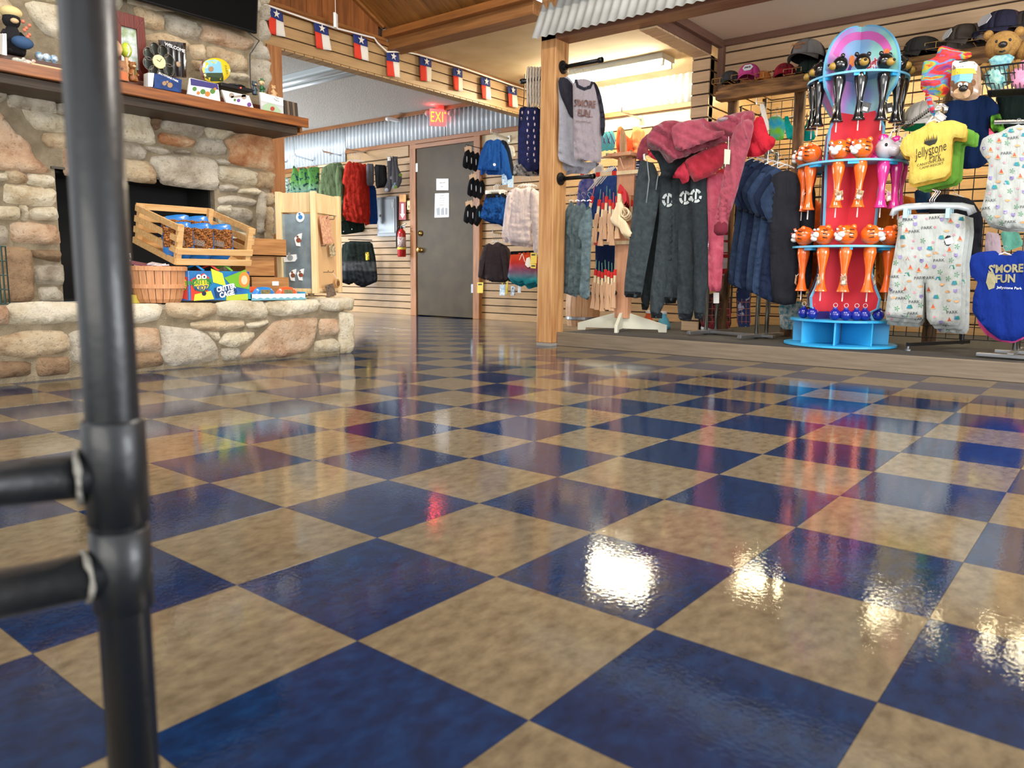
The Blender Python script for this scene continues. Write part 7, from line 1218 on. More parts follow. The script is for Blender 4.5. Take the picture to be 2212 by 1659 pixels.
garm('large_shirt', 'large navy t-shirt with dark red trim spread behind the yellow tees', 'shirt', [(2040, 225), (2060, 215), (2135, 205), (2160, 230), (2150, 270), (2136, 262), (2134, 350), (2118, 362), (2085, 366), (2055, 350), (2045, 290)], 4.62, cl('navy_big', '13284e'), t=.05, fold=(.01, .12, 5), hang=(2095, 208, 30))
garm('large_shirt', 'dark red edge of the garment behind the large navy t-shirt', 'shirt', [(2132, 240), (2160, 225), (2170, 240), (2158, 300), (2142, 330), (2134, 320)], 4.66, cl('dkred', '6a1c2a'), t=.03)
garm('large_shirt', 'black-green shirt hanging under the wire basket at the right edge', 'shirt', [(2150, 205), (2212, 190), (2240, 200), (2240, 300), (2190, 305), (2165, 270)], 4.66, cl('blackgreen', '14211d'), t=.04)
garm('dark_shirt', 'black t-shirt behind the clear clip hangers of the printed shorts', 'shirt', [(2000, 432), (2040, 418), (2100, 430), (2125, 470), (2118, 560), (2095, 560), (2060, 480), (2010, 470)], 4.5, cl('black_tee', '202127'), t=.04, hang=(2062, 418, 20))
garm('swimsuit', 'neon green, white and black swim top peeking behind the printed shirt', 'swimsuit', [(2140, 250), (2160, 245), (2166, 262), (2172, 285), (2150, 292), (2140, 275)], 4.6, cl('neon', '7dd43c', '16171a', cs=18), t=.02)
for k, (P, c_, lab) in enumerate((([(2136, 275), (2150, 290), (2146, 305), (2136, 302)], 'e8607c', 'coral pink swim top peeking below the neon one'), ([(2130, 500), (2160, 505), (2165, 560), (2140, 580), (2125, 560)], 'c9b2bc', 'pale pink top between the printed shirt and blue bodysuit'), ([(2160, 500), (2200, 500), (2212, 530), (2170, 545)], '6fb8a4', 'mint top behind the blue bodysuit hanger'))): garm('swimsuit' if k == 0 else 'top', lab, 'shirt', P, 4.55, cl('h'+c_, c_), t=.02)
# ------------------------------------------------------------------ wand display
WC = V3((-.62, 4.42, .098)); wd = thing('wand_display', 'tall cardboard-and-foam wand display, blue base, red column and rounded pastel top', 'display stand', WC)
bl = mat('display_blue', '2fa3d8', .4); blt = mat('display_edge_blue', '6fb8dc', .45); redp = mat('display_red', 'e0404c', .6, col2='d02f3c', cs=3)
pastel = None
def pastelm():
    M = bpy.data.materials.new('display_pastel'); M.use_nodes = True; nt = M.node_tree; b = nt.nodes['Principled BSDF']; L = nt.links; g = nt.nodes.new('ShaderNodeNewGeometry')
    n = nt.nodes.new('ShaderNodeTexNoise'); n.inputs['Scale'].default_value = 3.2; n.inputs['Detail'].default_value = 1; L.new(g.outputs['Position'], n.inputs['Vector']); r = nt.nodes.new('ShaderNodeValToRGB'); e = r.color_ramp.elements
    e[0].position = .34; e[0].color = lin('d98ac0'); e[1].position = .66; e[1].color = lin('8fd0c0')
    for p_, c_ in ((.42, 'b48ad0'), (.5, '8fb6d8'), (.58, '9ad4d0')): k = e.new(p_); k.color = lin(c_)
    L.new(n.outputs['Fac'], r.inputs[0]); L.new(r.outputs[0], b.inputs['Base Color']); b.inputs['Roughness'].default_value = .4; return M
pastel = pastelm(); violet = mat('display_violet', '3a2f7c', .5)
prof_top = [(0, 1.905)]+[(.28*math.sin(a), 1.62+.285*math.cos(a)) for a in np.linspace(.12, 1.9, 16)]+[(.24, 1.50), (.18, 1.42), (.15, 1.40)]
prof_red = [(.15, 1.40), (.205, 1.30), (.215, 1.10), (.205, .9), (.195, .6), (.20, .45), (.235, .36), (.27, .30), (.26, .24), (.21, .215)]
prof_base = [(.21, .215), (.22, .19), (.235, .168)]
for ang in (335, 245, 155, 65):
    a = math.radians(ang); d = V3((math.cos(a), math.sin(a), 0)); n_ = V3((-math.sin(a), math.cos(a), 0)); th_ = .006
    for nm, pr, mm in (('top_wing', prof_top, pastel), ('column_wing', prof_red, redp), ('base_wing', prof_base, violet)):
        poly = [WC+d*.0+V3((0, 0, pr[0][1]))]+[WC+d*r_+V3((0, 0, z)) for r_, z in pr if r_ > 0]+[WC+V3((0, 0, pr[-1][1]))]
        G().prism([p-n_*th_ for p in poly], n_*th_*2).mk(nm, mm, wd)
        g = G(); out = [WC+d*(r_+.002)+V3((0, 0, z)) for r_, z in pr if r_ > 0]
        for q0, q1 in zip(out[:-1], out[1:]): g.beam(q0, q1, .0145, .008, up=tuple(d+V3((0, 0, .01))))
        stuff(g.mk('edge_strip', blt, wd))
    # pink arc print on the top wings
    g = G(); ar = [[WC+d*(.28-.03-w_)*math.sin(t_)+V3((0, 0, 1.62+(.285-.03-w_)*math.cos(t_))) for t_ in np.linspace(.03, 1.15, 10)] for w_ in (0, .045)]
    for sgn in (1, -1):
        for i in range(9): q = [ar[0][i], ar[0][i+1], ar[1][i+1], ar[1][i]]; g.prism([p+n_*sgn*(th_+.0005) for p in q], n_*sgn*.0006)
    stuff(g.mk('pink_arc_print', mat('arc_pink', 'd86ab4', .4), wd))
def annulus(nm, z, r0, r1, mm, th_=.012, n=48, scallop=0):
    V = []; F = []
    for i in range(n):
        a = 2*math.pi*i/n; r_ = r1+scallop*math.cos(a*8)
        for rr, z_ in ((r0, z), (r_, z), (r_, z+th_), (r0, z+th_)): V.append(WC+V3((rr*math.cos(a), rr*math.sin(a), z_)))
    for i in range(n):
        j = (i+1) % n
        for k in range(4): F.append((i*4+k, j*4+k, j*4+(k+1) % 4, i*4+(k+1) % 4)[::-1])
    return mk(nm, V, F, mm, wd)
annulus('wand_shelf', 1.585, .02, .285, blt); annulus('wand_shelf', 1.09, .02, .315, blt); annulus('wand_shelf', .60, .02, .325, blt)
for z_, r_ in ((1.575, .26), (1.08, .29), (.59, .29)):
    for k in range(8): a = k*math.pi/4+.3; G().cbox(WC+V3((r_*math.cos(a), r_*math.sin(a), z_+.002)), (.06, .035, .016), math.degrees(a)+90).mk('shelf_tab', bl, wd)
G().lathe(WC+V3((0, 0, 0)), [(.33, .004), (.33, .016)], 48).mk('base_disc', bl, wd); G().lathe(WC+V3((0, 0, 0)), [(.30, .155), (.30, .168)], 48).mk('base_top_disc', bl, wd)
for k in range(8):
    a = math.radians(k*45+10); d = V3((math.cos(a), math.sin(a), 0)); G().beam(WC+d*.02+V3((0, 0, .086)), WC+d*.28+V3((0, 0, .086)), .010, .138).mk('base_rib', bl, wd)
# lettering on the two front wings (208 and 298 degrees face the shop)
lr = mat('letter_red', 'b01f2e', .4); lwht = mat('letter_outline', 'f0e4e8', .4)
for ang, sgn in ((335, 1), (245, -1)):
    a = math.radians(ang); d = V3((math.cos(a), math.sin(a), 0)); n_ = V3((-math.sin(a), math.cos(a), 0)); n_ = n_ if np.dot(n_, CAM-WC) > 0 else -n_; P = Pl(WC+n_*.0065, n_); s_ = 1 if np.dot(P.u, d) > 0 else -1
    cx = s_*.13; oz = P.p0[2]
    for bold_, mm, o_ in ((.09, lwht, .001), (.03, lr, .002)):
        text(None, 'Light', (cx-.02, 1.775-oz), .042, P, mm, wd, uvp=True, rot=10, bold=bold_, off=o_, sx=.85); text(None, 'Up', (cx-.0, 1.738-oz), .022, P, mm if o_ < .002 else mat('letter_blue', '3a5fb0', .4), wd, uvp=True, rot=10, bold=bold_, off=o_); text(None, 'Bubble Wand', (cx-.0, 1.708-oz), .034, P, mm, wd, uvp=True, rot=6, bold=bold_, off=o_, sx=.68)
    G().prism([P.pt(cx+.062+.026*math.cos(t_), 1.80-oz+.034*math.sin(t_), .001) for t_ in np.linspace(0, 6.28, 17)[:-1]], P.n*.001).mk('bulb_print', mat('bulb_orange', 'e8923a', .4, col2='e0603a', cs=40), wd); G().prism([P.pt(cx+x_, 1.755-oz+y_, .0015) for x_, y_ in ((.03, -.01), (.05, -.02), (.062, .015), (.045, .025))], P.n*.001).mk('wand_print', mat('wand_purple', '4a2f80', .4), wd)
# wands
def wand(kind, lab, ang, ztop, R, m_, grp, face=0, tagc='7a3a2a'):
    a = math.radians(ang); d = V3((math.cos(a), math.sin(a), 0)); b = WC+d*R+V3((0, 0, ztop)); t = thing('bubble_wand', lab, 'bubble wand', b-V3((0, 0, .29)), grp); gs0 = set(bpy.data.objects)
    G().lathe(b-V3((0, 0, .275)), [(.036, 0), (.038, .004), (.03, .02), (.021, .06), (.017, .10), (.02, .14), (.03, .19), (.037, .23), (.034, .262), (.026, .275)], 20).mk('handle', m_, t, smooth=True)
    G().tube([b-V3((0, 0, .275)), b-V3((0, 0, .33))], .004, 8).mk('straw', mat('straw_white', 'cfcac4', .5), t)
    f = d; fa = math.radians(ang+face); f = V3((math.cos(fa), math.sin(fa), 0)); s_ = V3((-f[1], f[0], 0)); h = b+V3((0, 0, .05)); wh_ = mat('toy_white', 'e9e6e2', .35)
    if kind == 'tiger':
        G().ball(h, (.05, .05, .048), 16, 10).mk('head', m_, t, smooth=True); 
        for s in (-1, 1):
            G().ball(h+f*.046+s_*s*.014+V3((0, 0, .0)), (.017, .017, .015), 10, 7).mk('cheek', wh_, t, smooth=True); G().ball(h+s_*s*.042+V3((0, 0, .036)), (.014, .014, .014), 8, 6).mk('ear', m_, t, smooth=True); G().ball(h+s_*s*.046+f*.004+V3((0, 0, .037)), .008, 6, 5).mk('inner_ear', wh_, t, smooth=True)
            G().ball(h+f*.042+s_*s*.02+V3((0, 0, .026)), (.008, .008, .006), 8, 5).mk('eye', wh_, t, smooth=True); G().ball(h+f*.049+s_*s*.021+V3((0, 0, .026)), .003, 6, 4).mk('pupil', ink, t)
            for q in range(3): zq = .02-.018*q; G().tube([h+s_*s*.044+f*(.026)+V3((0, 0, zq))+V3((0, 0, .004)), h+s_*s*.051+f*.004+V3((0, 0, zq))], [.003, .0015], 5).mk('stripe', ink, t)
        G().ball(h+f*.05+V3((0, 0, -.018)), (.018, .018, .013), 10, 7).mk('chin', wh_, t, smooth=True); G().ball(h+f*.062+V3((0, 0, .012)), (.007, .007, .005), 8, 5).mk('nose', mat('nose_pink', 'c8605a', .4), t, smooth=True)
    elif kind == 'bear':
        G().ball(h, (.044, .044, .046), 16, 10).mk('head', m_, t, smooth=True); G().ball(h+f*.04+V3((0, 0, -.01)), (.026, .026, .022), 12, 8).mk('muzzle', mat('muzzle_yellow', 'a8863a', .4), t, smooth=True); G().ball(h+f*.064+V3((0, 0, -.004)), (.009, .009, .008), 8, 6).mk('nose', ink, t, smooth=True)
        for s in (-1, 1): G().ball(h+s_*s*.033+V3((0, 0, .042)), (.013, .013, .013), 8, 6).mk('ear', m_, t, smooth=True)
    else:
        hm_ = mat('unicorn_grey', 'b9b4bc', .2, coat=.6); G().ball(h+f*.004, (.046, .046, .05), 16, 10).mk('head', hm_, t, smooth=True); G().lathe(h+f*.02+V3((0, 0, -.004)), [(.032, 0), (.03, .02), (.024, .045), (.012, .055)], 14, ax=tuple(f+V3((0, 0, -.35)))).mk('muzzle', hm_, t, smooth=True)
        G().lathe(h+f*.018+V3((0, 0, .04)), [(.01, 0), (.006, .02), (.001, .045)], 10, ax=tuple(f*.3+V3((0, 0, 1)))).mk('horn', hm_, t, smooth=True)
        for q in range(5): G().ball(h-f*(.01+.008*q)+V3((0, 0, .05-.022*q)), (.024, .024, .02), 10, 7).mk('mane_lock', m_, t, smooth=True)
        for s in (-1, 1): G().ball(h+f*.026+s_*s*.034+V3((0, 0, .01)), (.008, .008, .010), 8, 6).mk('eye', ink, t, smooth=True); G().lathe(h+s_*s*.03+V3((0, 0, .035)), [(.009, 0), (.001, .025)], 8).mk('ear', hm_, t, smooth=True)
    for o_ in set(bpy.data.objects)-gs0:
        if o_.name.split('.')[0] not in ('handle', 'straw'):
            me = o_.data; h0 = Vector(b-V3(t.location)); 
            for v_ in me.vertices: v_.co = h0+(v_.co-h0)*(1.0 if kind == 'bear' else 1.2)
    q = b-V3((0, 0, .205))+s_*.03; k = random.uniform(-.5, .5); u = s_*math.cos(k)+V3((0, 0, math.sin(k))); v = V3((0, 0, math.cos(k)))-s_*math.sin(k); o = f*.028
    G().cub(q+o-u*.024-v*.03, u*.048, f*.0015, v*.055).mk('hang_tag', mat('wand_tag_'+tagc, tagc, .4, col2='d8c8a0' if tagc != '1c1a1a' else '3a3a3a', cs=60), t); G().cub(q+o+f*.002-u*.014-v*.022, u*.026, f*.001, v*.02).mk('barcode', papr, t); G().tube([b-V3((0, 0, .17))+f*.022, q+o+v*.022], .0012, 4).mk('tag_string', papr, t)
    return t
ct = math.degrees(math.atan2(CAM[1]-WC[1], CAM[0]-WC[0]))
orp = mat('wand_orange', 'f0681a', .15, coat=.8); pkp = mat('wand_pink', 'd42f8c', .15, coat=.8); bkp = mat('wand_black', '121212', .15, coat=.8)
o9 = ['far left', 'left', 'left of centre', 'centre', 'right of centre', 'right', 'far right']
for k, a in enumerate((-82, -58, -24, 4, 34, 62, 88)): wand('bear', 'glossy black bear-headed bubble wand, %s on the top shelf of the wand display' % o9[k], ct+a, 1.597, .245, bkp, 'black bear wands', face=[-10, -30, -45, 10, 10, 30, 20][k], tagc='1c1a1a')
for k, (a, knd, m_) in enumerate(((-80, 'tiger', orp), (-56, 'tiger', orp), (-15, 'tiger', orp), (10, 'tiger', orp), (38, 'unicorn', pkp), (62, 'unicorn', pkp), (86, 'unicorn', pkp))): wand(knd, '%s bubble wand, %s on the middle shelf of the wand display' % ('orange tiger-headed' if knd == 'tiger' else 'pink unicorn-headed', o9[k]), ct+a, 1.102, .275, m_, 'middle shelf wands', face=[-30, -40, -10, -50, 20, 40, 30][k], tagc='7a3a2a' if knd == 'tiger' else 'b86aa0')
for k, a in enumerate((-80, -58, -26, 0, 28, 58, 84)): wand('tiger', 'orange tiger-headed bubble wand, %s on the lowest shelf of the wand display' % o9[k], ct+a, .612, .28, orp, 'lowest shelf wands', face=[-40, -40, -40, -45, 45, 50, 40][k])
wand('unicorn', 'magenta bubble wand at the back left of the middle shelf', ct-110, 1.102, .25, pkp, 'middle shelf wands', tagc='b86aa0'); 
bo = mat('ornament_blue', '14208c', .25, coat=.5)
for k, a in enumerate((-62, -42, -8, 6, 20, 32, 58)):
    aa = math.radians(ct+a); p = WC+V3((.245*math.cos(aa), .245*math.sin(aa), .168)); t = thing('glow_ball', ['first', 'second', 'third', 'fourth', 'fifth', 'sixth', 'seventh'][k]+' round dark blue ball toy from the left on the display base', 'toy', p, 'blue ball toys'); G().ball(p+V3((0, 0, .034)), .034, 16, 10).mk('ball', bo, t, smooth=True); G().lathe(p+V3((0, 0, .064)), [(.014, 0), (.014, .01), (.006, .013)], 12).mk('cap', mat('cap_blue', '2a3f9c', .3), t, smooth=True); G().tube([p+V3((.012*math.cos(q), 0, .09+.012*math.sin(q))) for q in np.linspace(0, 6.28, 13)[:-1]], .002, 5, closed=True).mk('loop', clearp, t)
# ------------------------------------------------------------------ right-hand clothes
PJ = cl('pj_white', 'b4b9b5', 'aaafac', cs=10)
mc = {c_: mat('motif_'+c_, c_, .8) for c_ in ('2a7f94', 'c85a3a', '8a7fb0', '3f8f5c', 'c99a6a', '3a3f44', 'd98a9a')}
def motifs(b, pl, th, P, n, seed, s=1):
    rng = random.Random(seed); A = np.array([pl.uv(*q) for q in P]); k = np.linalg.norm(pl.uv(P[0][0]+1, P[0][1])-pl.uv(*P[0])); x0, x1 = min(q[0] for q in P), max(q[0] for q in P); y0, y1 = min(q[1] for q in P), max(q[1] for q in P); pts = []
    tries = 0
    while len(pts) < n and tries < 3000:
        tries += 1; c = (rng.uniform(x0, x1), rng.uniform(y0, y1)); u = pl.uv(*c)
        if not inside(A, np.array([u]))[0] or edist(A, np.array([u]))[0] < 5*k*s: continue
        if all((c[0]-q[0])**2+(c[1]-q[1])**2 > (15*s)**2 for q in pts): pts.append(c)
    G_ = {c_: [] for c_ in mc}
    for i, (x_, y_) in enumerate(pts):
        f = i % 7; q = lambda pts_: [pl.uv(x_+a*s, y_+c_*s) for a, c_ in pts_]
        if f == 0: G_['2a7f94'].append(q([(-5, 3), (-2, -4), (3, -4), (6, 4)])); G_['3f8f5c'].append(q([(3, -4), (5, -5), (8, 3), (6, 4)]))
        elif f == 1: G_['c85a3a'].append(q([(-4, 3), (-2, -1), (0, -6), (2, -1), (4, 3)])); G_['c99a6a'].append(q([(-6, 3), (6, 3), (5, 5), (-5, 5)]))
        elif f == 2: G_['8a7fb0'].append(q([(-4, -4), (-2, -3), (2, -3), (4, -4), (4, 2), (0, 5), (-4, 2)])); G_['3a3f44'].append(q([(-2.5, -2), (-1, -2), (-1, -.5), (-2.5, -.5)]))
        elif f == 3:
            for a in range(5): t_ = a*1.25; G_['3f8f5c'].append(q([(0, 0), (5*math.cos(t_-.2), 5*math.sin(t_-.2)), (6*math.cos(t_), 6*math.sin(t_)), (5*math.cos(t_+.2), 5*math.sin(t_+.2))]))
        elif f == 4: text(b, 'PARK', (x_, y_), 7*k*s, pl, mc['3a3f44'], th, off=.004, rot=4)
        elif f == 5: G_['c99a6a'].append(q([(-6, 1), (-3, -2), (3, -2), (6, 0), (3, 2), (-3, 3)]))
        else: G_['d98a9a'].append(q(circ((0, 0), 2.6, 7)))
    for c_, L_ in G_.items():
        if L_: stuff(decals(b, 'print_motifs', L_, pl, mc[c_], th, off=.0035, res=.03))
P1_ = [(1938, 464), (2084, 460), (2086, 500), (2078, 560), (2076, 692), (2070, 704), (2002, 700), (1998, 600), (1992, 690), (1912, 684), (1912, 672), (1926, 580), (1940, 500)]
for k in range(3):
    P = [(x_+(k*9 if x_ > 2000 else k*2), y_+(k*9 if y_ > 600 else k*3)) for x_, y_ in P1_]; th, b, pl = garm('printed_shorts', ['front', 'second', 'rear'][k]+' pair of white printed pyjama shorts on clear clip hangers', 'shorts', P, 4.22+.05*k, PJ, 'printed pyjama shorts', t=.045, fold=(.013, .09, 3), seed=k+3, sm=.5)
    if k == 0: motifs(b, pl, th, P, 90, 5)
    else: motifs(b, pl, th, [q for q in P], 30, 7+k)
    clm = mat('clear_hanger', 'c9d3da', .1, coat=1, alpha=.6)
    G().tube([pl.w(1926+k*4, 466-k*2), pl.w(1930+k*4, 454-k*2), pl.w(1950+k*4, 449-k*2), pl.w(2010+k*4, 446-k*2), pl.w(2070+k*4, 447-k*2), pl.w(2092+k*4, 452-k*2), pl.w(2097+k*4, 464-k*2)], .014, 10).mk('hanger_bar', clm, th, smooth=True)
    for cx in (1956, 2047): G().cbox(pl.w(cx+k*4, 462)+pl.n*.04, (.022, .02, .055)).mk('hanger_clip', mat('clip_blue', 'a9cfe0', .2, coat=.5), th, bev=.003)
    G().tube([pl.w(2010+k*5, 446), pl.w(2008+k*5, 432), pl.w(2014+k*5, 424), pl.w(2022+k*5, 414), pl.w(2012+k*5, 408)], .0035, 6).mk('hanger_hook', chrome, th, smooth=True)
    if k == 0: 
        for q_ in range(14): a = q_*.45; G().tube([PC(2052, 4.1).w(2048+10*math.cos(a)*.8, 520+11*math.sin(a)), PC(2052, 4.1).w(2048+5*math.cos(a+.5), 520+6*math.sin(a+.5))], .006, 6).mk('elastic_hair_tie', black, th)
        G().prism([PC(2052, 4.06).w(*q) for q in ((2040, 517), (2056, 512), (2060, 524), (2050, 528), (2044, 528))], (0, .002, 0)).mk('price_sticker', papr, th)
PS = [(2122, 300), (2140, 290), (2160, 286), (2178, 275), (2190, 272), (2215, 270), (2240, 280), (2242, 480), (2225, 492), (2180, 494), (2140, 484), (2118, 455), (2128, 420), (2134, 380), (2136, 350), (2122, 335), (2116, 322)]
for k in range(3):
    P = [(x_, y_+(k*4 if y_ > 400 else 0)) for x_, y_ in PS]; th, b, pl = garm('printed_shirt', ['front', 'second', 'rear'][k]+' white printed pyjama top at the right edge', 'shirt', P, 4.12+.04*k, PJ, 'printed pyjama tops', t=.04, fold=(.01, .1, 5), seed=k, hang=(2200, 270, 16))
    if k == 0: motifs(b, pl, th, P, 60, 11)
yt = cl('yellow_tee', 'cdb65c', 'c4ac50', cs=15); yt2 = cl('yellow_tee_side', 'c8a040'); lime = cl('lime_tee', '6fa843', '649a39', cs=15)
YT = [(1966, 288), (1990, 276), (2012, 262), (2022, 266), (2036, 262), (2058, 259), (2090, 270), (2086, 300), (2062, 296), (2058, 300), (2052, 380), (1962, 400), (1966, 340), (1964, 338), (1954, 336), (1943, 320), (1950, 298)]
for k in range(4):
    dx, dy = (k*2, k*8) if k < 2 else (18+(k-2)*8, 14+(k-2)*5); lab = ['front yellow t-shirt with black forest lettering, right of the wand display', 'second yellow t-shirt just behind the lettered one', 'lime green t-shirt behind the yellow pair', 'rear lime green t-shirt furthest right in the bunch'][k]
    th, b, pl = garm('t_shirt', lab, 'shirt', sh(YT, dx, dy), 4.20+.06*k, (yt, yt2, lime, lime)[k], 'yellow and lime t-shirts', t=.035, fold=(.006, .1, 8), seed=k, sm=.5, hang=(2018+k*4, 258-k*2, 13))
    if k == 0:
        dk = mat('forest_ink', '22241f', .8); text(b, 'Jellystone', (2009, 326), .055, pl, dk, th, rot=15, shear=.4, sx=.52, bold=-.005, off=.004); text(b, 'Park', (2018, 341), .045, pl, dk, th, rot=15, shear=.4, sx=.5, bold=-.005, off=.004); text(b, 'CANYON LAKE', (2010, 352), .014, pl, dk, th, rot=12, off=.004)
        text(b, 'CAMP-RESORT', (2012, 359), .013, pl, dk, th, rot=12, off=.004)
        tr_ = [(1996, 311)]
        for i in range(8): x_ = 1997+i*3.6; y_ = 309-i*.7; tr_ += [(x_, y_-2), (x_+1.2, y_-9-(i % 3)*4), (x_+2.4, y_-2)]
        decal(b, 'forest_print', tr_+[(2024, 305), (2020, 312), (2008, 316)], pl, dk, off=.004)
tdm = None
def tiedye():
    M = bpy.data.materials.new('cloth_tie_dye'); M.use_nodes = True; nt = M.node_tree; b = nt.nodes['Principled BSDF']; L = nt.links; g = nt.nodes.new('ShaderNodeNewGeometry'); mp = nt.nodes.new('ShaderNodeMapping'); mp.inputs['Rotation'].default_value = (0, .6, 0); mp.inputs['Scale'].default_value = (1.6, 1, 4.2); L.new(g.outputs['Position'], mp.inputs[0])
    n = nt.nodes.new('ShaderNodeTexNoise'); n.inputs['Scale'].default_value = 3.4; n.inputs['Detail'].default_value = 4; n.inputs['Distortion'].default_value = .6; L.new(mp.outputs[0], n.inputs['Vector']); r = nt.nodes.new('ShaderNodeValToRGB'); e = r.color_ramp.elements
    e[0].position = .30; e[0].color = lin('3a2f86'); e[1].position = .72; e[1].color = lin('3a2f86')
    for p_, c_ in ((.36, '7a2a6a'), (.41, 'c0202c'), (.46, 'd0302c'), (.485, 'e88a24'), (.505, '8cb83a'), (.53, '2a8ac8'), (.565, 'c8283c'), (.6, 'd8402c')): k = e.new(p_); k.color = lin(c_)
    L.new(n.outputs['Fac'], r.inputs[0]); L.new(r.outputs[0], b.inputs['Base Color']); b.inputs['Roughness'].default_value = .85; return M
tdm = tiedye()
th, b, pl = garm('tie_dye_shirt', 'crumpled rainbow tie-dye shirt hanging right of the wand display top', 'shirt', [(2028, 102), (2036, 98), (2052, 102), (2072, 108), (2098, 112), (2100, 120), (2090, 126), (2062, 130), (2058, 150), (2056, 175), (2050, 200), (2034, 214), (2020, 208), (1996, 200), (1988, 190), (1990, 165), (1994, 135), (2010, 128), (2022, 120)], 4.25, tdm, t=.06, fold=(.018, .09, 55))
puff('twisted_tail', [(1996, 200), (2012, 206), (2014, 222), (2022, 244), (2018, 252), (2010, 246), (2004, 225)], PC(2010, 4.2), tdm, th, t=.03, fold=(.008, .04, 60), res=.02)
# clear hangers bundle + spiral cord
for k in range(5):
    t = thing('clear_hanger', ['first', 'second', 'third', 'fourth', 'fifth'][k]+' empty clear hanger of the bundle hooked above the yellow t-shirts', 'hanger', Y(2020+k*3, 262, 4.3), 'empty clear hangers'); pl = PC(2020, 4.24+.02*k); G().tube([pl.w(2000+k*3, 270-k*3), pl.w(2018+k*2, 248-k*2), pl.w(2036+k*2, 262-k*2)], .006, 8).mk('hanger_bar', clearp, t, smooth=True); G().tube([pl.w(2018+k*2, 248-k*2), pl.w(2020+k*3, 236), pl.w(2030+k*2, 224), pl.w(2040+k*2, 232), pl.w(2040+k, 244)], .003, 6).mk('hanger_hook', chrome, t, smooth=True)
sp_ = [Y(1952+60*i/160, 276-42*i/160-8*math.sin(i/160*3.1)*0, 4.34)+V3((.0, math.cos(i*.55)*.010, math.sin(i*.55)*.012)) for i in range(160)]
tag(G().tube(sp_, .0025, 6).mk('spiral_cord', black, smooth=True), 'black spiral cord stretching from the tee hangers towards the wand display', 'cord')
tag(G().tube([Y(1930, 283, 4.75), Y(1975, 268, 4.6), Y(2010, 250, 4.5)], .006, 8).mk('display_arm', chrome), 'chrome arm lined with hanger hooks behind the spiral cord', 'display arm')
# packaged plush toy (plain bear) and teddy in the basket
plb = PC(2090, 4.18); t = thing('packaged_plush', 'brown plush bear face in a clear bag with a white and yellow header', 'plush toy', plb.w(2085, 220)); b = puff('clear_bag', [(2056, 138), (2062, 131), (2105, 133), (2118, 145), (2121, 200), (2110, 214), (2090, 218), (2064, 214), (2052, 205)], plb, mat('bag_brown', '8a6a50', .2, coat=.7, col2='a8907a', cs=14), t, t=.04, edge=.05, sm=.5)
decal(b, 'header_card', [(2057, 136), (2062, 131), (2104, 133), (2112, 140), (2110, 156), (2056, 158)], plb, papr, off=.003, res=.02); decal(b, 'yellow_band', [(2056, 152), (2104, 151), (2110, 162), (2056, 165)], plb, mat('band_yellow', 'd8c434', .4), off=.0045); decal(b, 'blue_band', [(2055, 165), (2102, 163), (2100, 182), (2056, 186)], plb, mat('band_blue', '6fb0d0', .4), off=.004)
text(b, 'PLUSH HAT', (2070, 149), .009, plb, ink, t, off=.005); G().cbox(plb.w(2081, 136)+plb.n*.03, (.04, .003, .006)).mk('hang_slot', mat('dark_hole', '2a221c', .8), t)
decal(b, 'face_fur', circ((2080, 196), 23, 18, 17), plb, mat('fur_brown', '7a5436', .9, bump=.6, bs=300), off=.006); decal(b, 'muzzle', circ((2078, 204), 19, 16, 11), plb, mat('fur_tan', 'd2ac84', .9), off=.01)
c_ = plb.w(2081, 196)+plb.n*.06; G().ball(c_, (.022, .015, .018), 12, 8).mk('nose', mat('nose_black', '1d1a19', .35), t, smooth=True)
for s in (-1, 1):
    e_ = plb.w(2080+s*6, 188)+plb.n*.05; G().ball(e_, (.011, .008, .013), 10, 7).mk('eye', papr, t, smooth=True); G().ball(e_+plb.n*.008-V3((0, 0, .003)), .004, 6, 5).mk('pupil', ink, t, smooth=True); decal(b, 'ear', circ((2080+s*23, 182), 5, 10, 7), plb, mat('fur_brown', '7a5436', .9), off=.008)
pk = PC(2170, 4.2); bk2 = thing('wire_basket', 'dark wire basket of plush bears hanging near the right edge', 'basket', pk.w(2170, 205)); g = G(); W0, W1 = pk.w(2118, 146), pk.w(2240, 132); D0, D1 = pk.w(2134, 196), pk.w(2240, 190); dn = pk.n*.16
for k in range(13):
    f = k/12; a, b_ = W0+(W1-W0)*f, D0+(D1-D0)*f; g.tube([a, b_, b_-dn], .0025, 6)
for f in (0, .35, .7, 1): a, b_ = W0+(D0-W0)*f, W1+(D1-W1)*f; g.tube([a, b_], .003 if f else .005, 6)
g.tube([W0, W0-dn, W1-dn, W1], .005, 6); g.tube([D0, D0-dn, D1-dn, D1], .004, 6); stuff(g.mk('basket_wires', blackmet, bk2)); G().cub(D0, D1-D0, -dn, V3((0, 0, .004))).mk('basket_floor', blackmet, bk2)
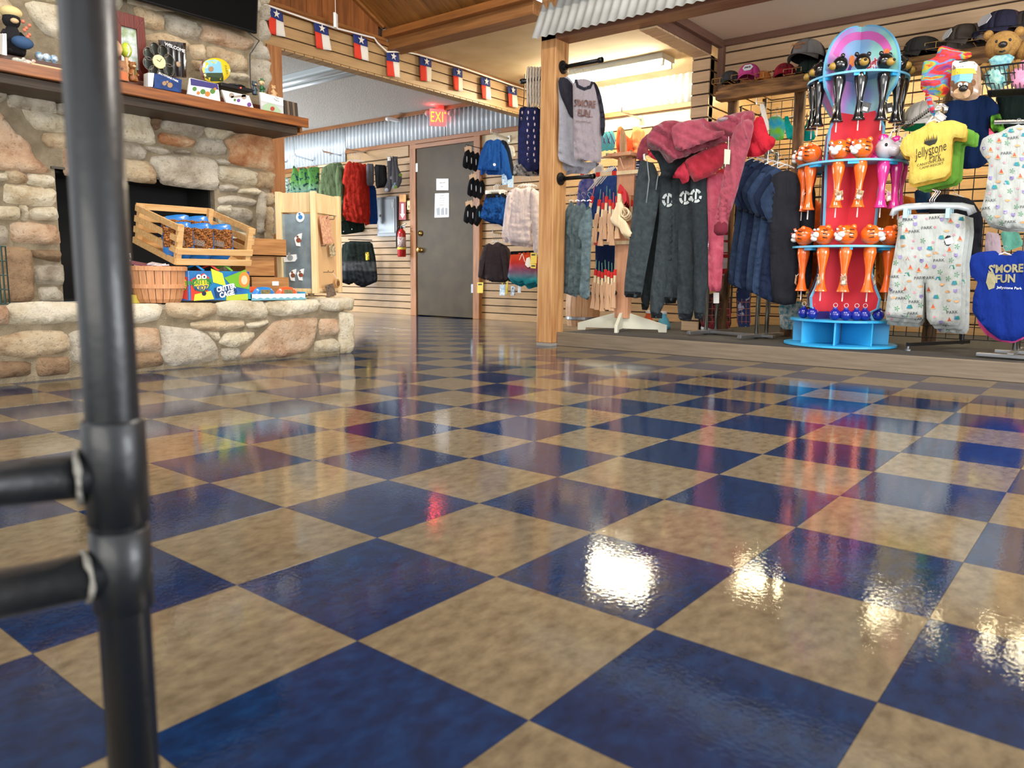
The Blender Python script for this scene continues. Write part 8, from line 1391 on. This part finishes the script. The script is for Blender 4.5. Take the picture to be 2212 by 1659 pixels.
def teddy(lab, px, py, y, r, cf, ck, kerch):
    p = Y(px, py, y); t = thing('teddy_bear', lab, 'plush toy', p-V3((0, 0, r*2.2))); fm = mat('fur_'+cf, cf, .95, bump=.9, bs=260, col2=ck, cs=60); f = CAM-p; f[2] = 0; f /= np.linalg.norm(f); s_ = np.cross((0, 0, 1.), f)
    G().ball(p, (r, r, r*.92), 20, 14).mk('head', fm, t, smooth=True); G().ball(p+f*r*.78+V3((0, 0, -r*.32)), (r*.5, r*.5, r*.4), 14, 10).mk('muzzle', fm, t, smooth=True); G().ball(p+f*r*1.24+V3((0, 0, -r*.2)), (r*.26, r*.26, r*.2), 12, 8).mk('nose', mat('nose_black', '1d1a19', .35), t, smooth=True)
    G().tube([p+f*r*1.2+s_*(-r*.15)+V3((0, 0, -r*.58)), p+f*r*1.24+V3((0, 0, -r*.64)), p+f*r*1.2+s_*(r*.15)+V3((0, 0, -r*.58))], r*.06, 6).mk('mouth', mat('nose_black', '1d1a19', .35), t)
    for s in (-1, 1): G().ball(p+s_*s*r*.85+V3((0, 0, r*.78)), (r*.3, r*.3, r*.32), 12, 8).mk('ear', fm, t, smooth=True); G().ball(p+f*r*.88+s_*s*r*.36+V3((0, 0, r*.12)), (r*.09, r*.09, r*.11), 8, 6).mk('eye', ink, t, smooth=True); G().ball(p+s_*s*r*.9+V3((0, 0, -r*1.5))+f*r*.2, (r*.4, r*.4, r*.55), 10, 8).mk('arm', fm, t, smooth=True)
    G().lathe(p+V3((0, 0, -r*2.4)), [(r*.6, 0), (r*.95, r*.5), (r*.9, r*1.2), (r*.5, r*1.7)], 16).mk('body', fm, t, smooth=True); puff('kerchief', [(-r*.8, 0), (r*.8, 0), (r*.4, -r*.9), (0, -r*1.2), (-r*.4, -r*.9)], Pl(p+f*r*.95+V3((0, 0, -r*.75)), f), kerch, t, t=.015, edge=.03, uvp=True, res=.02); return t
teddy('tan teddy bear with a pale blue printed kerchief peeking over the wire basket', 2166, 100, 4.30, .082, 'b58a4a', '9c7438', mat('kerchief_blue', '8fb8b0', .8, col2='4f8a9c', cs=50))
teddy('second tan teddy bear with a pink kerchief cut off by the right edge', 2226, 112, 4.34, .07, 'b58a4a', '9c7438', mat('kerchief_pink', 'd890ac', .8, col2='c47a98', cs=40))
for k, (x_, c_, c2) in enumerate(((2152, '9fc4b4', '3f7f86'), (2206, 'd890ac', 'c47a98'))): tag(puff('folded_cloth', [(x_-26, 150), (x_+24, 142), (x_+24, 192), (x_-20, 194)], Pl(pk.p0-pk.n*.02, pk.n), mat('cloth_fold_'+c_, c_, .85, col2=c2, cs=40), None, t=.03, fold=(.006, .05, 10)), ['mint green printed cloth bundled in the left of the wire basket', 'pink cloth bundled in the right of the wire basket'][k], 'cloth')
# blue bodysuit and pink one behind
BSU = [(2098, 552), (2112, 545), (2150, 541), (2160, 550), (2180, 552), (2200, 540), (2235, 548), (2245, 700), (2215, 726), (2190, 738), (2160, 734), (2135, 716), (2112, 690), (2100, 672), (2102, 640), (2112, 610), (2108, 606), (2096, 596), (2094, 570)]
th, b, pl = garm('bodysuit', 'royal blue baby bodysuit with lettering at the right edge of the platform', 'bodysuit', BSU, 4.02, cl('royal', '0d2670'), t=.04, fold=(.008, .1, 12), hang=(2170, 545, 20), sm=.5); ly = mat('print_khaki', '8a8464', .8); text(b, "S'MORE\nFUN", (2172, 592), .04, pl, ly, th, rot=3, bold=.04, sx=.8, off=.004, spacing=.9); text(b, 'Jellystone Park', (2180, 622), .013, pl, papr, th, rot=-2, off=.004); decal(b, 'print_blob', [(2134, 590), (2145, 586), (2152, 600), (2148, 622), (2136, 626), (2130, 610)], pl, ly, off=.004)
garm('bodysuit', 'pink bodysuit whose hem shows under the royal blue one', 'bodysuit', [(2108, 665), (2200, 660), (2240, 690), (2236, 720), (2190, 742), (2160, 738), (2130, 724), (2112, 700)], 4.09, cl('hotpink', 'c84a84'), t=.03)
# rack feet and chrome base at right
t = thing('grid_stand_foot', 'black and chrome footed leg of the grid stand beside the blue display base', 'rack foot', (-.2, 4.4, .1)); G().beam(Y(1960, 750, 4.32)*V3((1, 1, 0))+V3((0, 0, .135)), (.03, 4.85, .135), .02, .02).mk('foot_bar', blackmet, t); G().tube([(.0, 4.8, .12), (.0, 4.8, .9)], .012, 8).mk('post', blackmet, t); p = Y(1960, 757, 4.32); G().lathe((p[0], 4.33, .098), [(.018, 0), (.018, .008), (.007, .012), (.007, .036)], 12).mk('levelling_foot', steel, t)
t = thing('chrome_rack', 'flat chrome base of the rack at the right edge under the bodysuits', 'rack', (.35, 4.25, .1)); G().beam(zp_ := Y(2112, 748, 4.2)*V3((1, 1, 0))+V3((0, 0, .115)), (.9, 4.12, .115), .05, .02).mk('base_bar', steel, t, bev=.003); G().tube([(.62, 4.2, .11), (.62, 4.2, 1.3)], .012, 10).mk('upright', chrome, t)
G().tube([(.62, 4.2, 1.3), (.15, 4.15, 1.33)], .01, 8).mk('arm', chrome, t)
